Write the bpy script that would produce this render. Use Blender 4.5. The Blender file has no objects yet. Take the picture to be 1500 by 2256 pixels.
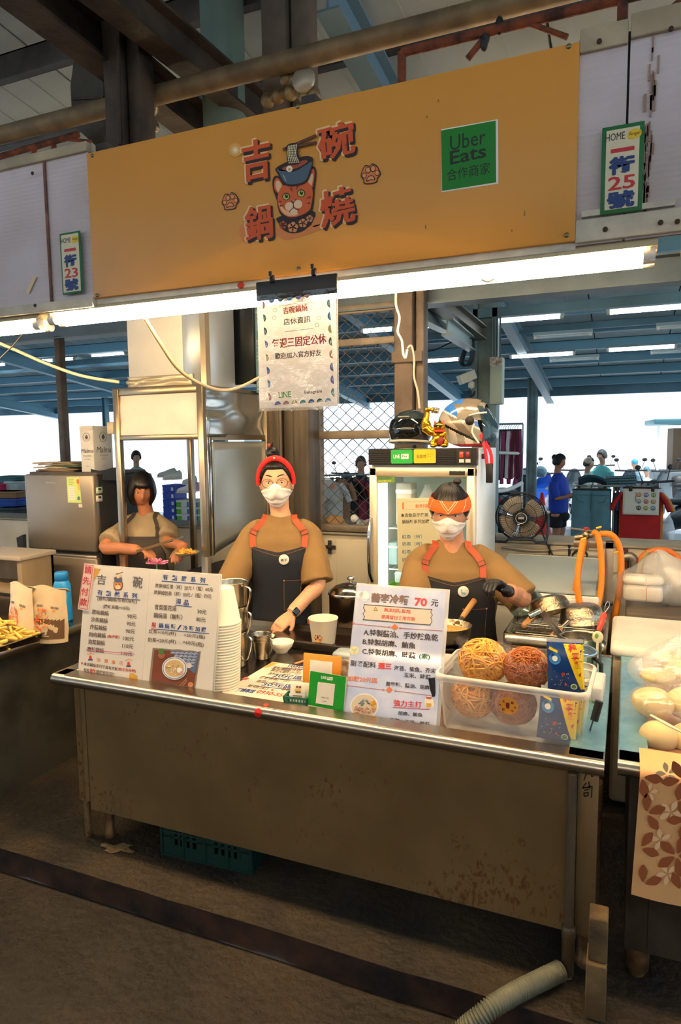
import bpy, math, random
from mathutils import Vector, Matrix, noise
import numpy as np
# ---------------------------------------------------------------- camera, sky, exposure
SC = bpy.context.scene
COL = SC.collection
W, H, F = 1500, 2256, 1489.0
EYE = Vector((0, 0, 1.65))
def cam_rows(yaw, pitch, roll):
 y, p, r = map(math.radians, (yaw, pitch, roll))
 f = Vector((-math.sin(y) * math.cos(p), math.cos(y) * math.cos(p), -math.sin(p)))
 rt = Vector((math.cos(y), math.sin(y), 0)); up = rt.cross(f)
 return rt * math.cos(r) + up * math.sin(r), -rt * math.sin(r) + up * math.cos(r), f
RT, UP, FW = cam_rows(22.94, 5.93, -0.68)
cam = bpy.data.cameras.new('camera'); cam.sensor_fit = 'HORIZONTAL'; cam.sensor_width = 36; cam.lens = F / W * 36
cam.clip_start = .05; cam.clip_end = 200
camera = bpy.data.objects.new('camera', cam); COL.objects.link(camera)
camera.matrix_world = Matrix(((RT.x, UP.x, -FW.x, EYE.x), (RT.y, UP.y, -FW.y, EYE.y), (RT.z, UP.z, -FW.z, EYE.z), (0, 0, 0, 1)))
SC.camera = camera
world = bpy.data.worlds.new('daylight'); SC.world = world; world.use_nodes = True
bg = world.node_tree.nodes['Background']
bg.inputs[0].default_value = (.74, .93, 1.1, 1); bg.inputs[1].default_value = 1.5      # bright hazy noon sky
SC.view_settings.view_transform = 'Standard'; SC.view_settings.look = 'None'
SC.view_settings.gamma = 1; SC.view_settings.use_curve_mapping = False
SC.view_settings.exposure = 0.0
TUBE_W = 85.0        # radiance of the warm stall tubes
sun = bpy.data.lights.new('sun', 'SUN'); sun.energy = 7.0; sun.angle = .01; sun.color = (1, .97, .92)      # high noon sun on the street beyond the hall
sun_o = bpy.data.objects.new('sun', sun); COL.objects.link(sun_o); sun_o.rotation_euler = (math.radians(14), math.radians(12), 0)
# ---------------------------------------------------------------- helpers
PI = math.pi
def ray(px, py): return FW + RT * ((px - 750) / F) - UP * ((py - 1128) / F)
def at(px, py, d): return EYE + ray(px, py) * d
def onX(px, py, x): r = ray(px, py); return EYE + r * ((x - EYE.x) / r.x)
def onY(px, py, y): r = ray(px, py); return EYE + r * ((y - EYE.y) / r.y)
def onZ(px, py, z): r = ray(px, py); return EYE + r * ((z - EYE.z) / r.z)
class Plane:                                     # a board's plane: point o, in-plane axes u (along), v (up), normal n to the front
 def __init__(s, o, u, v):
  s.o = Vector(o); s.u = Vector(u).normalized(); v = Vector(v); s.v = (v - s.u * v.dot(s.u)).normalized(); s.n = s.u.cross(s.v)
  if s.n.y > 0 and abs(s.n.y) > .05: s.n = -s.n
 def hit(s, px, py, lift=0):
  r = ray(px, py); return EYE + r * ((s.o - EYE).dot(s.n) / r.dot(s.n)) + s.n * lift
def lin(c): return c / 12.92 if c <= .04045 else ((c + .055) / 1.055) ** 2.4
def rgb(h):
 if isinstance(h, tuple): return h
 return tuple(lin(int(h[i:i + 2], 16) / 255) for i in (0, 2, 4))
_M = {}
def mat(h, rough=.55, metal=0., emit=0, alpha=1, trans=0, noise_=0, nscale=8, bump=0, bscale=60, h2=None, spec=.5, stretch=None, ior=1.45, contrast=(.35, .65)):
 """procedural material; h2 blends in with noise, stretch makes the grain directional"""
 key = (h, rough, metal, emit, alpha, trans, noise_, nscale, bump, bscale, h2, spec, stretch, ior, contrast)
 if key in _M: return _M[key]
 m = bpy.data.materials.new('surface'); m.use_nodes = True; nt = m.node_tree; b = nt.nodes['Principled BSDF']; N = nt.nodes.new; L = nt.links.new
 c = rgb(h); b.inputs['Base Color'].default_value = (*c, 1); b.inputs['Roughness'].default_value = rough; b.inputs['Metallic'].default_value = metal
 b.inputs['Specular IOR Level'].default_value = spec; b.inputs['IOR'].default_value = ior
 if emit: b.inputs['Emission Color'].default_value = (*c, 1); b.inputs['Emission Strength'].default_value = emit
 if alpha < 1: b.inputs['Alpha'].default_value = alpha
 if trans: b.inputs['Transmission Weight'].default_value = trans
 if noise_ or bump:
  tc = N('ShaderNodeTexCoord'); mp = N('ShaderNodeMapping'); L(tc.outputs['Object'], mp.inputs[0])
  if stretch: mp.inputs['Scale'].default_value = stretch
 if noise_:
  n = N('ShaderNodeTexNoise'); n.inputs['Scale'].default_value = nscale; n.inputs['Detail'].default_value = 6; L(mp.outputs[0], n.inputs[0])
  cr = N('ShaderNodeValToRGB'); c2 = rgb(h2) if h2 else tuple(x * (1 - noise_) for x in c)
  cr.color_ramp.elements[0].position = contrast[0]; cr.color_ramp.elements[1].position = contrast[1]
  cr.color_ramp.elements[0].color = (*c2, 1); cr.color_ramp.elements[1].color = (*c, 1)
  L(n.outputs[0], cr.inputs[0]); L(cr.outputs[0], b.inputs['Base Color'])
 if bump:
  n = N('ShaderNodeTexNoise'); n.inputs['Scale'].default_value = bscale; n.inputs['Detail'].default_value = 4; L(mp.outputs[0], n.inputs[0])
  bp = N('ShaderNodeBump'); bp.inputs['Strength'].default_value = min(1, bump); bp.inputs['Distance'].default_value = .01 * max(1, bump); L(n.outputs[0], bp.inputs['Height']); L(bp.outputs[0], b.inputs['Normal'])
 _M[key] = m; return m
def film(h='ffffff', gloss=.14, diff=.05, rough=.12, bump=.5, bscale=18):
 key = ('film', h, gloss, diff, rough, bump, bscale)
 if key in _M: return _M[key]
 m = bpy.data.materials.new('clear_film'); m.use_nodes = True; nt = m.node_tree; nt.nodes.clear(); N = nt.nodes.new; L = nt.links.new
 o = N('ShaderNodeOutputMaterial'); tr = N('ShaderNodeBsdfTransparent'); gl = N('ShaderNodeBsdfGlossy'); df = N('ShaderNodeBsdfDiffuse'); a = N('ShaderNodeMixShader'); b = N('ShaderNodeMixShader')
 df.inputs[0].default_value = (*rgb(h), 1); gl.inputs['Roughness'].default_value = rough; a.inputs[0].default_value = gloss; b.inputs[0].default_value = diff
 L(tr.outputs[0], b.inputs[1]); L(df.outputs[0], b.inputs[2]); L(b.outputs[0], a.inputs[1]); L(gl.outputs[0], a.inputs[2]); L(a.outputs[0], o.inputs[0])
 if bump:
  tc = N('ShaderNodeTexCoord'); n = N('ShaderNodeTexNoise'); n.inputs['Scale'].default_value = bscale; n.inputs['Detail'].default_value = 5; L(tc.outputs['Object'], n.inputs[0])
  bp = N('ShaderNodeBump'); bp.inputs['Strength'].default_value = bump; bp.inputs['Distance'].default_value = .02; L(n.outputs[0], bp.inputs['Height']); L(bp.outputs[0], gl.inputs['Normal'])
 _M[key] = m; return m
def paper(h, tr=.4, rough=.5):                          # sheet that lets light through from behind
 m = bpy.data.materials.new('paper'); m.use_nodes = True; nt = m.node_tree; b = nt.nodes['Principled BSDF']; N = nt.nodes.new; L = nt.links.new; o = nt.nodes['Material Output']
 b.inputs['Base Color'].default_value = (*rgb(h), 1); b.inputs['Roughness'].default_value = rough; t = N('ShaderNodeBsdfTranslucent'); t.inputs[0].default_value = (*rgb(h), 1); x = N('ShaderNodeMixShader'); x.inputs[0].default_value = tr
 L(b.outputs[0], x.inputs[1]); L(t.outputs[0], x.inputs[2]); L(x.outputs[0], o.inputs[0]); return m
class MB:
 def __init__(s): s.v = []; s.f = []; s.mi = []; s.sm = []
 def add(s, vs, fs, mi=0, smooth=False):
  o = len(s.v); s.v += [Vector(v) for v in vs]
  for f in fs: s.f.append([i + o for i in f]); s.mi.append(mi); s.sm.append(smooth)
  return s
 def box(s, a, b, M=None, mi=0, bev=0):
  (x0, y0, z0), (x1, y1, z1) = a, b
  x0, x1 = min(x0, x1), max(x0, x1); y0, y1 = min(y0, y1), max(y0, y1); z0, z1 = min(z0, z1), max(z0, z1)
  if bev <= 0:
   vs = [(x, y, z) for x in (x0, x1) for y in (y0, y1) for z in (z0, z1)]
   fs = [(0, 1, 3, 2), (4, 6, 7, 5), (0, 4, 5, 1), (2, 3, 7, 6), (0, 2, 6, 4), (1, 5, 7, 3)]
   if M: vs = [M @ Vector(v) for v in vs]
   return s.add(vs, fs, mi)
  e = min(bev, (x1 - x0) / 2.01, (y1 - y0) / 2.01, (z1 - z0) / 2.01); rings = []
  for z, k in ((z0, e), (z0 + e * .3, e * .3), (z0 + e, 0), (z1 - e, 0), (z1 - e * .3, e * .3), (z1, e)):
   X0, X1, Y0, Y1 = x0 + k, x1 - k, y0 + k, y1 - k; r = []
   for cx, cy, a0 in ((X1 - e, Y1 - e, 0), (X0 + e, Y1 - e, 1), (X0 + e, Y0 + e, 2), (X1 - e, Y0 + e, 3)):
    for j in range(3): t = (a0 + j / 2) * PI / 2; r.append((cx + e * math.cos(t), cy + e * math.sin(t), z))
   rings.append(r)
  if M: rings = [[M @ Vector(v) for v in r] for r in rings]
  return s.loft(rings, mi=mi, smooth=True)
 def loft(s, rings, closed=True, cap=True, mi=0, smooth=True):
  n = len(rings[0]); vs = [v for r in rings for v in r]; fs = []
  for i in range(len(rings) - 1):
   for j in range(n if closed else n - 1):
    k = (j + 1) % n; fs.append((i * n + j, i * n + k, (i + 1) * n + k, (i + 1) * n + j))
  s.add(vs, fs, mi, smooth)
  if cap and closed: s.add(rings[0], [tuple(reversed(range(n)))], mi); s.add(rings[-1], [tuple(range(n))], mi)
  return s
 def tube(s, pts, r, n=8, mi=0, cap=True, smooth=True, flat=1.):
  pts = [Vector(p) for p in pts]; rr = r if isinstance(r, (list, tuple)) else [r] * len(pts); rings = []; nrm = None
  for i, p in enumerate(pts):
   t = (pts[min(i + 1, len(pts) - 1)] - pts[max(i - 1, 0)]); t = t.normalized() if t.length > 1e-9 else Vector((0, 0, 1))
   if nrm is None: nrm = t.orthogonal().normalized() if abs(t.z) > .9 else Vector((0, 0, 1)).cross(t).normalized()
   nrm = (nrm - t * nrm.dot(t)).normalized(); b = t.cross(nrm)
   rings.append([p + (nrm * math.cos(2 * PI * j / n) + b * math.sin(2 * PI * j / n) * flat) * rr[i] for j in range(n)])
  return s.loft(rings, True, cap, mi, smooth)
 def beam(s, a, b, w, h, mi=0, up=(0, 0, 1)):     # rectangular bar from a to b
  a, b = Vector(a), Vector(b); t = (b - a).normalized(); u = Vector(up); x = t.cross(u)
  x = x.normalized() if x.length > 1e-4 else Vector((1, 0, 0)); z = x.cross(t); x *= w / 2; z *= h / 2
  vs = [p + i * x + j * z for p in (a, b) for i, j in ((-1, -1), (1, -1), (1, 1), (-1, 1))]
  return s.add(vs, [(0, 1, 2, 3), (7, 6, 5, 4), (0, 4, 5, 1), (1, 5, 6, 2), (2, 6, 7, 3), (3, 7, 4, 0)], mi)
 def ibeam(s, a, b, w, h, t=.012, mi=0):
  a, b = Vector(a), Vector(b); d = (b - a).normalized(); x = d.cross(Vector((0, 0, 1))).normalized(); z = x.cross(d)
  for k in (-1, 1): s.beam(a + z * k * (h - t) / 2, b + z * k * (h - t) / 2, w, t, mi)
  return s.beam(a, b, t, h - 2 * t, mi)
 def lathe(s, prof, n=24, M=None, mi=0, smooth=True, cap=False, sx=1, sy=1):
  rings = [[(r * math.cos(2 * PI * j / n) * sx, r * math.sin(2 * PI * j / n) * sy, z) for j in range(n)] for r, z in prof]
  if M: rings = [[M @ Vector(v) for v in r] for r in rings]
  return s.loft(rings, True, cap, mi, smooth)
 def prism(s, poly, h, M=None, mi=0):             # poly in local xz, extruded along +y by h
  n = len(poly); vs = [(x, 0, z) for x, z in poly] + [(x, h, z) for x, z in poly]
  if M: vs = [M @ Vector(v) for v in vs]
  return s.add(vs, [tuple(range(n)), tuple(reversed(range(n, 2 * n)))] + [(i, i + n, (i + 1) % n + n, (i + 1) % n) for i in range(n)], mi)
 def ball(s, c, r, nu=12, nv=8, mi=0, M=None):
  r = (r, r, r) if not isinstance(r, tuple) else r; c = Vector(c); rings = []
  for i in range(nv + 1):
   t = PI * (i + .0) / nv; t = min(max(t, .02), PI - .02)
   rings.append([Vector((r[0] * math.sin(t) * math.cos(2 * PI * j / nu), r[1] * math.sin(t) * math.sin(2 * PI * j / nu), -r[2] * math.cos(t))) for j in range(nu)])
  if M: rings = [[M @ v for v in q] for q in rings]
  return s.loft([[v + c for v in q] for q in rings], mi=mi)
 def grid(s, nu, nv, fn, mi=0, smooth=True, closed=False):
  vs = [fn(i / nu, j / nv) for j in range(nv + 1) for i in range(nu + 1)]
  return s.add(vs, [(j * (nu + 1) + i, j * (nu + 1) + i + 1, (j + 1) * (nu + 1) + i + 1, (j + 1) * (nu + 1) + i) for j in range(nv) for i in range(nu)], mi, smooth)
 def mesh(s, inv=None):
  me = bpy.data.meshes.new('shape'); me.from_pydata([tuple(inv @ v) if inv else tuple(v) for v in s.v], [], s.f)
  me.polygons.foreach_set('material_index', s.mi); me.polygons.foreach_set('use_smooth', s.sm); me.update(); return me
 def build(s, name, m, parent=None, local=False, solid=0, label=None, kind=None):
  inv = None
  if parent is not None and not local: inv = WM[parent.name].inverted()
  return link(name, s.mesh(inv), m, parent, solid, label, kind)
WM = {}
def link(name, me, m, parent=None, solid=0, label=None, kind=None):
 for k in (m if isinstance(m, (list, tuple)) else [m]): me.materials.append(k)
 o = bpy.data.objects.new(name, me); COL.objects.link(o)
 if parent is not None: o.parent = parent
 WM[o.name] = WM[parent.name] if parent is not None else Matrix()
 if solid: sm = o.modifiers.new('thickness', 'SOLIDIFY'); sm.thickness = solid; sm.offset = 0
 if label: o['label'] = label
 if kind: o['kind'] = kind
 return o
def tag(o, label=None, cat=None, group=None, kind=None):
 for k, v in (('label', label), ('category', cat), ('group', group), ('kind', kind)):
  if v: o[k] = v
 return o
def thing(name, label, cat, loc=(0, 0, 0), rz=0, group=None, rot=None):
 o = bpy.data.objects.new(name, None); o.empty_display_size = .05; COL.objects.link(o)
 o.location = loc; o.rotation_euler = rot if rot else (0, 0, rz)
 R = o.rotation_euler.to_matrix().to_4x4(); WM[o.name] = Matrix.Translation(Vector(loc)) @ R
 return tag(o, label, cat, group)
def struct(name, mb, m, label=None): return tag(mb.build(name, m), label, None, None, 'structure')
def dup(o, loc=None, rot=None, parent=None, label=None):
 c = o.copy(); COL.objects.link(c)
 if parent is not None: c.parent = parent
 if loc is not None: c.location = loc
 if rot is not None: c.rotation_euler = rot
 if label: c['label'] = label
 for k in list(o.children): dup(k, parent=c)
 return c
def chain(pts, n=6, closed=False):                   # Catmull-Rom through the points
 P = [Vector(p) for p in pts]; out = []; m = len(P)
 for i in range(m if closed else m - 1):
  g = (lambda k: P[k % m]) if closed else (lambda k: P[min(max(k, 0), m - 1)])
  a, b, c, d = g(i - 1), g(i), g(i + 1), g(i + 2)
  for j in range(n):
   t = j / n; out.append(.5 * ((2 * b) + (c - a) * t + (2 * a - 5 * b + 4 * c - d) * t * t + (3 * b - a - 3 * c + d) * t ** 3))
 if not closed: out.append(P[-1])
 return out
TS = bpy.data.scenes.new('workbench')               # scratch scene for evaluating modifiers and text, removed at the end
def scratch_graph():
 with bpy.context.temp_override(scene=TS, view_layer=TS.view_layers[0]): dg = bpy.context.evaluated_depsgraph_get(); dg.update(); return dg
def remesh(mb, vox, smooth=4):                       # weld overlapping closed pieces into one continuous skin
 me = mb.mesh(); o = bpy.data.objects.new('tmp', me); TS.collection.objects.link(o)
 r = o.modifiers.new('r', 'REMESH'); r.mode = 'VOXEL'; r.voxel_size = vox; r.use_smooth_shade = True
 if smooth: q = o.modifiers.new('s', 'SMOOTH'); q.iterations = smooth; q.factor = .5
 dg = scratch_graph()
 out = bpy.data.meshes.new_from_object(o.evaluated_get(dg)); bpy.data.objects.remove(o); bpy.data.meshes.remove(me)
 for p in out.polygons: p.use_smooth = True
 return out
def put(name, me, m, parent, label=None, inv=True):  # link a world-space mesh under a thing
 if parent is not None and inv: me.transform(WM[parent.name].inverted())
 return link(name, me, m, parent, 0, label)
# printed matter: lettering and flat shapes on a board's plane, placed by where they stand on the board
_T = {}
def glyphs(body, bold):
 k = (body, bold)
 if k not in _T:
  c = bpy.data.curves.new('t', 'FONT'); c.body = body; c.size = 1; c.offset = bold; c.resolution_u = 2
  o = bpy.data.objects.new('t', c); TS.collection.objects.link(o)
  dg = scratch_graph(); me = bpy.data.meshes.new_from_object(o.evaluated_get(dg))
  vs = [v.co.copy() for v in me.vertices]; fs = [list(p.vertices) for p in me.polygons]
  bpy.data.objects.remove(o); bpy.data.curves.remove(c); bpy.data.meshes.remove(me); _T[k] = (vs, fs)
 return _T[k]
class Print:
 """collects flat print for one board; colours become material slots of one 'lettering' mesh"""
 def __init__(s, plane, lift=.0012): s.p = plane; s.mb = MB(); s.m = []; s.lift = lift; s.k = 0
 def _mi(s, h, **kw):
  m = h if isinstance(h, bpy.types.Material) else mat(h, kw.get('rough', .5))
  if m not in s.m: s.m.append(m)
  return s.m.index(m)
 def text(s, body, a, b, h, col, bold=.012, k=0, slant=0):     # a, b: photo points of the text's lower left / lower right; h: height in photo px
  extra = max(0, bold - .014); vs, fs = glyphs(body, min(bold, .014))
  if not vs: return
  x0 = min(v.x for v in vs); x1 = max(v.x for v in vs); y0 = min(v.y for v in vs); y1 = max(v.y for v in vs)
  A = s.p.hit(*a); B = s.p.hit(*b); U = B - A; w = U.length; U.normalize()
  V = s.p.v - U * s.p.v.dot(U); V.normalize()
  up = s.p.hit(a[0], a[1] - h) - A; hh = up.dot(V)
  lift = s.lift + k * .0004; n = len(body); em = w / max(1, n) * extra * .9
  shifts = [(0, 0)] if not extra else [(em, 0), (-em, 0)] if extra < .03 else [(em * math.cos(q * PI / 4), em * math.sin(q * PI / 4)) for q in range(8)]
  for i_, (dx, dy) in enumerate(shifts): s.mb.add([s.p.n * (i_ * 2e-5) + U * dx + V * dy + A + U * ((v.x - x0) / (x1 - x0) * w + slant * (v.y - y0) / (y1 - y0) * hh) + V * ((v.y - y0) / (y1 - y0) * hh) + s.p.n * lift for v in vs], fs, s._mi(col))
 def poly(s, pts, col, k=0, curve=0):
  if curve: pts = [(p.x, p.y) for p in chain([(x, y, 0) for x, y in pts], curve, True)]
  P = [s.p.hit(x, y, s.lift + k * .0004) for x, y in pts]
  s.mb.add(P, [list(range(len(P)))], s._mi(col))
 def disc(s, c, r, col, k=0, n=24, sy=1, a0=0, a1=2 * PI):
  s.poly([(c[0] + r * math.cos(a0 + (a1 - a0) * i / n), c[1] + r * sy * math.sin(a0 + (a1 - a0) * i / n)) for i in range(n)], col, k)
 def line(s, pts, w, col, k=0, curve=0):
  if curve: pts = [(p.x, p.y) for p in chain([(x, y, 0) for x, y in pts], curve)]
  for (x0, y0), (x1, y1) in zip(pts, pts[1:]):
   dx, dy = x1 - x0, y1 - y0; l = math.hypot(dx, dy) or 1; nx, ny = -dy / l * w / 2, dx / l * w / 2; ex, ey = dx / l * w * .25, dy / l * w * .25
   s.poly([(x0 + nx - ex, y0 + ny - ey), (x1 + nx + ex, y1 + ny + ey), (x1 - nx + ex, y1 - ny + ey), (x0 - nx - ex, y0 - ny - ey)], col, k)
 def ring(s, c, r, w, col, k=0, sy=1, n=20):
  s.line([(c[0] + r * math.cos(2 * PI * i / n), c[1] + r * sy * math.sin(2 * PI * i / n)) for i in range(n + 1)], w, col, k)
 def build(s, parent, name='lettering'):
  if s.mb.v: return s.mb.build(name, s.m, parent)
random.seed(7)
# ---------------------------------------------------------------- materials used often
STEEL = mat('a09a90', .32, 1., noise_=1, nscale=14, h2='857d72', stretch=(1, 1, .15), bump=.08, bscale=220)
STEEL_FRONT = mat('8d7450', .45, .5, noise_=1, nscale=3, h2='745c3b', contrast=(.25, .75), bump=.05, bscale=160)
def rust_specks(m):                                    # rust freckles gathered in loose clouds
 nt = m.node_tree; N = nt.nodes.new; L = nt.links.new; b = nt.nodes['Principled BSDF']; src = b.inputs['Base Color'].links[0].from_socket
 tc = N('ShaderNodeTexCoord'); a = N('ShaderNodeTexNoise'); a.inputs['Scale'].default_value = 85; a.inputs['Detail'].default_value = 3; c = N('ShaderNodeTexNoise'); c.inputs['Scale'].default_value = 2.6; c.inputs['Detail'].default_value = 3
 mp = N('ShaderNodeMapping'); mp.inputs['Scale'].default_value = (1, 1, .55); L(tc.outputs['Object'], mp.inputs[0]); L(mp.outputs[0], a.inputs[0]); L(tc.outputs['Object'], c.inputs[0])
 mu = N('ShaderNodeMath'); mu.operation = 'MULTIPLY'; L(a.outputs[0], mu.inputs[0]); L(c.outputs[0], mu.inputs[1])
 cr = N('ShaderNodeValToRGB'); cr.color_ramp.elements[0].position = .33; cr.color_ramp.elements[1].position = .42; cr.color_ramp.elements[0].color = (0, 0, 0, 1); cr.color_ramp.elements[1].color = (.75, .75, .75, 1); L(mu.outputs[0], cr.inputs[0])
 mx = N('ShaderNodeMix'); mx.data_type = 'RGBA'; L(cr.outputs[0], mx.inputs[0]); L(src, mx.inputs[6]); mx.inputs[7].default_value = (*rgb('6a3a1c'), 1); L(mx.outputs[2], b.inputs['Base Color'])
rust_specks(STEEL_FRONT)
STEEL_RIM = mat('b0a594', .27, 1., bump=.04, bscale=200)
STEEL_TOP = mat('8f8a84', .22, 1., noise_=1, nscale=6, h2='75706a', bump=.03, bscale=90)
CHROME = mat('c4c1ba', .12, 1.)
ALUM = mat('c9c6be', .3, 1., bump=.1, bscale=120)
DARK_STEEL = mat('4a3d31', .6, .35, noise_=1, nscale=7, h2='2b231d', bump=.35, bscale=40)
BROWN_STEEL = mat('6b5c4e', .55, .3, noise_=1, nscale=5, h2='4c4036', bump=.2, bscale=50)
RUST = mat('7a4026', .85, 0, noise_=1, nscale=18, h2='3a2118', bump=.5, bscale=60)
GREYGREEN = mat('7d979b', .55, .1, noise_=1, nscale=3, h2='5b6a6c')
HALL = mat('5f8494', .6, .1, noise_=1, nscale=2, h2='4c6c7a')
BLACK = mat('141313', .5)
CONC = mat('3b2e1c', .7, 0, noise_=1, nscale=2.6, h2='150f08', bump=1.5, bscale=35, contrast=(.36, .66))
TUBE_FAR = mat((1.0, .76, .46), .4, emit=36.0)
TUBE_ON = mat((1.0, .73, .40), .4, emit=TUBE_W)
TUBE_COOL = mat((.85, .97, 1.0), .4, emit=11.0)
WHITE_PLASTIC = mat('d9d5cb', .4)
CREAM = mat('d2c7b0', .7, noise_=1, nscale=3, h2='b5a68b', bump=.25, bscale=25, contrast=(.2, .7))
SKIN = mat('c98d68', .5, noise_=.12, nscale=20)
SKIN_PALE = mat('d8a27c', .5, noise_=.1, nscale=20)
# ---------------------------------------------------------------- floor, kerb, walls
YF = 2.03; ZC = .705; YK = 1.87; YB = 4.6; ZS = .96
g = MB().grid(60, 40, lambda u, v: (-9 + 15 * u, -6 + (YK + 6) * v, -.1 + .006 * noise.noise((u * 30, v * 22, 0))))
struct('ground', g, mat('32271a', .7, 0, noise_=1, nscale=1.8, h2='171008', bump=1.6, bscale=28, contrast=(.36, .66)))
def kerb_edge(x): return YK + .012 * noise.noise((x * 2.3, 1, 0)) + .006 * noise.noise((x * 9, 4, 0))
fl = MB()
fl.grid(150, 1, lambda u, v: (-9 + 15 * u, (kerb_edge(-9 + 15 * u) if v < .5 else 4.75), 0), smooth=False)
fl.grid(150, 2, lambda u, v: (-9 + 15 * u, kerb_edge(-9 + 15 * u) - .012 * (1 - v) * noise.noise((u * 200, v * 3, 2)), -.13 + .13 * v), mi=1, smooth=False)
struct('floor', fl, [CONC, mat('402514', .85, 0, noise_=1, nscale=9, h2='110905', bump=.8, bscale=25, contrast=(.35, .65))])
hf = MB(); hf.grid(20, 20, lambda u, v: (-26 + 44 * u, 4.7 + 8.4 * v, -.02))
struct('floor_hall', hf, mat('8f9a9c', .35, 0, noise_=1, nscale=.6, h2='74807f'))
struct('road', MB().grid(10, 10, lambda u, v: (-60 + 100 * u, 13.1 + 70 * v, -.03)), mat('e2e5e6', .8, noise_=.1, nscale=.8))
bw = MB(); bw.box((-9, YB, 0), (5, YB + .12, ZS), bev=.006)
bw.box((-.9, YB - .012, .80), (5, YB, .835)); bw.box((-.9, YB - .008, .45), (5, YB, .72))
struct('wall_back', bw, CREAM)
tag(MB().box((-9, YB - .02, ZS), (5, YB + .34, ZS + .018), bev=.006).build('trim_1', mat('8d8878', .6, noise_=.3, nscale=6)), None, None, None, 'structure')
struct('beam', MB().ibeam((-14, YB + .06, 2.66), (6, YB + .06, 2.66), .16, .17), mat('5d6a70', .5, .2, noise_=.25, nscale=4))
struct('beam', MB().box((-14, 8.9, 2.98), (6, 8.96, 3.06)), HALL)
# columns
def column(x0, x1, y0, y1, z0, z1, m, flange=.02, name='column', label=None):
 mb = MB(); mb.box((x0, y0, z0), (x0 + flange, y1, z1)); mb.box((x1 - flange, y0, z0), (x1, y1, z1)); ym = (y0 + y1) / 2
 mb.box((x0 + flange, ym - .012, z0), (x1 - flange, ym + .012, z1)); return struct(name, mb, m, label)
pa = onY(872, 900, 4.5).x; pb = onY(934, 900, 4.5).x
mb = MB(); mb.box((pa, 4.46, 0), (pa + .13, 4.6, 4), bev=.008); mb.box((pa + .145, 4.49, 0), (pb, 4.6, 4), bev=.006)
mb.box((pa - .01, 4.44, 2.18), (pb, 4.47, 2.25))
struct('column', mb, BROWN_STEEL, 'brown steel column between the window grille and the open sill')
qa = onY(592, 1000, 4.45).x; qb = onY(686, 1000, 4.45).x; w_ = qb - qa
mb = MB(); mb.box((qa, 4.42, 0), (qa + w_ * .3, 4.6, 4.1), bev=.01); mb.box((qa + w_ * .34, 4.46, 0), (qa + w_ * .62, 4.6, 4.1), bev=.01)
mb.box((qa + w_ * .66, 4.40, 0), (qb, 4.6, 4.1), bev=.01); mb.tube([(qa + w_ * .32, 4.43, 0), (qa + w_ * .32, 4.43, 4.1)], .014); mb.tube([(qa + w_ * .64, 4.43, 0), (qa + w_ * .64, 4.43, 4.1)], .012)
struct('column', mb, mat('6d6153', .5, .4, noise_=1, nscale=6, h2='50473c', stretch=(3, 3, .3)), 'ribbed grey steel column behind the person with the red headband')
lp = onY(129, 850, YB).x
mb = MB(); mb.box((lp - .03, YB, ZS), (lp + .03, YB + .07, 2.6), bev=.005)
struct('column', mb, BROWN_STEEL, 'thin brown post above the two-door fridge')
def post_px(px, y, w, m, z1, label, z0=-.02, dpt=.12):
 x = onY(px, 900, y).x; mb = MB(); mb.box((x - w / 2, y, z0), (x - w / 2 + w * .2, y + dpt, z1)); mb.box((x + w / 2 - w * .2, y, z0), (x + w / 2, y + dpt, z1)); mb.box((x - w * .3, y + dpt * .3, z0), (x + w * .3, y + dpt * .7, z1))
 return struct('column', mb, m, label), x
post_px(1066, 6.9, .24, GREYGREEN, 3.45, 'grey-green hall column carrying a camera and a control box', dpt=.2)
post_px(1172, 12.2, .17, GREYGREEN, 2.75, 'thin hall column at the bright edge of the roof')
post_px(480, 12.2, .3, GREYGREEN, 2.75, 'hall column at the bright edge seen through the steel frame')
post_px(228, 12.2, .1, HALL, 2.75, 'thin hall column seen above the printed carton')
# ---------------------------------------------------------------- grille window
wx0 = onY(692, 1000, YB).x; wx1 = pa + .01; zt = 2.62
wf = MB()
for z, h in ((zt - .03, .06), (2.36, .05), (1.70, .06), (1.01, .05)): wf.box((wx0, YB, z - h / 2), (wx1, YB + .06, z + h / 2), bev=.004)
wf.box((wx0, YB - .005, ZS), (wx0 + .05, YB + .07, zt)); wf.box((wx1 - .04, YB, ZS), (wx1, YB + .06, zt))
win = tag(wf.build('window_1', mat('8a7d6c', .55, .3, noise_=.3, nscale=8)), None, None, None, 'structure')
la = MB(); x_a, x_b = wx0 + .05, wx1 - .04
for z0, z1 in ((1.04, 1.67), (1.73, 2.335), (2.385, 2.56)):
 nx = max(2, round((x_b - x_a) / .05)); dx = (x_b - x_a) / nx; nz = max(2, 2 * round((z1 - z0) / .084)); dz = (z1 - z0) / nz
 for i in range(nx):
  s_ = 1 if i % 2 else -1; la.tube([(x_a + dx * (i + .5) + s_ * (1 if j % 2 else -1) * dx / 2, YB + .03 + .004 * s_, z0 + dz * j) for j in range(nz + 1)], .0036, 5)
la.build('lattice', mat('5b5148', .5, .5), win, kind='stuff')
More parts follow.
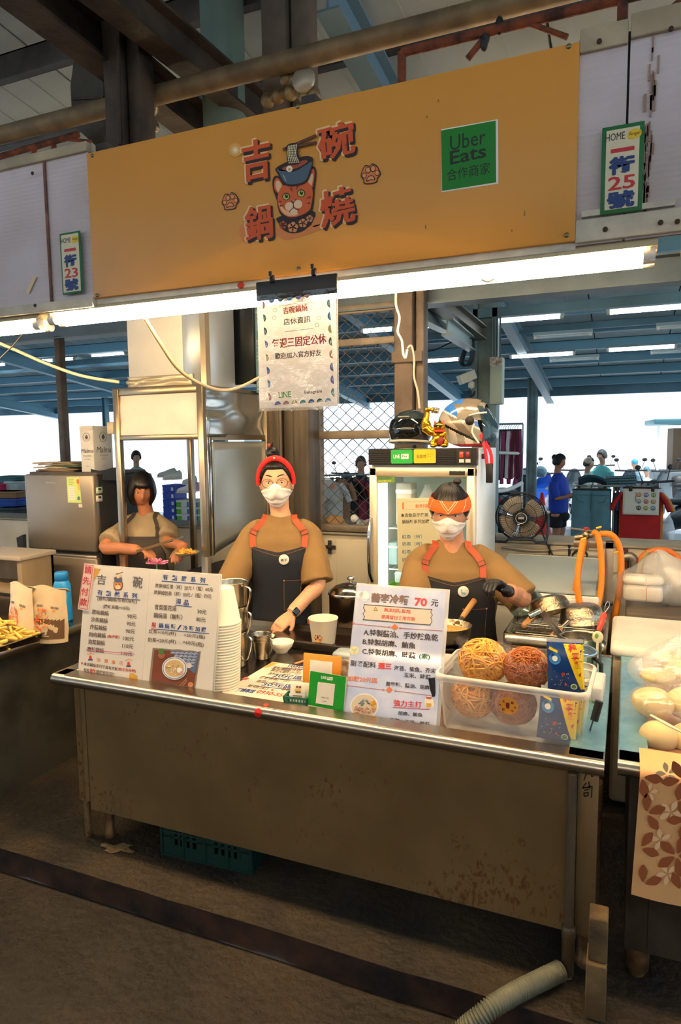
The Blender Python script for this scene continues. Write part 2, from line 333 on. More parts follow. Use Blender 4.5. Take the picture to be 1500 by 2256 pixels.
# ---------------------------------------------------------------- roof: panels, purlins, rafters
def zr(y): return 2.75 + .13 * (12 - y)
ROOFM = mat('c3ced2', .6, noise_=1, nscale=1.2, h2='aab4b6', bump=.1, bscale=6)
ceil = thing('ceiling', None, None); ceil['kind'] = 'structure'
n = 25
for i in range(n):
 x0 = -17 + i * .92; mb = MB()
 ys = (-7, 13.0)
 mb.add([(x0, ys[0], zr(ys[0])), (x0 + .905, ys[0], zr(ys[0])), (x0 + .905, ys[1], zr(ys[1])), (x0, ys[1], zr(ys[1])),
   (x0, ys[0], zr(ys[0]) + .05), (x0 + .905, ys[0], zr(ys[0]) + .05), (x0 + .905, ys[1], zr(ys[1]) + .05), (x0, ys[1], zr(ys[1]) + .05)],
           [(0, 1, 2, 3), (7, 6, 5, 4), (0, 4, 5, 1), (2, 6, 7, 3), (1, 5, 6, 2), (3, 7, 4, 0)])
 for k in range(1, 4): mb.box((x0 + .226 * k - .006, -7, 0), (x0 + .226 * k + .006, 0, .004), Matrix(((1, 0, 0, 0), (0, -20 / 7, 0, -7), (0, 20 / 7 * .13, 1, zr(-7) - .004), (0, 0, 0, 1))))
 mb.build('panel', ROOFM, ceil)
struct('roof_cover', MB().add([(-17, -7, zr(-7) + .06), (6, -7, zr(-7) + .06), (6, 13, zr(13) + .06), (-17, 13, zr(13) + .06)], [(0, 1, 2, 3)]), mat('70787a', .7))
PUR = mat('4b4744', .6, .2, noise_=1, nscale=6, h2='332f2d'); PUR2 = mat('5d8ca3', .5, .1)
k = 0; y = 2.56
while y < 13:
 mb = MB(); z = zr(y); mb.box((-17, y, z - .13), (6, y + .004, z)); mb.box((-17, y, z - .134), (6, y + .055, z - .13)); mb.box((-17, y, z - .008), (6, y + .05, z)); mb.box((-17, y + .052, z - .134), (6, y + .056, z - .112))
 mb.build('purlin', PUR if y < 4.5 else PUR2, ceil); y += .53 if y < 5 else .8
for px, y0 in ((1.2, -7), ): pass
def rafter(x, y0, y1, w, h, m, drop=.2, name='rafter'):
 mb = MB(); a = Vector((x, y0, zr(y0) - drop)); b = Vector((x, y1, zr(y1) - drop)); mb.ibeam(a, b, w, h); return mb.build(name, m, ceil)
rafter(-1.30, 3.0, 12.9, .12, .2, mat('6d8794', .5, .1), .24)
rafter(-4.8, 5, 12.9, .12, .2, PUR2, .24); rafter(-9, 5, 12.9, .12, .2, PUR2, .24); rafter(-13, 5, 12.9, .12, .2, PUR2, .24); rafter(-2.9, 5.2, 12.9, .12, .2, PUR2, .24)
struct('beam', MB().box((-17, 12.75, 2.42), (6, 12.85, 2.72)), HALL)
# heavy dark beams running over the stall
def bx(px0, px1, py, z): return onZ(px0, py, z).x, onZ(px1, py, z).x
bm = MB(); a = onY(20, 40, 2.45); b = onY(425, 285, 4.4); zz = 3.30
A = onZ(130, 30, zz); B = onZ(420, 262, zz); dv = (B - A) / (B.y - A.y)
bm.ibeam(A + dv * (1.9 - A.y), A + dv * (4.5 - A.y), .13, .17, .014); struct('beam', bm, DARK_STEEL, 'dark I-beam crossing the roof on the upper left')
A = onZ(300, 25, 3.3); B = onZ(545, 225, 3.3); dv = (B - A) / (B.y - A.y); bm = MB(); bm.ibeam(A + dv * (1.9 - A.y), A + dv * (4.5 - A.y), .11, .15, .012)
struct('beam', bm, DARK_STEEL, 'second dark I-beam beside the round duct')
# ---------------------------------------------------------------- opposite row of stalls behind the camera (lights the aisle, seen in reflections)
op = MB(); op.box((-9, -2.66, 2.42), (6, -2.6, 3.0)); op.box((-9, -4.6, -.1), (6, -4.5, 2.15)); op.box((-9, -2.9, -.1), (6, -2.62, .72))
struct('wall_front', op, mat('a08a70', .7, noise_=.3, nscale=1))
# ---------------------------------------------------------------- fluorescent fixtures
def fixture(name, label, x0, x1, y, z, on, group=None, gap=.05, housing='c8b896', n=2, r=.0165, yy=1, rot=None):
 t = thing(name, label, 'lamp', ((x0 + x1) / 2, y, z), group=group); L = (x1 - x0) / 2
 h = MB(); h.add([(-L, -.05, .0), (L, -.05, .0), (L, -.02, .035), (-L, -.02, .035), (-L, .05, .0), (L, .05, .0), (L, .02, .035), (-L, .02, .035)],
  [(0, 1, 2, 3), (4, 7, 6, 5), (3, 2, 6, 7), (0, 4, 5, 1), (0, 3, 7, 4), (1, 5, 6, 2)])
 h.build('housing', mat(housing, .45), t, True)
 for k in range(n):
  yk = (k - (n - 1) / 2) * gap
  MB().tube([(-L + .03, yk, -.022), (L - .03, yk, -.022)], r, 12).build('tube', on, t, True)
  for s in (-1, 1):
   MB().tube([(s * (L - .005), yk, -.022), (s * (L - .035), yk, -.022)], r * 1.12, 12).build('end_cap', WHITE_PLASTIC, t, True)
   MB().box((s * (L - .012) - .006, yk - .014, -.036), (s * (L - .012) + .006, yk + .014, .002)).build('lampholder', WHITE_PLASTIC, t, True)
 return t
fixture('tube_light', 'lit twin-tube lamp under the orange sign, from its lower left corner to the hanging poster', -2.10, -1.03, 2.085, 2.158, TUBE_ON)
fixture('tube_light', 'lit twin-tube lamp under the orange sign, from the hanging poster to the grey end panels', -1.02, .06, 2.085, 2.158, TUBE_ON)
fixture('tube_light', 'lit twin-tube lamp under the grey panel with plate 23, cut by the frame', -3.25, -2.14, 2.085, 2.145, TUBE_ON)
fixture('tube_light', 'lit twin-tube lamp under the next panel past plate 25, outside the frame', .12, 1.25, 2.085, 2.145, TUBE_ON)
fixture('tube_light', 'lit twin-tube lamp further along the neighbouring stall, outside the frame', -4.4, -3.28, 2.085, 2.145, TUBE_ON)
for i_, x in enumerate((-2.3, -1.0)): fixture('tube_light', ['lit tube lamp inside the stall above the extractor hood', 'lit tube lamp inside the stall above the display fridge'][i_], x, x + 1.2, 3.45, 2.72, mat((1.0, .78, .5), .4, emit=72.0))  # two added lamps, out of view behind the fascia, to brighten the interior
for x in (-6, -4.2, -2.4, -.6, 1.2): fixture('tube_light', 'lit twin-tube lamp of the facing stalls', x, x + 1.2, -2.45, 2.36, TUBE_FAR, 'tube lamps of the facing stalls', gap=.11)
def hall_tube(x0, y0, x1, y1, on, label, Y):
 a = onY(x0, y0, Y); b = onY(x1, y1, Y); z = (a.z + b.z) / 2
 fixture('hall_tube_light', label, a.x, b.x, Y, z + .03, on, 'tube lamps of the hall', n=1, r=.02 if on is TUBE_COOL else .016, housing='9fb0b4')
UN = mat('b9c4c4', .4)
HL = ['lit cool tube lamp above the ' + s for s in ('control box on the hall column, near row', 'far scooters, near row at the picture edge', 'thin hall column, second row', 'goods truck, second row at the picture edge', 'hanging shirts, seen through the window grille', 'racing helmet, between brown post and hall column', 'racing helmet, lower row beside the security camera')] + ['lit hall tube lamp beyond the two-door fridge, ' + s for s in ('middle row left of the thin brown post', 'short stretch just past the thin brown post', 'middle row beside the exhaust duct', 'middle row cut by the picture edge', 'top row beside the exhaust duct', 'top row at the picture edge', 'lowest row left of the brown post', 'lowest row, short stretch past the brown post', 'lowest row beside the exhaust duct', 'lowest row cut by the picture edge')]
for i, (q, Y) in enumerate((((1048, 712, 1242, 700), 7.2), ((1335, 691, 1540, 675), 7.2), ((1122, 790, 1268, 778), 9.3), ((1335, 773, 1492, 765), 9.3),
  ((795, 733, 870, 726), 7.2), ((920, 722, 970, 718), 7.2), ((935, 800, 1015, 790), 9.3),
  ((45, 801, 120, 794), 9), ((135, 795, 165, 790), 9), ((200, 786, 278, 778), 9), ((-30, 808, 15, 803), 9), ((150, 744, 285, 732), 7.2), ((0, 762, 75, 752), 7.2),
  ((75, 858, 120, 854), 11.5), ((137, 857, 165, 853), 11.5), ((188, 851, 285, 843), 11.5), ((-20, 863, 53, 857), 11.5))):
 hall_tube(*q, TUBE_COOL, HL[i], Y)
for i, (q, Y) in enumerate((((1175, 746, 1305, 738), 8), ((1210, 797, 1320, 791), 9.8), ((1445, 727, 1520, 720), 8), ((1432, 780, 1510, 775), 9.8), ((1008, 757, 1040, 753), 8), ((195, 818, 275, 812), 10))):
 hall_tube(*q, UN, 'switched-off tube lamp in the hall, ' + ['under the near lit row beside the slanting rafter', 'under the far lit row beside the thin column', 'near row at the picture edge', 'far row at the picture edge', 'behind the grey-green hall column', 'beside the cream exhaust duct'][i], Y)
# ---------------------------------------------------------------- signboard and fascia
YS = 2.03
PS = Plane((0, YS, 2.4), (1, 0, 0), (0, 0, 1))
s0 = onY(194, 341, YS); s1 = onY(1274, 86, YS); s2 = onY(1270, 528, YS); s3 = onY(202, 660, YS)
SX0, SX1, SZ0, SZ1 = (s0.x + s3.x) / 2, (s1.x + s2.x) / 2, (s2.z + s3.z) / 2, (s0.z + s1.z) / 2
sg = thing('signboard', 'large orange signboard with a cat and noodle bowl emblem above the stall', 'sign', ((SX0 + SX1) / 2, YS, SZ0))
mb = MB(); mb.box((SX0, YS, SZ0), (SX1, YS + .02, SZ1), bev=.003)
mb.build('panel', mat('dc9840', .38, noise_=.06, nscale=3, spec=.45), sg)
ORG = 'd8531c'; DKB = '2a1510'; HALO = 'f3c78e'
pr = Print(PS, .0015)
# watery red wash under the emblem
for q in ([(530, 498), (560, 490), (640, 505), (720, 490), (760, 470), (785, 468), (790, 478), (740, 495), (690, 512), (650, 525), (628, 528), (600, 515), (560, 520), (540, 535), (530, 520)],
          [(690, 480), (720, 474), (712, 492), (690, 500)]): pr.poly(q, mat('e0843f', .4), 0, 4)
def brush(ch, a, b, h, k=4):
 pr.text(ch, (a[0] - 3, a[1] + 1), (b[0] - 3, b[1] + 1), h + 2, HALO, .05, k - 2); pr.text(ch, (a[0] + 4, a[1] + 4), (b[0] + 4, b[1] + 4), h, DKB, .045, k - 1)
 pr.text(ch, a, b, h, ORG, .035, k)
brush('吉', (537, 404), (597, 392), 90); brush('碗', (704, 358), (783, 338), 76); brush('鍋', (543, 534), (602, 524), 76); brush('燒', (710, 505), (784, 488), 82)
def paw(cx, cy, r):
 w = lambda q, c, k: pr.poly([(cx + x * r, cy + (y - .12 * x) * r) for x, y in q], c, k, 4)
 w([(-1, .1), (-.85, -.5), (-.55, -.95), (-.1, -.85), (.15, -1.05), (.6, -.8), (.9, -.3), (1.02, .15), (.7, .55), (.62, .9), (0, 1), (-.65, .9), (-.75, .5)], DKB, 2)
 w([(-.9, .1), (-.77, -.45), (-.5, -.83), (-.1, -.75), (.15, -.92), (.53, -.7), (.8, -.27), (.92, .13), (.63, .48), (.53, .82), (0, .9), (-.57, .82), (-.65, .45)], 'dd7f42', 3)
 for x, y, s in ((-.62, .08, .2), (-.25, -.42, .23), (.25, -.5, .23), (.65, -.02, .2)):
  pr.disc((cx + x * r, cy + (y - .12 * x) * r), s * r * 1.2, DKB, 4, 14, 1.25); pr.disc((cx + x * r, cy + (y - .12 * x) * r), s * r * .9, 'ea9a5c', 5, 14, 1.25)
 w([(-.45, .55), (-.2, .2), (.15, .15), (.45, .45), (.4, .68), (0, .62), (-.35, .72)], DKB, 4); w([(-.36, .54), (-.16, .28), (.12, .23), (.36, .46), (.32, .6), (0, .54), (-.28, .62)], 'ea9a5c', 5)
paw(508, 444, 19); paw(817, 384, 22)
# cat emblem: collar, head, ears, face, bowl, noodles, chopsticks
P = lambda q, c, k, cv=4: pr.poly(q, c, k, cv)
P([(615, 478), (690, 465), (690, 488), (678, 502), (662, 512), (640, 514), (622, 505), (614, 492)], DKB, 2)
for cx, cy, r in ((624, 496, 9), (646, 501, 12), (668, 492, 10), (683, 482, 8)):
 for j in range(5): pr.disc((cx + .55 * r * math.cos(j * 1.257 - 1.5), cy + .55 * r * math.sin(j * 1.257 - 1.5)), r * .45, 'd98c5c' if cx != 624 else 'a8503a', 3, 10)
 pr.disc((cx, cy), r * .22, DKB, 4, 8)
P([(603, 420), (601, 400), (606, 389), (616, 390), (625, 402), (672, 390), (683, 372), (693, 368), (698, 382), (694, 420), (691, 455), (684, 470), (660, 482), (635, 484), (617, 470), (610, 440)], DKB, 5)
P([(606, 418), (605, 402), (609, 394), (616, 395), (625, 412), (617, 428)], 'd9602a', 6); P([(609, 414), (609, 402), (615, 399), (622, 410), (615, 424)], 'f0c191', 7)
P([(676, 392), (685, 376), (692, 373), (694, 385), (690, 412), (680, 420)], 'd9602a', 6); P([(679, 402), (687, 384), (691, 388), (687, 410)], 'f0c191', 7)
P([(615, 425), (625, 410), (650, 405), (678, 402), (690, 420), (688, 448), (682, 465), (660, 477), (637, 479), (620, 467), (613, 445)], 'd9602a', 8)
P([(616, 448), (622, 466), (637, 477), (658, 474), (650, 462), (640, 466), (628, 462)], 'f2b482', 9)
for x, y, r in ((639, 456, 9.5), (658, 451, 9.5), (649, 467, 8)): pr.disc((x, y), r, 'f2c9a0', 10 + r * .01)
for q in ([(617, 443), (624, 445), (617, 448)], [(617, 452), (627, 453), (619, 457)], [(686, 432), (675, 438), (686, 438)], [(685, 446), (676, 449), (684, 451)], [(640, 417), (646, 424), (645, 413)], [(655, 411), (654, 421), (660, 411)]): P(q, '8e3014', 10, 0)
for cx, cy, rx in ((632, 434, 8.5), (665, 427, 9)):
 pr.disc((cx, cy), rx, DKB, 10, 18, .95); pr.disc((cx, cy + .5), rx - 1.6, 'b9bf4a', 11, 18, .95); pr.disc((cx + 1, cy - 1), 3.6, '111111', 12, 12, 1.3); pr.disc((cx + 2, cy - 3), 1.3, 'f6f0e0', 13, 8)
P([(642, 444), (655, 440), (650, 447), (646, 448)], DKB, 12, 0); P([(644, 444.5), (653, 441.5), (649, 446)], 'e8a088', 13, 0)
pr.line([(648, 447), (648, 459)], 1.3, DKB, 12); pr.line([(639, 468), (643, 463), (648, 459), (654, 462), (660, 464)], 1.4, DKB, 12)
P([(610, 372), (640, 356), (672, 346), (689, 348), (691, 356), (688, 378), (678, 402), (655, 411), (634, 411), (623, 402), (614, 385)], DKB, 14)
P([(614, 374), (650, 380), (688, 358), (684, 378), (675, 399), (655, 407), (636, 407), (626, 400), (618, 384)], '4d6072', 15)
P([(617, 371), (640, 360), (670, 349), (686, 352), (686, 358), (665, 372), (640, 379), (620, 378)], '221b1a', 15)
P([(625, 372), (645, 364), (672, 355), (680, 358), (664, 369), (640, 377), (628, 377)], 'a8492a', 16); pr.disc((640, 374), 7, 'f1e7d2', 17, 16); pr.disc((640, 375), 3, 'e39a3a', 18, 12)
P([(624, 386), (628, 388), (634, 402), (631, 400)], '93a3ae', 16, 0)
P([(635, 322), (656, 318), (660, 340), (664, 360), (648, 366), (637, 360), (634, 340)], DKB, 17)
for j in range(6): pr.line([(638 + j * 3.6, 324 - j * .6), (637 + j * 3.4, 342), (640 + j * 4.2, 362 - j * .4)], 2.1, 'f0dcae', 18, 4)
for a, b, c in (((627, 331), (697, 301), 4), ((633, 329), (698, 316), 4)):
 pr.line([a, b], c + 2.4, DKB, 15); pr.line([a, b], c, '6b3a22', 16)
for r_, c_ in ((15, 'e3a652'), (9, 'efc583'), (4, 'fdeccb')): pr.disc((519, 331), r_, c_, r_ * -.1 + 2, 18)
# small worn marks
for x, y, a in ((937, 500, 5), (1155, 470, 7), (1127, 508, 3), (965, 222, 3), (940, 258, 3)): pr.poly([(x, y - a), (x + 2.4, y - a * .6), (x + 2, y + a), (x - 1, y + a * .8)], '8f6a33', 1)
pr.build(sg)
# sticker
q = [(972, 285), (1097, 263), (1098, 405), (973, 424)]
st = MB(); P3 = [PS.hit(x, y, .001) for x, y in q]; st.add(P3, [(0, 1, 2, 3)]); st.build('sticker_edge', mat('efe6d8', .5), sg)
pr = Print(PS, .0014); pr.poly([(972, 288), (1092, 266), (1093, 402), (974, 421)], '0b7d1e', 0)
K = '10261a'
pr.text('Uber', (992, 333), (1070, 317), 33, K, .0, 1); pr.text('Eats', (992, 364), (1071, 347), 30, K, .03, 1); pr.text('合作商家', (985, 400), (1080, 383), 26, K, 0, 1)
pr.build(sg, 'sticker')
sc = [(203, 343), (656, 235), (1253, 102), (1248, 518), (658, 592), (214, 651)]
for x, y in sc:
 c = PS.hit(x, y); MB().lathe([(.0, .004), (.006, .004), (.0075, .0)], 10, Matrix.Translation((c.x, YS, c.z)) @ Matrix.Rotation(PI / 2, 4, 'X')).build('screw', mat('8a7a60', .4, .8), sg)
# neighbouring fascia of ribbed translucent sheet
SHEET = mat('c9c0c6', .45, noise_=1, nscale=2.5, h2='b3a6a6')
def sheet(x0, x1, z0, z1, label, y=YS + .012):
 mb = MB(); nr = int((z1 - z0) / .0075)
 mb.loft([[(x, y + (.0012 if i % 2 else 0), z0 + (z1 - z0) * i / nr) for x in (x0, x1)] for i in range(nr + 1)], False, False, smooth=False)
 mb.add([(x0, y + .012, z0), (x1, y + .012, z0), (x1, y + .012, z1), (x0, y + .012, z1)], [(0, 1, 2, 3)])
 return struct('fascia_panel', mb, SHEET, label)
xs = onY(102, 500, YS).x; xr = onY(1380, 300, YS).x
sheet(-5.5, xs - .004, SZ0 - .01, SZ1 + .02, 'grey ribbed plastic sheet at the picture edge, beyond the rusty seam')
sheet(xs + .002, SX0 - .002, SZ0 - .01, SZ1 + .02, 'grey ribbed plastic sheet between rusty seam and orange sign')
sheet(SX1 - .004, xr - .003, SZ0 - .01, SZ1 + .01, 'narrow grey ribbed plastic sheet beside the orange sign, plate 25 on it')
sheet(xr + .003, 3, SZ0 - .01, SZ1 + .01, 'rust-streaked grey plastic sheet beyond plate 25')
mb = MB(); mb.box((xs - .006, YS + .004, SZ0), (xs + .004, YS + .011, SZ1 + .01));
mb.build('trim_4', mat('8c5f50', .8, noise_=.5, nscale=20), None, kind='structure')
st = MB()
for k in range(26):
 z = SZ0 + .02 + random.random() * .5; x = xr + .055 + random.gauss(0, .006); st.box((x - .002 - random.random() * .004, YS + .0085, z), (x + .002, YS + .0095, z + .02 + random.random() * .05))
for k in range(30):
 z = 2.27 + random.random() * .16; x = xr + .048 + random.gauss(0, .006); st.box((x - .001, YS + .0085, z), (x + .0015, YS + .0095, z + .012 + random.random() * .05))
st.build('rust_streak', mat('9c7f70', .8), bpy.data.objects['fascia_panel.003'])
TRIM = mat('b3a48a', .5, noise_=.3, nscale=7)
tr = MB(); tr.box((-5.5, YS, SZ1 + .01), (SX0, YS + .03, SZ1 + .045), bev=.003); tr.box((SX1, YS, SZ1 - .03), (xr - .003, YS + .03, SZ1 + .03), bev=.003); tr.box((xr + .003, YS, SZ1 - .02), (3, YS + .03, SZ1 + .04), bev=.003)
struct('trim_2', tr, TRIM)
tr = MB(); tr.box((-5.5, YS - .006, SZ0 - .03), (SX0, YS + .03, SZ0 + .006), bev=.003); tr.box((SX0, YS + .012, SZ0 - .022), (SX1, YS + .05, SZ0 + .004), bev=.003); tr.box((SX1, YS, SZ0 - .005), (3, YS + .04, SZ0 + .055), bev=.003)
tr.box((SX1 + .015, YS - .004, SZ0 + .06), (SX1 + .245, YS + .012, SZ0 + .075))
struct('trim_3', tr, mat('d6cdbb', .5, noise_=.35, nscale=9))
for px, py in ((72, 382), (1320, 91), (1478, 64), (1333, 505), (1455, 490), (1492, 488), (78, 673)):
 c = onY(px, py, YS - .005); MB().lathe([(0, .004), (.006, .004), (.007, 0)], 10, Matrix.Translation(c) @ Matrix.Rotation(PI / 2, 4, 'X')).build('screw', mat('4a3a2c', .6, .5), bpy.data.objects['trim_2' if py < 400 else 'trim_3'])
tr = MB(); tr.box((-5.5, YS + .05, SZ1 - .04), (3, YS + .09, SZ1 + .022)); tr.box((-5.5, YS + .05, SZ0 + .02), (3, YS + .10, SZ0 + .09))
for x in (-4, -2.9, -1.85, -1, -.15, .9): tr.box((x, YS + .05, SZ0), (x + .05, YS + .1, SZ1 + .05))
tr.box((xr - .03, YS + .03, SZ0), (xr + .03, YS + .05, SZ1)); tr.box((SX1 - .03, YS + .03, SZ0 - .01), (SX1 + .03, YS + .05, SZ1))  # unseen backing strips added to stop lamp light leaking through the seams
struct('fascia_frame', tr, mat('3c3a38', .6, .3))
# red sticker dot on the fixture and tape scrap
c = onY(527, 630, YS); tag(MB().lathe([(0, .001), (.013, .001), (.0135, 0)], 16, Matrix.Translation((c.x, YS + .01, SZ0 - .012)) @ Matrix.Rotation(PI / 2, 4, 'X'), cap=True, sy=.8).build('dot_sticker', mat('d8402a', .5)), 'red round dot sticker on the beige trim over the lit tubes', 'sticker')
pt = Print(Plane((0, YS + .008, 2.4), (1, 0, 0), (0, 0, 1))); pt.poly([(74, 608), (81, 610), (64, 648), (57, 644)], mat('d8bf98', .5)); o = pt.build(None, 'tape'); tag(o, 'scrap of yellowed tape on the grey plastic sheet', 'tape')
# number plates
def plate(q, num, label, big):
 yp = YS - .006; pl = Plane((0, yp, 2.4), (1, 0, 0), (0, 0, 1)); c = [pl.hit(*p) for p in q]
 t = thing('number_plate', label, 'sign', ((c[0].x + c[2].x) / 2, yp, c[2].z), group=None)
 x0, x1 = (c[0].x + c[3].x) / 2, (c[1].x + c[2].x) / 2; z1, z0 = (c[0].z + c[1].z) / 2, (c[2].z + c[3].z) / 2
 MB().box((x0, yp, z0), (x1, yp + .004, z1), bev=.002).build('border', mat('1f6a38', .5), t)
 e = .011 if big else .008; MB().box((x0 + e, yp - .001, z0 + e), (x1 - e, yp, z1 - e)).build('face', mat('ded3b4', .55, noise_=.12, nscale=12), t)
 pr = Print(pl, .0016); w = x1 - x0; h = z1 - z0
 B = lambda u, v: tuple(px_of(Vector((x0 + w * u, yp, z0 + h * v))))
 NV, RD = '1d3a73', 'c22a30'
 pr.text('HOME', B(.09, .83), B(.55, .83), (B(0, 0)[1] - B(0, 1)[1]) * .085, '20242f', 0, 0); pr.poly([B(.6, .85), B(.65, .91), B(.8, .925), B(.92, .9), B(.93, .85), B(.85, .82), B(.68, .815)], 'e6bd2a', 0, 3)
 pr.text('Angel', B(.64, .845), B(.9, .845), (B(0, 0)[1] - B(0, 1)[1]) * .05, '3a3010', 0, 1)
 H_ = B(0, 0)[1] - B(0, 1)[1]
 pr.poly([B(.22, .69), B(.78, .69), B(.78, .735), B(.22, .735)], RD, 0)
 pr.text('街', B(.2, .445), B(.78, .445), H_ * .19, NV, .05, 0); pr.text(num, B(.18, .265), B(.82, .265), H_ * .155, RD, .03, 0); pr.text('號', B(.18, .06), B(.8, .06), H_ * .18, NV, .05, 0)
 pr.build(t)
def px_of(p):
 d = p - EYE; z = d.dot(FW); return 750 + F * d.dot(RT) / z, 1128 - F * d.dot(UP) / z
plate([(1326, 281), (1419, 266), (1415, 463), (1322, 474)], '25', 'large number plate reading 25 on the grey panel beside the orange sign', True)
plate([(131, 515), (177, 507), (181, 643), (137, 652)], '23', 'small number plate reading 23 on the grey ribbed panel', False)
# ---------------------------------------------------------------- hanging holiday notice
yp = 1.985; PP = Plane((0, yp, 2), (1, 0, 0), (0, 0, 1))
c = [PP.hit(*p) for p in ((568, 628), (734, 600), (743, 901), (581, 908))]
x0, x1 = -1.128, -.842; z1 = 2.165; z0 = c[3].z
t = thing('hanging_poster', 'laminated closing-day notice hanging in front of the lit tubes', 'poster', ((x0 + x1) / 2, yp, z1))
MB().box((x0, yp, z0 + .004), (x1, yp + .004, z1 - .01), bev=.001).build('backing_board', film('e8e4dc', .1, .25, .2, 0), t)
MB().box((x0, yp - .004, z1 - .055), (x1, yp + .006, z1 + .004), bev=.002).build('top_bar', mat('2b2723', .4), t)
pz = z1 - .072
mb = MB(); mb.grid(14, 24, lambda u, v: (x0 + .003 + (x1 - x0 - .006) * u, yp - .003 - .0025 * noise.noise((u * 3, v * 5, .5)), z0 + .012 + (pz - z0 - .012) * v)); mb.build('sheet', paper('efe7de', .24), t)
mb = MB(); mb.grid(20, 30, lambda u, v: (x0 + (x1 - x0) * u, yp - .0085 - .003 * noise.noise((u * 5 + 3, v * 7, 1.5)), z0 + (z1 - .04 - z0) * v)); mb.build('plastic_sleeve', film('ffffff', .07, .0, .06, .35, 9), t)
for px, py in ((600, 610), (692, 594)):
 c = PP.hit(px, py); mb = MB(); mb.box((c.x - .007, yp - .01, c.z - .02), (c.x + .007, yp + .005, c.z + .005), bev=.003); mb.tube([(c.x, yp - .012, c.z - .002), (c.x, yp - .014, c.z + .014)], .006, 8); mb.build('clip', BLACK, t)
pr = Print(Plane((0, yp - .0065, 2), (1, 0, 0), (0, 0, 1)), .0)
pr.text('吉碗鍋燒', (624, 693), (678, 685), 16, 'd4552c', .03); pr.text('店休資訊', (625, 717), (684, 710), 15, '4a3c34', .02)
pr.text('每週三固定公休', (600, 769), (719, 757), 22, 'c8402e', .035); pr.text('歡迎加入官方好友', (606, 792), (708, 784), 14, '3a2e2a', .02)
pr.text('LINE', (614, 877), (641, 875), 13, '4aa83a', .03); pr.text('Instagram', (671, 870), (709, 867), 9, '4a3c38', .01)
for q in ([(614, 675), (640, 671), (650, 668), (656, 671), (690, 666)], [(628, 731), (655, 728), (662, 727), (690, 723)]): pr.line(q, .9, '7a6a62')
for cx, cy in ((606, 683), (604, 700), (698, 716), (702, 700)): pr.ring((cx, cy), 4, .8, '8a7a70')
MUG = ['4d6fb0', '2f6b58', '5fa0c4', '7a78b8', 'd98a80', 'd8b44a', '58a08c']
for i in range(5):
 cx, cy = 598 + i * 19.5, 663 - i * 2.8; pr.disc((cx, cy - 4), 7, MUG[i], 0, 10, 1.3, 0, PI); pr.line([(cx - 4, cy - 1), (cx + 3, cy - 2)], .9, 'e4dcd4', 1)
for i in range(7):
 cx, cy = 612 + i * 18.5, 893 - i * 1.2; pr.disc((cx, cy), 7, MUG[(i + 3) % 7], 0, 10, 1.3, PI, 2 * PI); pr.line([(cx - 4, cy - 3), (cx + 3, cy - 4)], .9, 'e4dcd4', 1)
for i in range(8):
 cx, cy = 728 + i * 1.3, 668 + i * 28; pr.disc((cx, cy), 8, MUG[(i * 3 + 6) % 7], 0, 10, 1.25, PI / 2, 3 * PI / 2); pr.line([(cx - 4, cy - 3), (cx - 3, cy + 4)], .9, 'e4dcd4', 1)
for i in range(8):
 cx, cy = 577 + i * 2, 672 + i * 29; pr.disc((cx, cy), 7, MUG[(i * 2 + 4) % 7], 0, 10, 1.25, -PI / 2, PI / 2); pr.line([(cx + 3, cy - 3), (cx + 4, cy + 4)], .9, 'e4dcd4', 1)
pr.build(t)
# ---------------------------------------------------------------- main counter
CX0, CX1 = -2.185, -.034; CYB = 3.10
ct = thing('steel_counter', 'long stainless steel counter with a rolled front rim in the middle of the stall', 'counter', (-1.11, YF, 0))
R_ = .024
mb = MB(); mb.tube([(CX0 + .01, YF + R_, ZC - R_), (CX1, YF + R_, ZC - R_)], R_, 16)
mb.box((CX0 + .02, YF + R_, ZC - .006), (CX1, YF + .085, ZC)); mb.box((CX0 + .02, YF + .079, ZC - .03), (CX1, YF + .085, ZC - .003))
mb.build('front_rim', STEEL_RIM, ct)
mb = MB(); mb.box((CX0, YF + .01, ZC - .045), (CX0 + .075, CYB, ZC), bev=.008); mb.box((CX0 + .07, YF + .08, ZC - .03), (CX0 + .076, CYB, ZC - .003)); mb.build('side_rim', STEEL_RIM, ct)
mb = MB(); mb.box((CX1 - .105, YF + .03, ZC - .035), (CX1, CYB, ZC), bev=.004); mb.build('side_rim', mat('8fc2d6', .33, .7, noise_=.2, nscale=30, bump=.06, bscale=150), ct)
mb = MB(); mb.box((CX0 + .06, YF + .07, ZC - .036), (CX1 - .09, CYB, ZC - .026)); mb.build('tray', STEEL_TOP, ct)
mb = MB(); mb.box((CX0 + .06, CYB - .03, ZC - .05), (CX1, CYB, ZC + .004)); mb.build('back_rim', STEEL_RIM, ct)
e0, e1 = onZ(648, 1422, ZC).x, onZ(775, 1435, ZC).x
MB().box((-1.62, 2.79, ZC - .026), (-.85, 2.815, ZC + .006), bev=.003).build('edge_strip', mat('1d1815', .25), ct)
MB().box((-1.62, 2.815, ZC - .026), (-.9, CYB - .03, ZC - .012)).build('back_plate', mat('3c2c25', .16, .6, noise_=1, nscale=5, h2='241c19'), ct)
YPN = 2.06
px0 = onY(196, 1700, YPN).x; px1 = onY(1248, 1900, YPN).x; zb = .135
mb = MB(); mb.box((px0, YPN, zb), (px1, YPN + .012, ZC - .045)); mb.build('front_panel', STEEL_FRONT, ct)
px2 = onY(1268, 1900, YPN).x; px3 = onY(1314, 1900, YPN).x
mb = MB(); mb.box((px2, YPN, zb - .005), (px3, YPN + .02, ZC - .045), bev=.003); mb.build('end_panel', STEEL_FRONT, ct)
pr = Print(Plane((0, YPN - .001, .5), (1, 0, 0), (0, 0, 1)), .0008)
INK = '15120f'
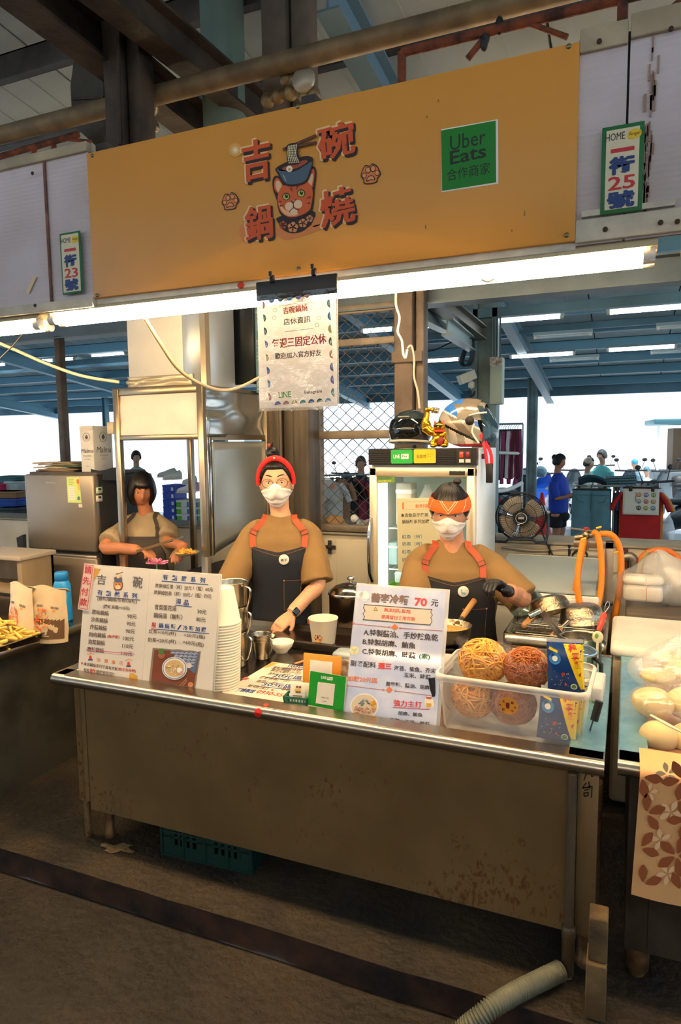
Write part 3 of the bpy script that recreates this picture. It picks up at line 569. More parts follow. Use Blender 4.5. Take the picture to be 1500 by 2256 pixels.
for q in ([(1291, 1706), (1286, 1719)], [(1299, 1702), (1304, 1711), (1309, 1707)], [(1291, 1725), (1283, 1736), (1300, 1734)], [(1297, 1722), (1299, 1737)],
          [(1284, 1736), (1304, 1732), (1303, 1757)], [(1287, 1741), (1297, 1739)], [(1286, 1747), (1296, 1746), (1295, 1753), (1287, 1754), (1286, 1747)]): pr.line(q, 2.4, INK, 0)
pr.build(ct)
mb = MB(); mb.box((CX1 - .03, YPN + .02, zb), (CX1 - .02, CYB, ZC - .04)); mb.build('side_panel', STEEL_FRONT, ct)
mb = MB(); mb.box((px0 + .012, YPN + .02, zb), (px0 + .022, CYB, ZC - .04)); mb.build('side_panel', STEEL_FRONT, ct)
def leg(x, y, r0=.024):
 mb = MB(); mb.lathe([(r0, ZC - .1), (r0, .17), (r0 * .82, .165), (r0 * .8, .03), (r0 * .95, .025), (r0 * .95, .0)], 16, Matrix.Translation((x, y, 0)), cap=True); mb.build('leg', mat('8a6a48', .5, .7, noise_=1, nscale=20, h2='5d3c22'), ct)
leg(px0 + .05, YPN + .05); leg(px2 + .035, YPN + .06, .035); leg(px0 + .05, CYB - .06); leg(px2 - .02, CYB - .06)
# corner tube on the panel's ends
mb = MB(); lx = onY(182, 1650, YPN).x; mb.tube([(lx - .02, YPN + .02, ZC - .045), (lx - .02, YPN + .02, .165)], .021, 14); mb.tube([(lx + .015, YPN + .002, ZC - .045), (lx + .015, YPN + .002, .17)], .011, 10); mb.tube([(lx - .012, YPN + .02, .165), (lx - .012, YPN + .02, .0)], .014, 10)
mb.build('corner_post', STEEL_FRONT, ct)
dp = thing('drain_pipe', 'upright clear drain pipe in front of the counter end panel', 'pipe', (onY(1256, 1900, YPN - .02).x, YPN - .02, 0))
CL = mat('5f5040', .2, 0, alpha=.75, spec=.6)
MB().tube([(0, 0, ZC - .047), (0, 0, .14)], .0145, 14).build('pipe', CL, dp, True)
MB().lathe([(.0145, .17), (.021, .165), (.021, .13), (.019, .125), (.019, .012), (.0145, .0)], 14, cap=True).build('socket', mat('54452f', .3, alpha=.85), dp, True)
# corrugated hose
pts = chain([tuple(onZ(x, y, .034)) for x, y in ((1235, 2138), (1190, 2160), (1140, 2185))] + [tuple(onZ(1085, 2218, .028)), tuple(onZ(1050, 2246, -.0)), tuple(onZ(1015, 2275, -.04)), tuple(onZ(960, 2330, -.075))], 40)
L = 0; rr = []
for i, p in enumerate(pts):
 L += (p - pts[i - 1]).length if i else 0; rr.append(.027 + .003 * math.sin(L / .0095 * 2 * PI))
tag(MB().tube(pts, rr, 16).build('drain_hose', mat('6c6c5a', .45, noise_=.2, nscale=8)), 'grey corrugated drain hose running off the platform edge', 'hose')
blk = MB(); a = onY(1290, 2200, 1.955); b = onY(1335, 2200, 1.955); blk.box((a.x, 1.90, 0), (b.x, 1.99, .17), bev=.004); blk.box((a.x + .004, 1.915, .17), (b.x, 1.985, .30), bev=.004)
tag(blk.build('timber_block', mat('6a5636', .8, noise_=1, nscale=10, h2='43331f', bump=.4, bscale=40)), 'worn timber block standing upright between the two steel counters', 'block')
# litter and crate
mb = MB(); mb.grid(8, 6, lambda u, v: tuple(onZ(228 + 62 * u + 8 * math.sin(7 * v), 1876 - 18 * v + 6 * abs(math.sin(5 * u)), 0) + Vector((0, 0, .004 + .006 * abs(noise.noise((u * 4, v * 4, 3)))))), smooth=False)
tag(mb.build('cardboard_scrap', mat('7d6744', .8, noise_=.4, nscale=40)), 'torn scrap of cardboard on the floor by the counter leg', 'scrap')
cr = thing('plastic_crate', 'dark green plastic crate on the floor under the counter', 'crate', (-1.49, 2.25, 0), .05)
GRN = mat('0b2d27', .5)
w, dd, hh = .2, .15, .2
for nm, sx, sy, ln in (('side_wall', 0, -1, w), ('side_wall', 0, 1, w), ('end_wall', -1, 0, dd), ('end_wall', 1, 0, dd)):
 mb = MB()
 def wall(u0, u1, z0, z1, t=.004):
  if sy: mb.box((u0, sy * dd - t, z0), (u1, sy * dd + t, z1))
  else: mb.box((sx * w - t, u0, z0), (sx * w + t, u1, z1))
 wall(-ln, ln, 0, .05); wall(-ln, ln, .185, .2, .008); wall(-ln, ln, .1, .108, .007); wall(-ln, ln, .0, .008, .007)
 for s in (-1, 1):
  wall(s * ln, s * ln * .78, .05, .185); wall(-ln * .2 if s < 0 else 0, 0 if s < 0 else ln * .2, .05, .185)
  for k in range(4): uu = s * (ln * .32 + k * ln * .14); wall(uu - .006, uu + .006, .05, .185)
 for z in (.078, .128, .158): wall(-ln, ln, z, z + .01)
 for k in range(5): uu = -ln + k * ln / 2; wall(uu - .004, uu + .004, 0, .19, .008)
 mb.build(nm, GRN, cr, True)
MB().box((-w, -dd, .0), (w, dd, .006)).build('base', GRN, cr, True)
# ---------------------------------------------------------------- left neighbour counter
lc = thing('steel_counter', 'steel side counter with snack bags on it, cut by the picture edge', 'counter', (-3.0, 2.6, 0))
GRS = mat('7e7a70', .38, .95, noise_=1, nscale=5, h2='5c574d', bump=.06, bscale=120)
mb = MB(); mb.box((-4.2, 1.7, .685), (-2.6, 3.06, .695)); mb.build('tray', STEEL_TOP, lc)
mb = MB(); mb.box((-2.62, 1.68, .675), (-2.59, 3.07, .72), bev=.004); mb.build('side_rim', STEEL_RIM, lc)
mb = MB(); mb.tube([(-4.2, 1.7, .69), (-2.6, 1.7, .69)], .024, 12); mb.build('front_rim', STEEL_RIM, lc)
mb = MB(); mb.box((-2.68, 1.78, .0), (-2.665, 3.04, .68)); mb.build('side_panel', mat('6e6a5e', .5, .75, noise_=1, nscale=4, h2='47443c', contrast=(.3, .6)), lc)
mb = MB(); mb.box((-4.2, 1.78, .0), (-2.68, 1.79, .68)); mb.build('front_panel', GRS, lc)
# ---------------------------------------------------------------- right neighbour counter
rc = thing('steel_counter', 'steel counter carrying the bags of dough buns', 'counter', (.6, 2.06, 0))
rx = .002
mb = MB(); mb.tube([(rx, YF + .03 + R_, ZC - R_), (1.6, YF + .03 + R_, ZC - R_)], R_, 16); mb.box((rx, YF + .03 + R_, ZC - .006), (1.6, YF + .12, ZC)); mb.build('front_rim', STEEL_RIM, rc)
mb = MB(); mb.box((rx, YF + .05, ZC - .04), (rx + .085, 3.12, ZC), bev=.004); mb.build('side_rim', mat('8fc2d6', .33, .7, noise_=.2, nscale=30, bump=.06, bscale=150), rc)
mb = MB(); mb.box((rx + .08, YF + .1, ZC - .035), (1.6, 3.12, ZC - .027)); mb.build('tray', mat('9a6b55', .5, noise_=.4, nscale=6), rc)
mb = MB(); mb.box((rx + .035, 2.10, .10), (.098, 2.115, ZC - .05)); mb.box((.10, 2.10, .10), (1.6, 2.113, ZC - .05)); mb.build('front_panel', mat('6e675f', .42, .9, noise_=1, nscale=6, h2='4f4237'), rc)
mb = MB(); mb.box((rx + .035, 2.115, .1), (rx + .05, 3.1, ZC - .05)); mb.build('side_panel', GRS, rc)
for x, y in ((.075, 2.14), (1.4, 2.14), (.075, 3.0)):
 mb = MB(); mb.lathe([(.036, .2), (.036, .1), (.034, .02), (.024, .015), (.023, -.0)], 14, Matrix.Translation((x, y, 0)), cap=True); mb.build('leg', mat('8a6a48', .5, .6, noise_=1, nscale=20, h2='5d3c22'), rc)
# floral oilcloth hanging over the rim
x0 = onY(1406, 1800, 2.03).x; z1 = ZC + .006
oc = thing('oilcloth', 'peach oilcloth with brown five-petal flowers hanging over the counter rim', 'cloth', (x0 + .2, 2.03, ZC))
zlo = onY(1402, 1970, 2.03).z
def cl(u, v):
 x = x0 + .6 * u;
 if v < .16: a = v / .16; return (x, 2.17 - .12 * a, z1 + .001)
 if v < .26: a = (v - .16) / .1 * PI / 2; return (x, 2.05 - .026 * math.sin(a), z1 - .024 + .025 * math.cos(a))
 a = (v - .26) / .74; return (x - .012 * a, 2.024 - .004 * math.sin(u * 15) * a, z1 - .024 - (z1 - .024 - zlo + .012 * u) * a)
MB().grid(20, 30, cl).build('cloth', mat('dba670', .45), oc)
pr = Print(Plane((0, 2.019, .5), (1, 0, 0), (0, 0, 1)), .0008)
def flower(cx, cy, r, ang, col='9a5430', lo=None):
 for j in range(5):
  a = ang + j * 2 * PI / 5; c, s = math.cos(a), math.sin(a); q = []
  for t, wv in ((.12, 0), (.35, .15), (.65, .24), (.85, .17), (1.05, 0), (.85, -.17), (.65, -.24), (.35, -.15)):
   q.append((cx + r * (t * c - wv * s), cy + r * (t * s + wv * c)))
  if lo is None or all(p[1] > 1676 and p[0] > 1405 - (p[1] - 1676) * .025 and p[1] < 1972 for p in q): pr.poly(q, col, 1 if col[0] == '9' else 0, 3)
for cx, cy, r, a in ((1470, 1705, 32, .2), (1478, 1790, 34, .9), (1455, 1850, 30, .3), (1470, 1925, 30, 0), (1430, 1745, 24, .6)): flower(cx, cy, r * .8, a + .5, 'e8bd90', 1)
for cx, cy, r, a in ((1414, 1711, 45, -1.1), (1502, 1718, 44, .5), (1424, 1792, 42, -.3), (1512, 1806, 42, .6), (1410, 1868, 42, -.9), (1490, 1885, 45, .1), (1416, 1948, 42, -.3), (1500, 1962, 42, .5), (1550, 1660, 44, .3), (1560, 1750, 44, .3), (1570, 1850, 44, .3)): flower(cx, cy, r, a, lo=1)
pr.build(oc, 'flower_print')
# ---------------------------------------------------------------- extractor hood with frame
WARMSTEEL = mat('f0e7d6', .42, .05, noise_=.12, nscale=3, bump=.05, bscale=60)
hd = thing('extractor_hood', 'stainless extractor hood on square posts with hanging side sheet', 'hood', (-2.8, 4.0, 0))
hx0, hx1, hy0, hy1, hz0, hz1 = -3.14, -2.456, 3.6, 4.40, 1.69, 2.013
def curtain(P0, P1, z0, z1, m, nm, par=hd, wob=.012, n=14):
 P0, P1 = Vector(P0), Vector(P1); d = (P1 - P0); nn = Vector((-d.y, d.x, 0)).normalized()
 mb = MB(); mb.grid(n, n, lambda u, v: P0 + d * u + Vector((0, 0, z0 + (z1 - z0) * v)) + nn * wob * noise.noise((u * 3 + P0.x, v * 3, P0.y)))
 return mb.build(nm, m, par, solid=.004)
SHEETSTEEL = mat('b9bdbb', .2, .9, bump=.25, bscale=4)
curtain((hx0, hy0, 0), (hx1, hy0, 0), hz0, hz1, WARMSTEEL, 'front_sheet')
curtain((hx1, hy0, 0), (hx1, hy1, 0), hz0, hz1, SHEETSTEEL, 'side_sheet', wob=.03)
curtain((hx0, hy0, 0), (hx0, hy1, 0), hz0, hz1, WARMSTEEL, 'side_sheet')
MB().box((hx0, hy0, hz1 - .005), (hx1, hy1, hz1)).build('top_sheet', WARMSTEEL, hd)
mb = MB(); mb.box((hx0 - .01, hy0 - .012, hz1 - .045), (hx1 + .01, hy0 + .012, hz1 + .006), bev=.004); mb.box((hx0 - .01, hy0 - .012, hz0 - .015), (hx1 + .01, hy0 + .015, hz0 + .02), bev=.004); mb.box((hx1 - .012, hy0, hz0 - .02), (hx1 + .012, hy1, hz0 + .015)); mb.box((hx1 - .012, hy0, hz1 - .02), (hx1 + .012, hy1, hz1 + .004))
mb.build('frame_edge', mat('9d8d75', .3, .9), hd)
for x, y in ((hx0 + .02, hy0), (hx1 - .005, hy0), (hx0 + .02, hy1), (hx1, hy1)):
 mb = MB(); mb.box((x - .022, y - .02, .0), (x + .022, y + .02, hz1), bev=.004); mb.build('post', mat('ab9a82', .3, .9, noise_=.2, nscale=5), hd)
for x in (hx0 + .02, hx1 - .005):
 mb = MB(); mb.box((x - .024, hy0 - .022, .0), (x + .024, hy0 + .022, .93), bev=.003); mb.build('post_sleeve', mat('b0764a' if x < -3 else '8f8577', .4, .6), hd)
# side splash sheet (slanted lower edge)
mb = MB(); y0, y1 = 3.66, 4.38
mb.grid(12, 12, lambda u, v: (hx1 + .006 + .012 * noise.noise((u * 2, v * 2, 9)), y0 + (y1 - y0) * u, (.93 + .135 * u) * (1 - v) + (hz0 - .03) * v))
mb.build('splash_sheet', mat('b4b9b4', .33, .7, noise_=.15, nscale=2), hd, solid=.003)
MB().box((hx1 - .01, hy0 + .02, .93), (hx1 + .02, hy0 + .07, hz0), bev=.003).build('sheet_edge', CHROME, hd)
mb = MB(); mb.box((hx0 - .07, hy0 - .01, 1.72), (hx0 - .012, hy0 + .05, 1.80), bev=.006); mb.build('junction_box', mat('cbb89a', .5), hd)
# stove under the hood
mb = MB(); mb.box((-2.82, 3.72, 0), (-2.5, 4.35, .74)); mb.box((-2.83, 3.70, .74), (-2.5, 4.36, .76)); tag(mb.build('griddle_stove', mat('3a3129', .5, .5)), 'dark griddle stove under the extractor hood', 'stove')
# duct on the hood
dk = thing('exhaust_duct', 'tall cream sheet metal duct rising from the extractor hood', 'duct', (-2.75, 3.95, hz1))
MB().box((-3.14, 3.75, hz1 + .002), (-2.70, 4.14, 3.2), bev=.003).build('front_sheet', mat('efe7d8', .45, .05, noise_=.1, nscale=3), dk)
MB().box((-2.70, 3.76, hz1 + .002), (-2.54, 4.14, 3.2), bev=.003).build('side_sheet', mat('b7bdc0', .3, .6), dk)
MB().box((-2.55, 3.74, hz1 + .0), (-2.51, 3.79, 3.2)).build('corner_strip', mat('bba98c', .3, .8), dk)
curtain((-3.15, 3.74, 0), (-2.62, 3.74, 0), hz1 + .003, hz1 + .09, mat('d8c7a4', .35, .5), 'flashing', dk, .03)
bd = thing('filter_box', 'black square exhaust box between the cream duct and the hanging notice', 'duct', (-2.6, 4.3, 2.06))
mb = MB(); mb.box((-2.87, 4.2, 2.06), (-2.42, 4.44, 3.3), bev=.003); mb.build('box', mat('0f1417', .3, .2), bd)
mb = MB(); mb.box((-2.418, 4.22, 2.0), (-2.40, 4.44, 3.3)); mb.build('side_sheet', mat('5d7f88', .4, .5), bd)
mb = MB(); mb.box((-2.87, 4.18, 2.055), (-2.42, 4.22, 2.06)); mb.build('rim', ALUM, bd)
# ---------------------------------------------------------------- things on the main counter
ZT = ZC - .0255                                        # tray surface
def leaned(bl, br, tilt, z=ZT):
 A, B = onZ(*bl, z), onZ(*br, z); u = (B - A).normalized(); back = Vector((-u.y, u.x, 0)); t = math.radians(tilt)
 return Plane(A, u, Vector((0, 0, math.cos(t))) + back * math.sin(t)), A, B
def board(name, label, cat, bl, br, tilt, h, face, th=.004, rim=None, margin=0, z=ZT, extra=0):
 pl, A, B = leaned(bl, br, tilt, z); w = (B - A).length
 t = thing(name, label, cat, (A + B) / 2, math.atan2(pl.u.y, pl.u.x))
 M = Matrix(((pl.u.x, -pl.n.x, pl.v.x, A.x), (pl.u.y, -pl.n.y, pl.v.y, A.y), (pl.u.z, -pl.n.z, pl.v.z, A.z), (0, 0, 0, 1)))
 return t, pl, M, w
BRN, NVY, RED, ORN = '6d5848', '274684', 'c43a30', 'e0782c'
# menu board
t, pl, M, w = board('menu_board', 'white laminated two-page menu board leaning at the corner of the steel counter', 'menu', (172, 1489), (461, 1535), 10, .47, None)
MB().box((-.004, 0, 0), (w + .02, .004, .472), M, bev=.0015).build('clear_stand', mat('e8e2d6', .1, alpha=.55, spec=.6), t)
MB().box((.0, -.0015, .006), (w * .5 + .006, -.0002, .466), M).build('left_page', mat('e3d9cb', .06, spec=.6), t)
MB().box((w * .5 + .007, -.0015, .006), (w + .012, -.0002, .466), M).build('right_page', mat('e3d9cb', .06, spec=.6), t)
mb = MB(); mb.beam(M @ Vector((w * .2, .004, .3)), M @ Vector((w * .2, .2, .0)), .02, .004); mb.beam(M @ Vector((w * .8, .004, .3)), M @ Vector((w * .8, .2, .0)), .02, .004); mb.build('back_prop', mat('d8d2c6', .2, alpha=.6), t)
pr = Print(pl, .0022)
pr.poly([(208, 1252), (223, 1253), (212, 1272), (207, 1283)], 'dba23c'); pr.poly([(285, 1492), (286, 1484), (294, 1483), (303, 1489), (304, 1500), (290, 1499)], 'dba23c')
pr.text('吉', (214, 1287), (233, 1289), 22, '6a625c', .04); pr.text('碗', (292, 1294), (313, 1297), 26, '6a625c', .03)
def mini_cat(cx, cy, s, hi=False):                     # small copy of the shop's emblem
 E_ = lambda q, c, k: pr.poly([(cx + x * s, cy + y * s) for x, y in q], c, k, 3)
 E_([(-8, 2), (8, 3), (10, 14), (6, 22), (-7, 22), (-10, 13)], '5a3420', 0); E_([(-7, 3), (7, 4), (9, 13), (5, 20), (-6, 20), (-9, 12)], 'd98a48', 1); E_([(-5, 12), (5, 12), (4, 19), (-4, 19)], 'f0d0a4', 2)
 E_([(-8, -6), (8, -5), (6, 4), (-6, 3)], '4d6382', 3); E_([(-7, -7), (8, -6), (6, -3), (-6, -4)], '8a4a2c', 4); E_([(-3, -16), (3, -16), (4, -5), (-2, -5)], 'e6cf9c', 5); pr.line([(cx - 4 * s, cy - 13 * s), (cx + 11 * s, cy - 17 * s)], 1.6 * s, '5a3420', 6)
 pr.disc((cx - 3.4 * s, cy + 9 * s), 1.3 * s, '2a1a10', 5, 8); pr.disc((cx + 3.4 * s, cy + 9 * s), 1.3 * s, '2a1a10', 5, 8)
mini_cat(261, 1278, 1.0)
def head(s, a, b, h, col=NVY, ul=True):
 n = len(s);
 for i, ch in enumerate(s):
  f = i / max(1, n - 1); f1 = (b[0] - a[0] - h) * f; x = a[0] + f1; y = a[1] + (b[1] - a[1]) * f
  pr.text(ch, (x, y), (x + h * .92, y + (b[1] - a[1]) / (b[0] - a[0]) * h), h, col, .03)
 if ul: pr.line([(a[0] - 2, a[1] + 3), (b[0] + 6, b[1] + 4)], 1.6, col)
head('有點鹹系列', (215, 1311), (303, 1318), 12); pr.text('(意麵/鍋絲/冬粉/泡麵)', (215, 1324), (302, 1331), 11, BRN, .02); pr.text('(讚岐烏龍+10元)', (227, 1341), (286, 1346), 10, BRN, .02)
for i, (s, p) in enumerate((('原味鍋燒', '90元'), ('沙茶鍋燒', '90元'), ('炸醬鍋燒', '90元'), ('肉肉鍋燒', '100元'), ('泡菜鍋燒', '110元'), ('麻辣鍋燒', '110元'))):
 x, y = 203 - i * 2.1, 1353 + i * 16.4; pr.text(s, (x, y), (x + 37, y + 4), 11, BRN, .025); pr.text(p, (281 - i * 1.8 - (4 if len(p) > 3 else 0), y + 9), (301 - i * 1.8, y + 11), 10, BRN, .025)
pr.text('(無海鮮)', (237, 1406), (264, 1408), 8, RED, .03); pr.line([(191, 1431), (297, 1441)], 1.6, 'd85a7e', 2)
for x, y in ((200, 1452), (284, 1466)):
 pr.poly([(x - 4, y), (x - 2, y - 8), (x + 2, y - 8), (x + 4, y)], 'd0452e'); pr.poly([(x - 5, y), (x + 5, y), (x + 5, y + 3), (x - 5, y + 3)], '3c4a7c')
 for a in (-2.4, -1.9, -1.57, -1.2, -.7): pr.line([(x + 6 * math.cos(a), y - 6 + 6 * math.sin(a)), (x + 10 * math.cos(a), y - 6 + 9 * math.sin(a))], 1.2, 'e0682c')
for ch, x, y in (('注', 213, 1458), ('意', 230, 1460), ('事', 246, 1463), ('項', 263, 1465)): pr.text(ch, (x, y), (x + 9, y + 1), 9, ORN, .01)
pr.text('※', (179, 1463), (183, 1464), 5, RED); pr.text('本店鍋燒系列皆具有海鮮', (185, 1466), (260, 1478), 8, BRN, .02); pr.text('(蝦子及哈蜊)', (260, 1478), (300, 1483), 8, RED, .03)
pr.text('如有', (185, 1478), (197, 1480), 7, BRN, .02); pr.text('過敏', (198, 1480), (211, 1482), 8, RED, .04); pr.text('請提前告知!!', (212, 1482), (252, 1488), 7, BRN, .02)
head('有點甜系列', (359, 1277), (453, 1284), 12)
pr.text('阿薩姆紅茶（杯）20元 /（瓶）60元', (343, 1295), (469, 1304), 10, BRN, .02); pr.text('阿薩姆奶茶（杯）30元 /（瓶）70元', (340, 1310), (466, 1319), 10, BRN, .02)
head('湯品', (388, 1330), (417, 1333), 12); pr.text('青菜蛋花湯', (341, 1343), (389, 1347), 12, BRN, .025); pr.text('30元', (435, 1352), (455, 1354), 10, BRN, .025); pr.text('鍋燒湯（無麵）', (339, 1361), (402, 1366), 12, BRN, .025); pr.text('80元', (433, 1369), (453, 1371), 10, BRN, .025)
pr.text('限', (335, 1382), (344, 1383), 11, RED, .04); head('鍋燒麵/冷麵加購', (350, 1383), (455, 1392), 11); pr.line([(334, 1385), (352, 1387)], 1.6, RED)
pr.text('紅茶+10元(杯)', (328, 1396), (388, 1402), 10, BRN, .025); pr.text('+50元(瓶)', (405, 1404), (452, 1409), 10, BRN, .025); pr.text('奶茶+20元(杯)', (326, 1415), (388, 1420), 11, BRN, .025); pr.text('+60元(瓶)', (403, 1420), (449, 1427), 11, BRN, .025)
# noodle photograph on the menu
random.seed(3)
edge = [(337, 1427)] + [(337 + i * 9, 1427 + i * .7 + random.uniform(-1, 1)) for i in range(1, 12)] + [(443, 1434)] + [(443 - i * 1.3, 1434 + i * 8.6 + random.uniform(-1, 1)) for i in range(1, 10)] + [(431, 1519)] + [(431 - i * 9, 1519 - i * 1.2) for i in range(1, 11)] + [(329, 1500)]
pr.poly(edge, '8d7a66', 0); pr.poly([(341, 1431), (440, 1437), (427, 1514), (334, 1500)], '7a3e24', 1); pr.poly([(375, 1433), (440, 1437), (430, 1484), (405, 1465)], '5c6f92', 2)
for j in range(5):
 for i in range(6):
  x, y = 382 + i * 10 + (5 if j % 2 else 0) + j * 3, 1440 + j * 7 + i * .5
  if x < 438 - j * 1.2:
   for r, c in ((5, 'e8e4dc'), (4, '3f5784'), (2.6, 'e8e4dc'), (1.6, '3f5784')): pr.disc((x, y), r, c, 3 + (5 - r) * .1, 8, .9, PI, 2 * PI + .01)
pr.disc((386, 1472), 28, 'e9e5de', 5, 24, .9); pr.disc((386, 1472), 26, '5d6b8e', 6, 24, .9); pr.disc((386, 1472), 24.5, 'efeae0', 7, 24, .9); pr.disc((386, 1472), 21, 'd9b27c', 8, 24, .9)
for i in range(24): a, r = random.random() * 6.3, random.random() * 16; pr.line([(386 + r * math.cos(a), 1472 + r * math.sin(a) * .9), (386 + r * math.cos(a) + random.uniform(-7, 7), 1472 + r * math.sin(a) * .9 + random.uniform(-4, 4))], 1.8, random.choice(['e8cf98', 'd8743c', 'f0e2c0', 'c9b060', '7c9a44']), 9 + i * .1)
pr.disc((398, 1476), 6, 'f4efe6', 13, 12); pr.disc((402, 1482), 4, 'e09a8a', 14, 10); pr.disc((357, 1435), 7, '4f7a35', 5, 10); pr.disc((357, 1443), 8, 'a8603a', 4, 10); pr.disc((421, 1508), 6, 'c98250', 4, 10); pr.disc((418, 1466), 6, 'e6d0c8', 5, 8); pr.line([(396, 1512), (412, 1495)], 2, 'b0805a', 4); pr.line([(402, 1513), (413, 1499)], 2, 'b0805a', 4)
pr.build(t)
lb = MB(); lb.add([pl.hit(x, y, .004) for x, y in ((187, 1241), (210, 1243), (196, 1346), (173, 1342))], [(0, 1, 2, 3)]); lb.build('pay_first_tag', mat('e3bfae', .25), t, solid=.002)
pr = Print(pl, .0055); pr.line([(187, 1244), (207, 1246), (194, 1342), (176, 1339), (187, 1244)], 1.1, RED)
for ch, x, y in (('請', 188, 1263), ('先', 184, 1287), ('付', 181, 1311), ('款', 178, 1334)): pr.text(ch, (x, y), (x + 15, y + 1.5), 17, RED, .03)
pr.build(t, 'tag_lettering')
# pink tissue flower behind the menu
fl_ = thing('tassel_flower', 'pink curled ribbon flower sticking up behind the menu board', 'flower', tuple(at(345, 1250, 3.05)))
mb = MB(); random.seed(5); c = at(345, 1243, 3.0)
for i in range(60):
 a = random.uniform(-1.5, 1.5); e = random.uniform(-.6, .6); L_ = random.uniform(.03, .052); d = RT * math.sin(a) + UP * (math.cos(a) * .62) - FW * e
 mb.beam(c, c + d * L_, .005, .001, i % 2)
mb.build('petals', [mat('e5738c', .6), mat('f19ab0', .6)], fl_)
mb = MB(); mb.tube([c, (c.x, c.y, ZT)], .003); mb.build('stem', mat('4c8a4a', .6), fl_)
# soba board
t, pl, M, w = board('soba_sign', 'tall pale blue sign for cold soba standing against the counter front rim', 'sign', (756, 1577), (968, 1609), 18, .47, None)
MB().box((0, 0, 0), (w, .004, .475), M, bev=.0015).build('clear_stand', mat('e8e6e2', .1, alpha=.5, spec=.6), t)
mb = MB(); mb.box((.004, -.0015, .004), (w - .012, -.0002, .468), M); mb.build('sheet', mat('d3d2da', .06, noise_=1, nscale=9, h2='b4bcd8', contrast=(.38, .68), spec=.6), t)
mb = MB(); mb.beam(M @ Vector((w * .5, .004, .35)), M @ Vector((w * .5, .16, .0)), .04, .004); mb.build('back_prop', mat('d8d2c6', .2, alpha=.6), t)
pr = Print(pl, .0022); DK = '4a3d38'
pr.text('蕎麥冷麵', (817, 1326), (899, 1333), 20, '7a6459', .05); pr.text('70', (913, 1334), (940, 1336), 17, 'd14a42', .06); pr.text('元', (949, 1335), (965, 1337), 15, '45403e', .03)
pr.disc((803, 1313), 11, 'e8e4e0', 0); pr.disc((793, 1310), 8, 'dde2ea', 0); pr.line([(795, 1320), (815, 1320)], 1, '9fb0c4', 1)
pr.poly([(803, 1332), (952, 1343), (950, 1349), (953, 1355), (949, 1361), (951, 1368), (948, 1377), (800, 1365), (803, 1359), (800, 1352), (804, 1346), (801, 1339)], 'cdc0ac', 0)
pr.line([(803, 1332), (952, 1343)], 1.6, '4a3d38', 1); pr.line([(800, 1365), (948, 1377)], 1.6, '4a3d38', 1)
pr.line([(952, 1343), (949, 1349), (953, 1355), (949, 1361), (952, 1368), (948, 1377)], 1.3, '4a3d38', 1); pr.line([(803, 1332), (801, 1339), (805, 1346), (800, 1352), (804, 1359), (800, 1365)], 1.3, '4a3d38', 1)
pr.poly([(828, 1337), (833, 1346), (823, 1345)], '4a3d28', 1); pr.poly([(828, 1339), (831.5, 1345), (824.5, 1344.5)], 'e6b93a', 2)
pr.text('無添加防腐劑,', (846, 1348), (906, 1353), 9, RED, .04); pr.text('建議當日食用完畢', (840, 1363), (914, 1369), 9, RED, .04)
CC = 'c46a4c'
for a, b, d, e in (((779, 1374), (858, 1382), (882, 1384), (975, 1390)), ((764, 1510), (845, 1520), (871, 1522), (955, 1533))):
 pr.line([a, b], 1.2, CC); pr.line([d, e], 1.2, CC); cx, cy = (b[0] + d[0]) / 2, (b[1] + d[1]) / 2 - 1; pr.poly([(cx, cy - 8), (cx + 8, cy), (cx, cy + 7), (cx - 8, cy)], 'cf7142', 1)
 for q in (a, b, d): pr.ring(q, 2, .9, CC)
pr.text('A.特製醬油、手炒辣魚乾', (801, 1400), (965, 1413), 15, DK, .035); pr.text('B.特製胡麻、鮪魚', (799, 1420), (915, 1430), 14, DK, .035); pr.text('C.特製胡麻、時蔬', (798, 1441), (915, 1452), 14, DK, .035); pr.text('(素)', (923, 1453), (947, 1455), 14, '2f6a3e', .04)
pr.disc((781, 1433), 10, 'd8d4a4', 0); pr.line([(781, 1441), (780, 1433), (775, 1429)], 1, '8fae7c', 1); pr.line([(780, 1434), (786, 1429)], 1.4, '8fae7c', 1)
pr.text('副餐配料', (772, 1467), (828, 1472), 13, DK, .02); pr.text('選三', (833, 1473), (862, 1475), 13, 'd0453a', .05); pr.text('海苔、柴魚、芥末', (868, 1477), (960, 1484), 11, DK, .03); pr.text('玉米、時蔬', (889, 1492), (949, 1498), 11, DK, .03)
pr.text('加購20元區', (765, 1500), (832, 1506), 12, 'e07a3a', .03); pr.text('蕎麥麵、醬油、胡麻醬', (850, 1511), (957, 1521), 10, DK, .03)
pr.text('強力主打', (867, 1555), (929, 1560), 14, 'c9403a', .035); pr.line([(866, 1556 + 2), (946, 1563)], 1.6, 'c9403a'); pr.text('胡麻、鮪魚', (877, 1575), (931, 1580), 9, DK, .03); pr.text('海苔、玉米、時蔬', (859, 1590), (947, 1600), 9, DK, .03)
pr.poly([(938, 1536), (952, 1537), (955, 1558), (936, 1557)], 'eedfc4', 0, 3); pr.poly([(939, 1549), (951, 1550), (950, 1558), (940, 1558)], 'd8a040', 1); pr.poly([(938, 1535), (952, 1536), (950, 1540), (940, 1539)], 'c04a34', 2)
pr.disc((803, 1556), 31, 'e4e0da', 0, 28, .92); pr.disc((803, 1556), 28.5, 'c9b9a0', 1, 28, .92)
for i in range(70): a, r = random.uniform(.1, 3.3), random.random() ** .5 * 23; x, y = 802 + r * math.cos(a), 1559 + r * math.sin(a) * .75; pr.line([(x, y), (x + random.uniform(-7, 7), y + random.uniform(-3, 3))], 1.8, random.choice(['b07a62', '8d5a48', 'c99a82', 'a0685a']), 2 + i * .02)
for i in range(16): pr.disc((822 + random.uniform(-5, 6), 1553 + random.uniform(-9, 9)), 2.6, random.choice(['e0a53a', 'd8942c']), 4, 7)
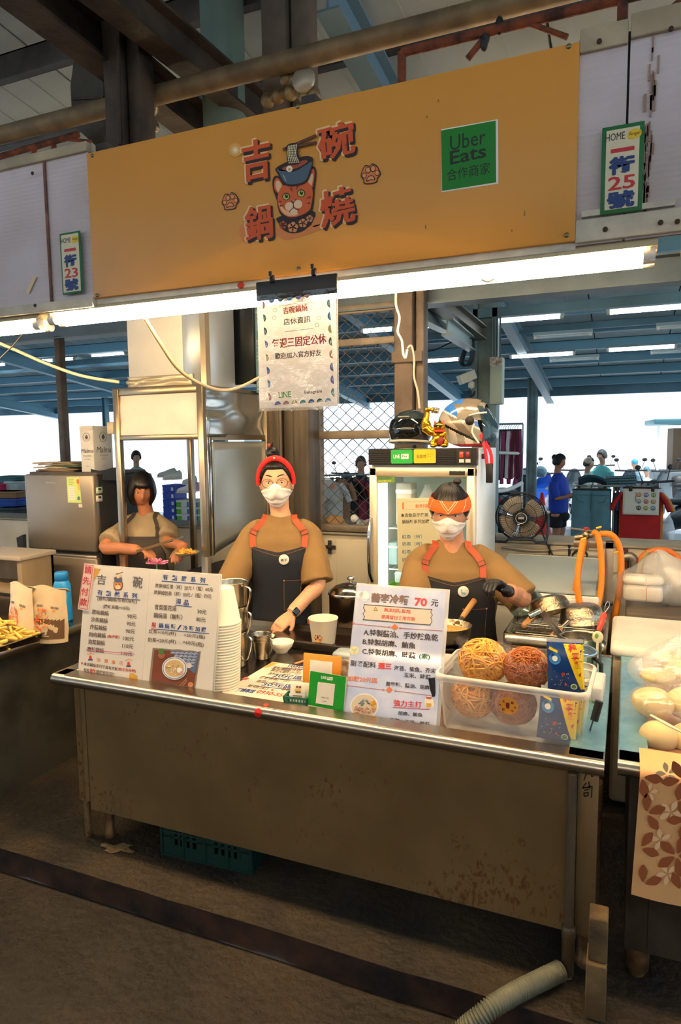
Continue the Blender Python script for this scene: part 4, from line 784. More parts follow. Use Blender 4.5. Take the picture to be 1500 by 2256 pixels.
for i in range(16): x, y = 804 + random.uniform(-10, 10), 1548 + random.uniform(-6, 6); pr.line([(x, y), (x + random.uniform(-6, 6), y + random.uniform(-4, 4))], 2.2, random.choice(['5d7688', '3f5566', '8ca6b4']), 5)
pr.build(t)
# ---------------------------------------------------------------- paper bowls, pitchers, mugs, dishes
CARD = mat('ece0c4', .6, bump=.03, bscale=80)
def lathe_obj(nm, prof, m, par, n=32, M=None, local=True, cap=False): return MB().lathe(prof, n, M, cap=cap).build(nm, m, par, local)
a = onZ(496, 1523, ZT)
cup0 = MB().lathe([(.0735, .0), (.0755, .002), (.0755, .006), (.073, .008), (.0715, .010), (.049, .138), (.047, .142), (.044, .140), (.0, .139)], 36).build('paper_bowl', CARD)
tag(cup0, 'upside-down white paper bowl in the tall nested stack beside the menu board', 'bowl', 'stacked paper bowls'); cx, cy = a.x - .05, a.y + .05
for i in range(24):
 c = cup0 if i == 0 else dup(cup0)
 c.location = (cx + .0005 * i, cy + .0002 * i, ZT + i * .0113); c.rotation_euler = (0, 0, i * .7)
 if 0 < i < 23: c['label'] = '%d%s upside-down paper bowl from the bottom of the tall nested stack' % (i + 1, {1: 'st', 2: 'nd', 3: 'rd'}.get((i + 1) % 10, 'th') if i > 12 or i < 10 else 'th')
 if i == 23: c['label'] = 'topmost upside-down paper bowl of the nested stack, its whole side showing'
cup0['label'] = 'lowest upside-down paper bowl of the tall nested stack, standing on the tray'
STL = mat('b2a995', .24, 1., noise_=.25, nscale=10, stretch=(6, 6, .3), bump=.04, bscale=150)
def pitcher_at(z, label, sticker):
 t = thing('steel_pitcher', label, 'pitcher', (pitX, pitY, z), -.25, 'stacked steel pitchers')
 lathe_obj('body', [(.0, .004), (.058, .0), (.061, .004), (.068, .148), (.0705, .152), (.0705, .155), (.068, .154), (.066, .148), (.059, .012), (.0, .010)], STL, t)
 h = chain([(.066, 0, .138), (.095, 0, .14), (.112, 0, .128), (.106, 0, .09), (.085, 0, .04), (.063, 0, .03)], 6); MB().tube(h, .0065, 8, flat=.45).build('handle', CHROME, t, True)
 if sticker:
  z0 = {'t': .105, 'b': .055}[sticker]; R = .067; a0 = -.95
  for rr, hh, lift, c in ((.024, .024, .0012, 'e9ddd2'), (.021, .021, .0016, None)):
   mb = MB(); n = 20; pts = []
   for j in range(n):
    an = a0 + rr / R * math.cos(2 * PI * j / n); pts.append(((R + lift) * math.cos(an), (R + lift) * math.sin(an), z0 + hh * math.sin(2 * PI * j / n)))
   if c: mb.add(pts, [list(range(n))]); mb.build('sticker', mat(c, .4), t, True)
   else: mb.tube(pts + [pts[0]], .0009, 4);
   if not c:
    for k in range(7): an = a0 - .18 + k * .06; mb.box((-.001, -.0008, -.006), (.001, .0008, .008), Matrix.Translation(((R + .002) * math.cos(an), (R + .002) * math.sin(an), z0 + .004 * math.sin(k * 2))))
    mb.build('sticker_print', mat('c8382e', .4), t, True)
 return t
a = onZ(553, 1478, ZT); pitX, pitY = a.x - .115, a.y + .05
pitcher_at(ZT, 'lowest steel pitcher of the stack of three, round red sticker on it', 'b'); pitcher_at(ZT + .109, 'middle steel pitcher of the stack of three, no sticker', None); pitcher_at(ZT + .218, 'topmost steel pitcher of the stack of three, open rim showing', 't')
a = onZ(581, 1458, ZT); mx, my = a.x - .035, a.y + .045
for i in range(5):
 t = thing('steel_mug', ['lowest small steel mug nested behind the pitchers', 'second steel mug from below nested behind the pitchers', 'third steel mug from below nested behind the pitchers', 'fourth steel mug from below nested behind the pitchers', 'topmost small steel mug nested behind the pitchers'][i], 'mug', (mx, my, ZT + i * .007), -.3, 'nested steel mugs')
 lathe_obj('body', [(.0, .003), (.034, .0), (.037, .003), (.045, .082), (.0468, .085), (.045, .086), (.0435, .082), (.036, .010), (.0, .009)], STL, t, 24)
 MB().tube(chain([(.043, 0, .07), (.062, 0, .072), (.066, 0, .05), (.04, 0, .022)], 5), .004, 6, flat=.5).build('handle', CHROME, t, True)
def dish(px, py, r, h, label, z=ZT, name='white_bowl'):
 a = onZ(px, py, z); t = thing(name, label, 'bowl', (a.x, a.y + r * .5, z))
 lathe_obj('body', [(.0, .004), (r * .48, .0), (r * .5, .006), (r * .85, h * .55), (r, h), (r * .97, h + .001), (r * .82, h * .58), (r * .45, .014), (.0, .011)], mat('e9dfc6', .2, spec=.6), t); return t
dish(614, 1441, .058, .052, 'small cream bowl beside the nested steel mugs');
dish(583, 1418, .04, .035, 'tiny cream dish behind the steel mugs')
a = onZ(711, 1422, ZT)
t = thing('paper_cup', 'open cream paper cup with orange cat sticker standing alone on the counter', 'cup', (a.x, a.y + .01, ZT))
lathe_obj('body', [(.0, .006), (.051, .004), (.052, .0), (.053, .004), (.069, .128), (.072, .131), (.072, .135), (.0685, .135), (.067, .128), (.052, .014), (.0, .012)], CARD, t, 36)
def round_sticker(t, R, z0, rr, a0, col, txt=True):
 mb = MB(); n = 24; mb.add([((R + .0012) * math.cos(a0 + rr / R * math.cos(2 * PI * j / n)), (R + .0012) * math.sin(a0 + rr / R * math.cos(2 * PI * j / n)), z0 + rr * math.sin(2 * PI * j / n)) for j in range(n)], [list(range(n))]); mb.build('sticker', mat(col, .4), t, True)
 mb = MB()
 for k, (u, v, s) in enumerate(((-.5, .45, .16), (.5, .45, .16), (-.5, -.45, .16), (.5, -.45, .16), (0, .0, .22), (0, .35, .14), (-.8, 0, .07), (.8, .05, .07))):
  an = a0 + rr / R * u; c = Vector(((R + .0016) * math.cos(an), (R + .0016) * math.sin(an), z0 + rr * v)); mb.box((-.001, -s * rr, -s * rr), (.0004, s * rr, s * rr), Matrix.Translation(c) @ Matrix.Rotation(an, 4, 'Z'))
 mb.build('sticker_print', mat('7a2c12', .5), t, True)
round_sticker(t, .0585, .052, .0225, -1.62, 'e09a3c')
# sticks, paper menu sheet, red slips, dots
tag(MB().beam(at(650, 1462, 2.93), at(672, 1455, 2.98), .012, .004).build('wooden_stick', mat('b98a55', .6)), 'flat wooden stick lying behind the paper menu sheet', 'stick')
zp = ZT + .001; pp = Plane((0, 2.3, zp), (1, 0, 0), (0, 1, 0)); pp.n = Vector((0, 0, 1)); pp.v = Vector((0, 1, 0))
q = [(478, 1532), (600, 1458), (700, 1472), (668, 1572)]
t = thing('menu_sheet', 'printed menu sheet lying flat on the tray between bowls and payment sign', 'menu', tuple(pp.hit(570, 1510)))
mb = MB(); mb.add([pp.hit(*p) for p in q], [(0, 1, 2, 3)]); mb.build('sheet', mat('ddd3c2', .2, spec=.6), t)
pr = Print(pp, .0008); pr.poly([(597, 1460), (613, 1461), (592, 1470), (580, 1472)], 'dba23c')
for s, a, b, h, c in (('10元區', (632, 1471), (680, 1474), 9, NVY), ('意麵/鍋絲/冬粉', (596, 1475), (660, 1481), 8, BRN), ('韓式火鍋麵(一份)', (592, 1481), (658, 1488), 8, BRN), ('泡麵(一顆)', (586, 1482 + 5), (630, 1492), 7, BRN), ('20元區', (598, 1492), (662, 1499), 9, NVY), ('讚岐烏龍(一份)', (568, 1496), (634, 1504), 8, BRN),
  ('泡菜(一份)', (560, 1504), (606, 1510), 8, BRN), ('30元區', (574, 1511), (644, 1518), 9, NVY), ('蛤蜊(2顆)', (541, 1514), (586, 1521), 8, BRN), ('哈蜊(1份)', (616, 1522), (655, 1527), 8, BRN), ('丁請專線', (516, 1523), (556, 1528), 9, NVY), ('0930-556', (562, 1527), (628, 1537), 8, RED)):
 pr.text(s, a, b, h, c, .02)
for a, b in (((620, 1472), (690, 1477)), ((585, 1493), (668, 1501)), ((564, 1512), (650, 1521))): pr.line([a, b], 1.3, NVY)
pr.poly([(596, 1520), (600, 1518), (604, 1521), (599, 1523)], CC); pr.build(t)
for i, (x, y) in enumerate(((540, 1495), (500, 1520))):
 pr = Print(pp, .002); pr.poly([(x - 8, y + 2), (x + 1, y - 3), (x + 9, y), (x + 2, y + 3)], 'd8635c'); o = pr.build(None, 'red_slip'); tag(o, ['red paper slip on the tray by the steel pitchers', 'red paper slip on the tray at the foot of the stacked paper bowls'][i], 'slip')
c = onY(569, 1571, YF + .004); mb = MB(); n = 20
mb.add([(c.x, YF + R_ - (R_ + .0018) * math.cos(.3), ZC - R_ + (R_ + .0018) * math.sin(.3))] + [(c.x + .0145 * math.cos(2 * PI * j / n), YF + R_ - (R_ + .0012) * math.cos(.3 + .7 * math.sin(2 * PI * j / n)), ZC - R_ + (R_ + .0012) * math.sin(.3 + .7 * math.sin(2 * PI * j / n))) for j in range(n)], [(0, j + 1, (j + 1) % n + 1) for j in range(n)])
tag(mb.build('dot_sticker', mat('c9241c', .35)), 'red round dot sticker on the rolled front rim of the counter', 'sticker')
pt = Print(Plane((0, 2.1, ZC), (1, 0, 0), (0, 1, 0)), .001); pt.p.n = Vector((0, 0, 1)); pt.p.v = Vector((0, 1, 0)); pt.poly([(580, 1552), (586, 1550), (593, 1553), (588, 1557), (581, 1557)], 'c9342c'); tag(pt.build(None, 'dot_sticker'), 'small red sticker on the flat edge behind the front rim', 'sticker')
# payment signs, card basket, photo box
t, pl, M, w = board('payment_sign', 'green payment sign in a clear stand on the counter front edge', 'sign', (677, 1562), (757, 1578), 12, .14, None)
MB().box((0, 0, 0), (w, .004, .138), M, bev=.001).build('clear_stand', mat('e0e6da', .1, alpha=.5), t); MB().box((.0, -.002, .016), (w - .003, -.0002, .138), M).build('card', mat('108a1e', .35), t); MB().box((.002, -.002, .002), (w - .005, -.0002, .016), M).build('foot_strip', mat('d6cfb2', .35), t)
mb = MB(); mb.box((.01, .004, 0), (w - .01, .06, .004), M); mb.build('foot', mat('e0e6da', .1, alpha=.5), t)
pr = Print(pl, .0026); pr.text('LINE', (708, 1495), (720, 1496.5), 6.5, 'e9efe0', .03); pr.poly([(722, 1491), (734, 1492.3), (733, 1499), (721, 1498)], 'dfe8cf', 0); pr.text('Pay', (723, 1496.5), (732, 1497.5), 4.5, '108a1e', .04, 1)
pr.poly([(701, 1502), (739, 1507), (734, 1555), (696, 1549)], 'd9d0bf', 0); pr.line([(711, 1544), (720, 1545.5)], 1.2, '6a6258', 1); pr.text('掃碼付款', (708, 1538), (725, 1540.5), 4, '6a6258', 0, 1); pr.build(t)
oa = onZ(664, 1512, ZT); ob = onZ(760, 1512, ZT)
t = thing('payment_sign', 'orange payment stand behind the green payment sign', 'sign', (oa.x + .08, oa.y, ZT), .05)
mb = MB(); mb.box((-.075, 0, 0), (.085, .006, .135), Matrix.Rotation(-.15, 4, 'X'), bev=.002); mb.build('board', mat('e2922c', .35), t, True); mb = MB(); mb.box((-.045, -.003, .0), (.05, .0, .11), Matrix.Rotation(-.15, 4, 'X'), bev=.001); mb.build('card', mat('dcd3c8', .4), t, True)
mb = MB(); mb.box((-.075, -.01, 0), (.085, .06, .005), bev=.002); mb.build('foot', mat('e2922c', .35), t, True)
a = onZ(752, 1500, ZT)
t = thing('tissue_box', 'clear-lidded box with a photo print beside the soba sign', 'box', (a.x + .02, a.y + .06, ZT), .0)
MB().box((-.07, -.04, 0), (.07, .04, .085), bev=.003).build('body', mat('6a5a50', .4, noise_=1, nscale=30, h2='c9bba8'), t, True); MB().box((-.072, -.042, .086), (.072, .042, .11), bev=.012).build('lid', mat('c4d2d8', .1, alpha=.45), t, True)
a = onZ(648, 1560, ZT)
t = thing('card_basket', 'tiny teal plastic basket holding white name cards', 'basket', (a.x, a.y + .028, ZT), .1); TEAL = mat('2a6c58', .45)
mb = MB()
for (ax, ay, bx_, by) in ((-.046, -.026, .046, -.026), (.046, -.026, .046, .026), (.046, .026, -.046, .026), (-.046, .026, -.046, -.026)):
 for z in (.0, .016, .034): mb.beam((ax * (.9 + z * 3), ay * (.9 + z * 3), z + .003), (bx_ * (.9 + z * 3), by * (.9 + z * 3), z + .003), .003, .006 if z != .034 else .008)
 for k in range(9): f = k / 8; x, y = ax + (bx_ - ax) * f, ay + (by - ay) * f; mb.beam((x * .9, y * .9, 0), (x, y, .036), .005 if k % 2 else .003, .003)
mb.box((-.042, -.023, 0), (.042, .023, .003)); mb.build('basket', TEAL, t, True)
for k in range(5):
 c = thing('name_card', 'frontmost white name card with shop lettering in the teal basket' if k == 0 else ['', 'second', 'third', 'fourth', 'rearmost'][k] + ' white name card standing in the teal basket', 'card', (t.location.x + .002 * k, t.location.y - .008 + .006 * k, ZT + .004), .1, 'name cards'); Mk = Matrix.Rotation(-.28, 4, 'X')
 MB().box((-.03, 0, 0), (.03, .0012, .075), Mk, bev=.0005).build('card', mat('e2d7c4', .5), c, True)
 if k == 0:
  mb = MB(); mm = [mat('6a4a2c', .5), mat('e0a848', .5)]
  for x0_, x1_, z0_, z1_, m_ in ((-.008, .002, .062, .069, 0), (.004, .013, .062, .069, 0), (-.012, .014, .05, .058, 1), (-.008, .002, .044, .05, 0), (.003, .012, .044, .05, 0), (-.018, .018, .032, .035, 0), (-.018, .018, .026, .029, 0)): mb.box((x0_, -.001, z0_), (x1_, -.0003, z1_), Mk, m_)
  mb.build('lettering', mm, c, True)
# ---------------------------------------------------------------- pan on the burner, pot with lid
bx_ = at(985, 1420, 3.08); bx_.z = ZT
br = thing('gas_burner', 'black gas burner under the saucepan at the counter back', 'burner', (bx_.x, bx_.y, ZT))
MB().box((-.19, -.17, 0), (.19, .13, .028), bev=.01).build('body', mat('17130f', .35), br, True)
mb = MB()
for k in range(4): a = k * PI / 2 + PI / 4; mb.box((-.09, -.006, .03), (.09, .006, .05), Matrix.Rotation(a, 4, 'Z'))
mb.lathe([(.06, .02), (.075, .045), (.06, .05), (.055, .03)], 20); mb.build('trivet', mat('1c1815', .5, .5), br, True)
HAM = mat('b6a78c', .28, 1., bump=.5, bscale=70)
def saucepan(loc, rot, label, handle_len=.14, name='saucepan', hang=0):
 t = thing(name, label, 'pan', loc, rot=rot)
 lathe_obj('body', [(.0, .0), (.07, .002), (.092, .02), (.102, .05), (.106, .082), (.109, .084), (.106, .085), (.099, .05), (.088, .022), (.066, .006), (.0, .004)], HAM, t, 36)
 mb = MB(); mb.tube([(.1, 0, .066), (.15, 0, .085)], [.014, .011], 10); mb.build('socket', mat('8d8578', .3, 1.), t, True)
 MB().tube([(.145, 0, .083), (.15, 0, .085), (.2, 0, .105), (.145 + handle_len, 0, .083 + handle_len * .4), (.15 + handle_len, 0, .085 + handle_len * .4)], [.008, .0125, .0145, .0145, .008], 12).build('handle', mat('c08a4e', .5, noise_=1, nscale=20, h2='9a6632', stretch=(.3, 1, 1)), t, True)
 mb = MB(); mb.ball((.097, .018, .066), .006, 8, 6); mb.ball((.097, -.018, .066), .006, 8, 6); mb.build('rivet', ALUM, t, True)
 return t
pan_t = saucepan((bx_.x, bx_.y + .01, ZT + .051), (0, 0, 1.35), 'hammered saucepan with wooden handle on the gas burner before the bandana cook')
lathe_obj('noodle_broth', [(.0, .055), (.06, .058), (.1, .056)], mat('a8702c', .3, noise_=1, nscale=60, h2='d8a85a', bump=1, bscale=50), pan_t)
MB().tube([(.03, .05, .05), (.07, .09, .115), (.075, .1, .13)], .006, 8).build('spoon_handle', mat('6a3420', .5), pan_t, True)
a = at(774, 1382, 3.64); tb = thing('side_table', 'low steel side table behind the counter under the lidded pot', 'table', (a.x, a.y, 0)); MB().box((a.x - .16, a.y - .14, ZT - .03), (a.x + .16, a.y + .16, ZT), bev=.004).build('table_top', STEEL_TOP, tb)
for sx_ in (-.14, .14):
 for sy_ in (-.12, .14): MB().tube([(a.x + sx_, a.y + sy_, 0), (a.x + sx_, a.y + sy_, ZT - .03)], .015, 8).build('leg', STEEL, tb)
t = thing('lidded_pot', 'steel pot with domed lid behind the soba sign', 'pot', (a.x, a.y, ZT))
lathe_obj('body', [(.0, .001), (.115, .0), (.118, .004), (.118, .155), (.121, .158), (.116, .158)], mat('4a4038', .3, .9), t, 36); lathe_obj('lid', [(.122, .16), (.125, .163), (.118, .175), (.085, .202), (.04, .218), (.0, .222)], mat('a8a49b', .16, 1.), t, 36); lathe_obj('lid_knob', [(.008, .22), (.01, .232), (.02, .238), (.022, .246), (.014, .254), (.0, .256)], CHROME, t, 16)
# ---------------------------------------------------------------- storage bin with noodles
fa, fb = onZ(974, 1606, ZT), onZ(1284, 1664, ZT); bw_ = .45; bd_ = .285; bh = .20
bt = thing('storage_bin', 'frosted clear plastic storage bin full of dried noodles on the counter corner', 'bin', ((fa.x + fb.x) / 2, (fa.y + fb.y) / 2 + bd_ / 2 - .01, ZT), math.atan2(fb.y - fa.y, fb.x - fa.x) * .5)
FROST = mat('e6dfd6', .3, alpha=.3, spec=.6)
def rrect(w, d, r, z, n=4):
 out = []
 for cx_, cy_, a0 in ((w / 2 - r, d / 2 - r, 0), (-w / 2 + r, d / 2 - r, 1), (-w / 2 + r, -d / 2 + r, 2), (w / 2 - r, -d / 2 + r, 3)):
  for j in range(n + 1): a = (a0 + j / n) * PI / 2; out.append(Vector((cx_ + r * math.cos(a), cy_ + r * math.sin(a), z)))
 return out
mb = MB(); mb.loft([rrect(bw_ - .03, bd_ - .03, .03, .002), rrect(bw_ - .01, bd_ - .012, .034, .012), rrect(bw_ + .02, bd_ + .01, .034, bh - .022), rrect(bw_ + .026, bd_ + .016, .034, bh - .02)], cap=False); mb.add(rrect(bw_ - .03, bd_ - .03, .03, .002), [tuple(range(20))]); mb.build('body', FROST, bt, True)
mb = MB(); mb.loft([rrect(bw_ + .02, bd_ + .012, .034, bh - .022), rrect(bw_ + .04, bd_ + .034, .04, bh - .022), rrect(bw_ + .044, bd_ + .038, .042, bh - .006), rrect(bw_ + .036, bd_ + .03, .04, bh), rrect(bw_ + .022, bd_ + .014, .034, bh)], cap=False); mb.build('rim', mat('e8e2d8', .3, alpha=.6), bt, True)
for s in (1, -1):
 MB().box((s * (bw_ / 2 + .018), -.06, bh - .055), (s * (bw_ / 2 + .052), .1, bh - .008), bev=.006).build('handle_flange', mat('e8e2d8', .3, alpha=.6), bt, True)
 mb = MB(); mb.tube([(s * (bw_ / 2 + .045), -.088, bh - .04), (s * (bw_ / 2 + .032), -.098, bh - .10)], .0125, 12); mb.build('handle_grip', BLACK, bt, True)
 mb = MB(); mb.tube([(s * (bw_ / 2 + .035), -.1, bh - .08), (s * (bw_ / 2 + .01), .02, .01)], .0025, 6); mb.build('handle_wire', mat('55504a', .4, .8), bt, True)
mb = MB(); n = 28; zc_ = bh * .62; mb.add([(.03 * math.cos(2 * PI * j / n) + .002, -bd_ / 2 - .0022 - .002 * math.sin(2 * PI * j / n), zc_ + .03 * math.sin(2 * PI * j / n)) for j in range(n)], [list(range(n))]); mb.build('sticker', mat('e89a3c', .4), bt, True)
mb = MB()
for s, x, z, h in (('吉', -.014, .012, .009), ('碗', .014, .011, .009), ('鍋', -.014, -.015, .009), ('燒', .014, -.017, .009)):
 vs, fs = glyphs(s, .03); mb.add([(x + (v.x - .45) * h, -bd_ / 2 - .0036, zc_ + z + (v.y - .3) * h) for v in vs], fs)
for x, z, r in ((0, .004, .006), (0, -.004, .005), (-.024, 0, .0025), (.024, -.002, .0025)): mb.box((x - r, -bd_ / 2 - .0034, zc_ + z - r), (x + r, -bd_ / 2 - .003, zc_ + z + r))
mb.build('sticker_print', mat('7a2c12', .5), bt, True)
def noodle_bag(loc, r, label, col, fat, n, seed, sx=1.0, top=True):
 rnd = random.Random(seed); t = thing('noodle_bag', label, 'bag', loc); mb = MB()
 cols = [mat(col, .45), mat({'d98a2c': 'e7a848', 'a8561e': 'bd6c2a'}[col], .45)]
 for i in range(n):
  ax = Vector((rnd.gauss(0, 1), rnd.gauss(0, 1), rnd.gauss(0, 1))).normalized(); u = ax.orthogonal().normalized(); v = ax.cross(u); ph = rnd.random() * 6.3; ln = rnd.uniform(1.2, 3.6); off = rnd.uniform(-.55, .55); rr = math.sqrt(1 - off * off) * rnd.uniform(.9, 1.0)
  wob = rnd.uniform(.02, .07); k = rnd.uniform(5, 9)
  pts = [(u * math.cos(ph + ln * j / 14) * rr + v * math.sin(ph + ln * j / 14) * rr + ax * (off + wob * math.sin(k * j / 14 * ln))) * r for j in range(15)]
  mb.tube([(p.x * sx, p.y * .8, p.z * .92) for p in pts], fat, 5 if fat > .002 else 4, i % 2)
 mb.ball((0, 0, 0), (r * .86 * sx, r * .7, r * .8), 16, 10, 0)
 mb.build('noodles', cols, t, True, kind='stuff')
 bg_ = MB(); nz = noise.noise
 def bag(u, v):
  a = 2 * PI * u; z = -1.06 + 2.0 * v; k = math.sqrt(max(.0, 1 - min(1, (z / 1.12)) ** 2)) if z < .35 else math.sqrt(1 - (.35 / 1.12) ** 2) * (1 - .12 * (z - .35))
  fl_ = 1 if z < .35 else max(.12, 1 - 1.6 * (z - .35)); w_ = 1.05 + .09 * nz((math.cos(a) * 2.5 + seed, math.sin(a) * 2.5, z * 3)) + .05 * nz((math.cos(a) * 7, math.sin(a) * 7 + seed, z * 8)); ex = 1 if z < .35 else 1 + .35 * (z - .35)
  return (r * sx * k * w_ * math.cos(a) * ex, r * .8 * k * w_ * fl_ * math.sin(a), r * z * .95 + (.14 * r * nz((a, 3, seed)) if v > .95 else 0))
 bg_.grid(40, 30, bag); bg_.build('bag', film('fff6ee', .05, .02, .08, .8, 26), t, True)
 return t
B0 = bt.location
def bin_at(px, py, yoff): p = onY(px, py, B0.y + yoff); return (p.x, B0.y + yoff, p.z)
noodle_bag(bin_at(1064, 1456, -.02), .083, 'bag of thick golden egg noodles piled above the bin rim', 'd98a2c', .0032, 190, 1)
noodle_bag(bin_at(1160, 1472, -.03), .078, 'bag of thin brown fried noodles piled above the bin rim', 'a8561e', .0015, 260, 2)
noodle_bag((B0.x - .14, B0.y - .02, ZT + .09), .078, 'bag of thick pale noodles seen through the frosted bin wall', 'd98a2c', .0032, 110, 3)
noodle_bag((B0.x - .005, B0.y - .03, ZT + .088), .078, 'bag of thin brown noodles behind the orange sticker inside the bin', 'a8561e', .0015, 170, 4)
def packet(loc, rot, label, w=.105, h=.165):
 t = thing('noodle_packet', label, 'packet', loc, rot=rot); D = .02
 def pk(u, v, s=1): x = (u - .5) * w * (1 - .03 * math.sin(v * PI)); k = (math.sin(PI * u) ** .5) * (math.sin(PI * min(max((v - .06) / .86, 0), 1)) ** .5); return (x, s * (-D * k) - .0006 * s + .001 * noise.noise((u * 9, v * 9, 2)), v * h)
 mb = MB(); mb.grid(12, 16, lambda u, v: pk(u, v, 1)); mb.grid(12, 16, lambda u, v: pk(u, v, -1)); mb.build('wrapper', mat('143a72', .25), t, True)
 lay = MB(); ms = [mat('ecc41c', .25), mat('cfc8bc', .3), mat('c8342a', .3), mat('2f78b4', .3), mat('e8e6dc', .3), mat('4c8a3c', .3)]
 def patch(poly, mi, lift=.0008, nn=1):   # planar patch of the pattern conforming to the pillow front
  lay.add([Vector(pk(x, y, 1)) - Vector((0, lift, 0)) for x, y in poly], [list(range(len(poly)))], mi)
 for j in range(14):
  v0, v1 = .07 + j * .06, .07 + (j + 1) * .06
  l0, l1 = .92 - .52 * (v0 - .03), .92 - .52 * (v1 - .03)
  for k in range(4): patch([(l0 + (1 - l0) * k / 4, v0), (l0 + (1 - l0) * (k + 1) / 4, v0), (l1 + (1 - l1) * (k + 1) / 4, v1), (l1 + (1 - l1) * k / 4, v1)], 0)
 for k in range(6): patch([(k / 6, .93), ((k + 1) / 6, .93), ((k + 1) / 6, 1), (k / 6, 1)], 1, .001)
 for ch, x, y, s in (('科', .60, .79, .24), ('學', .68, .64, .22), ('麵', .76, .49, .22)):
  vs, fs = glyphs(ch, .04); lay.add([Vector(pk(x + (v.x) * s * h / w * .62, y + v.y * s * .62, 1)) - Vector((0, .0018, 0)) for v in vs], fs, 2)
 random.seed(4)
 for k in range(22):
  x, y = random.uniform(.08, .62), random.uniform(.1, .42); patch([(x, y), (x + .016, y), (x + .016, y + .011), (x, y + .011)], 0 if k % 2 else 4, .0016)
 def dsc(cx_, cy_, r, mi, lift): patch([(cx_ + r * math.cos(2 * PI * j / 16), cy_ + r * w / h * math.sin(2 * PI * j / 16)) for j in range(16)], mi, lift)
 dsc(.22, .64, .17, 3, .0014); dsc(.22, .64, .08, 4, .0018); dsc(.44, .36, .05, 2, .0016); dsc(.72, .12, .09, 4, .0016); dsc(.72, .12, .065, 5, .002)
 patch([(.05, .80), (.3, .74), (.3, .79), (.08, .85)], 0, .0016); patch([(.46, .14), (.5, .2), (.54, .14)], 2, .0016); patch([(.86, .36), (.94, .4), (.9, .3)], 2, .0018)
 lay.build('wrapper_print', ms, t, True); return t
packet(bin_at(1247, 1524, -.085), (-.06, -.05, .02), 'navy and yellow instant noodle packet sticking out above the bin rim', .112, .17)
packet((B0.x + .14, B0.y - .1, ZT + .012), (-.12, .06, .0), 'front navy and yellow noodle packet inside the frosted bin', .12, .17)
packet((B0.x + .15, B0.y - .05, ZT + .012), (-.12, .1, .0), 'second navy and yellow noodle packet behind the front one inside the bin', .12, .17)
packet((B0.x + .155, B0.y + .0, ZT + .012), (-.12, .08, .0), 'rear navy and yellow noodle packet inside the bin', .12, .17)
# ---------------------------------------------------------------- sink, stock pots and tools at the right
zs = .74; sx0, sx1, sy0, sy1 = -.515, -.058, 3.17, 3.75
sk = thing('steel_sink', 'stainless sink on legs with two saucepans drying in it', 'sink', ((sx0 + sx1) / 2, 3.45, 0))
def rr_(x0, x1, y0, y1, r, z, n=4):
 return [v + Vector(((x0 + x1) / 2, (y0 + y1) / 2, 0)) for v in rrect(x1 - x0, y1 - y0, r, z, n)]
mb = MB(); mb.loft([rr_(sx0, sx1, sy0, sy1, .02, zs - .05), rr_(sx0, sx1, sy0, sy1, .02, zs), rr_(sx0 + .03, sx1 - .03, sy0 + .03, sy1 - .03, .05, zs), rr_(sx0 + .035, sx1 - .035, sy0 + .035, sy1 - .035, .05, zs - .01), rr_(sx0 + .05, sx1 - .05, sy0 + .05, sy1 - .05, .05, zs - .2)], cap=False)
mb.add(rr_(sx0 + .05, sx1 - .05, sy0 + .05, sy1 - .05, .05, zs - .2), [tuple(range(20))]); mb.build('basin', STL, sk)
mb = MB(); mb.box((sx0 + .01, sy0 + .005, zs - .11), (sx1 - .01, sy0 + .02, zs - .05)); mb.build('apron_strip', STEEL, sk)
for x in (sx0 + .04, sx1 - .04):
 for y in (sy0 + .04, sy1 - .04): MB().tube([(x, y, 0), (x, y, zs - .05)], .019, 12).build('leg', STL, sk)
wr = mat('a8a398', .25, 1.)
rk = thing('wire_rack', 'wire drying rack set across the sink', 'rack', ((sx0 + sx1) / 2, 3.4, zs)); mb = MB()
for z in (.004, .05): mb.tube(chain([v for v in rr_(sx0 + .04, sx1 - .04, sy0 + .02, sy1 - .15, .03, zs + z, 2)] + [rr_(sx0 + .04, sx1 - .04, sy0 + .02, sy1 - .15, .03, zs + z, 2)[0]], 2), .0028, 6)
for k in range(9): x = sx0 + .06 + k * (sx1 - sx0 - .12) / 8; mb.tube([(x, sy0 + .02, zs + .05), (x, sy0 + .02, zs + .004), (x, sy1 - .15, zs + .004), (x, sy1 - .15, zs + .05)], .002, 5)
for k in range(5): y = sy0 + .06 + k * .08; mb.tube([(sx0 + .04, y, zs + .05), (sx0 + .04, y, zs + .004), (sx1 - .04, y, zs + .004), (sx1 - .04, y, zs + .05)], .002, 5)
mb.build('wires', wr, rk)
p = at(1205, 1395, 3.42); saucepan((p.x - .01, p.y + .0, zs + .12), (PI + .45, -.15, -2.0), 'upturned hammered saucepan leaning on the other one in the sink', .13)
p = at(1270, 1385, 3.30); saucepan((p.x + .015, p.y + .02, zs + .105), (PI + .12, .05, -2.2), 'upturned hammered saucepan lying flat on the wire rack in the sink', .13)
p = at(1165, 1372, 3.5); t = thing('steel_bowl', 'greenish steel bowl in the sink behind the leaning saucepan', 'bowl', (p.x, p.y + .04, zs + .01), rot=(.5, -.35, 0)); lathe_obj('body', [(.0, .0), (.05, .004), (.085, .04), (.092, .07), (.09, .07), (.083, .04), (.0, .006)], mat('9aa596', .25, .9), t, 28)
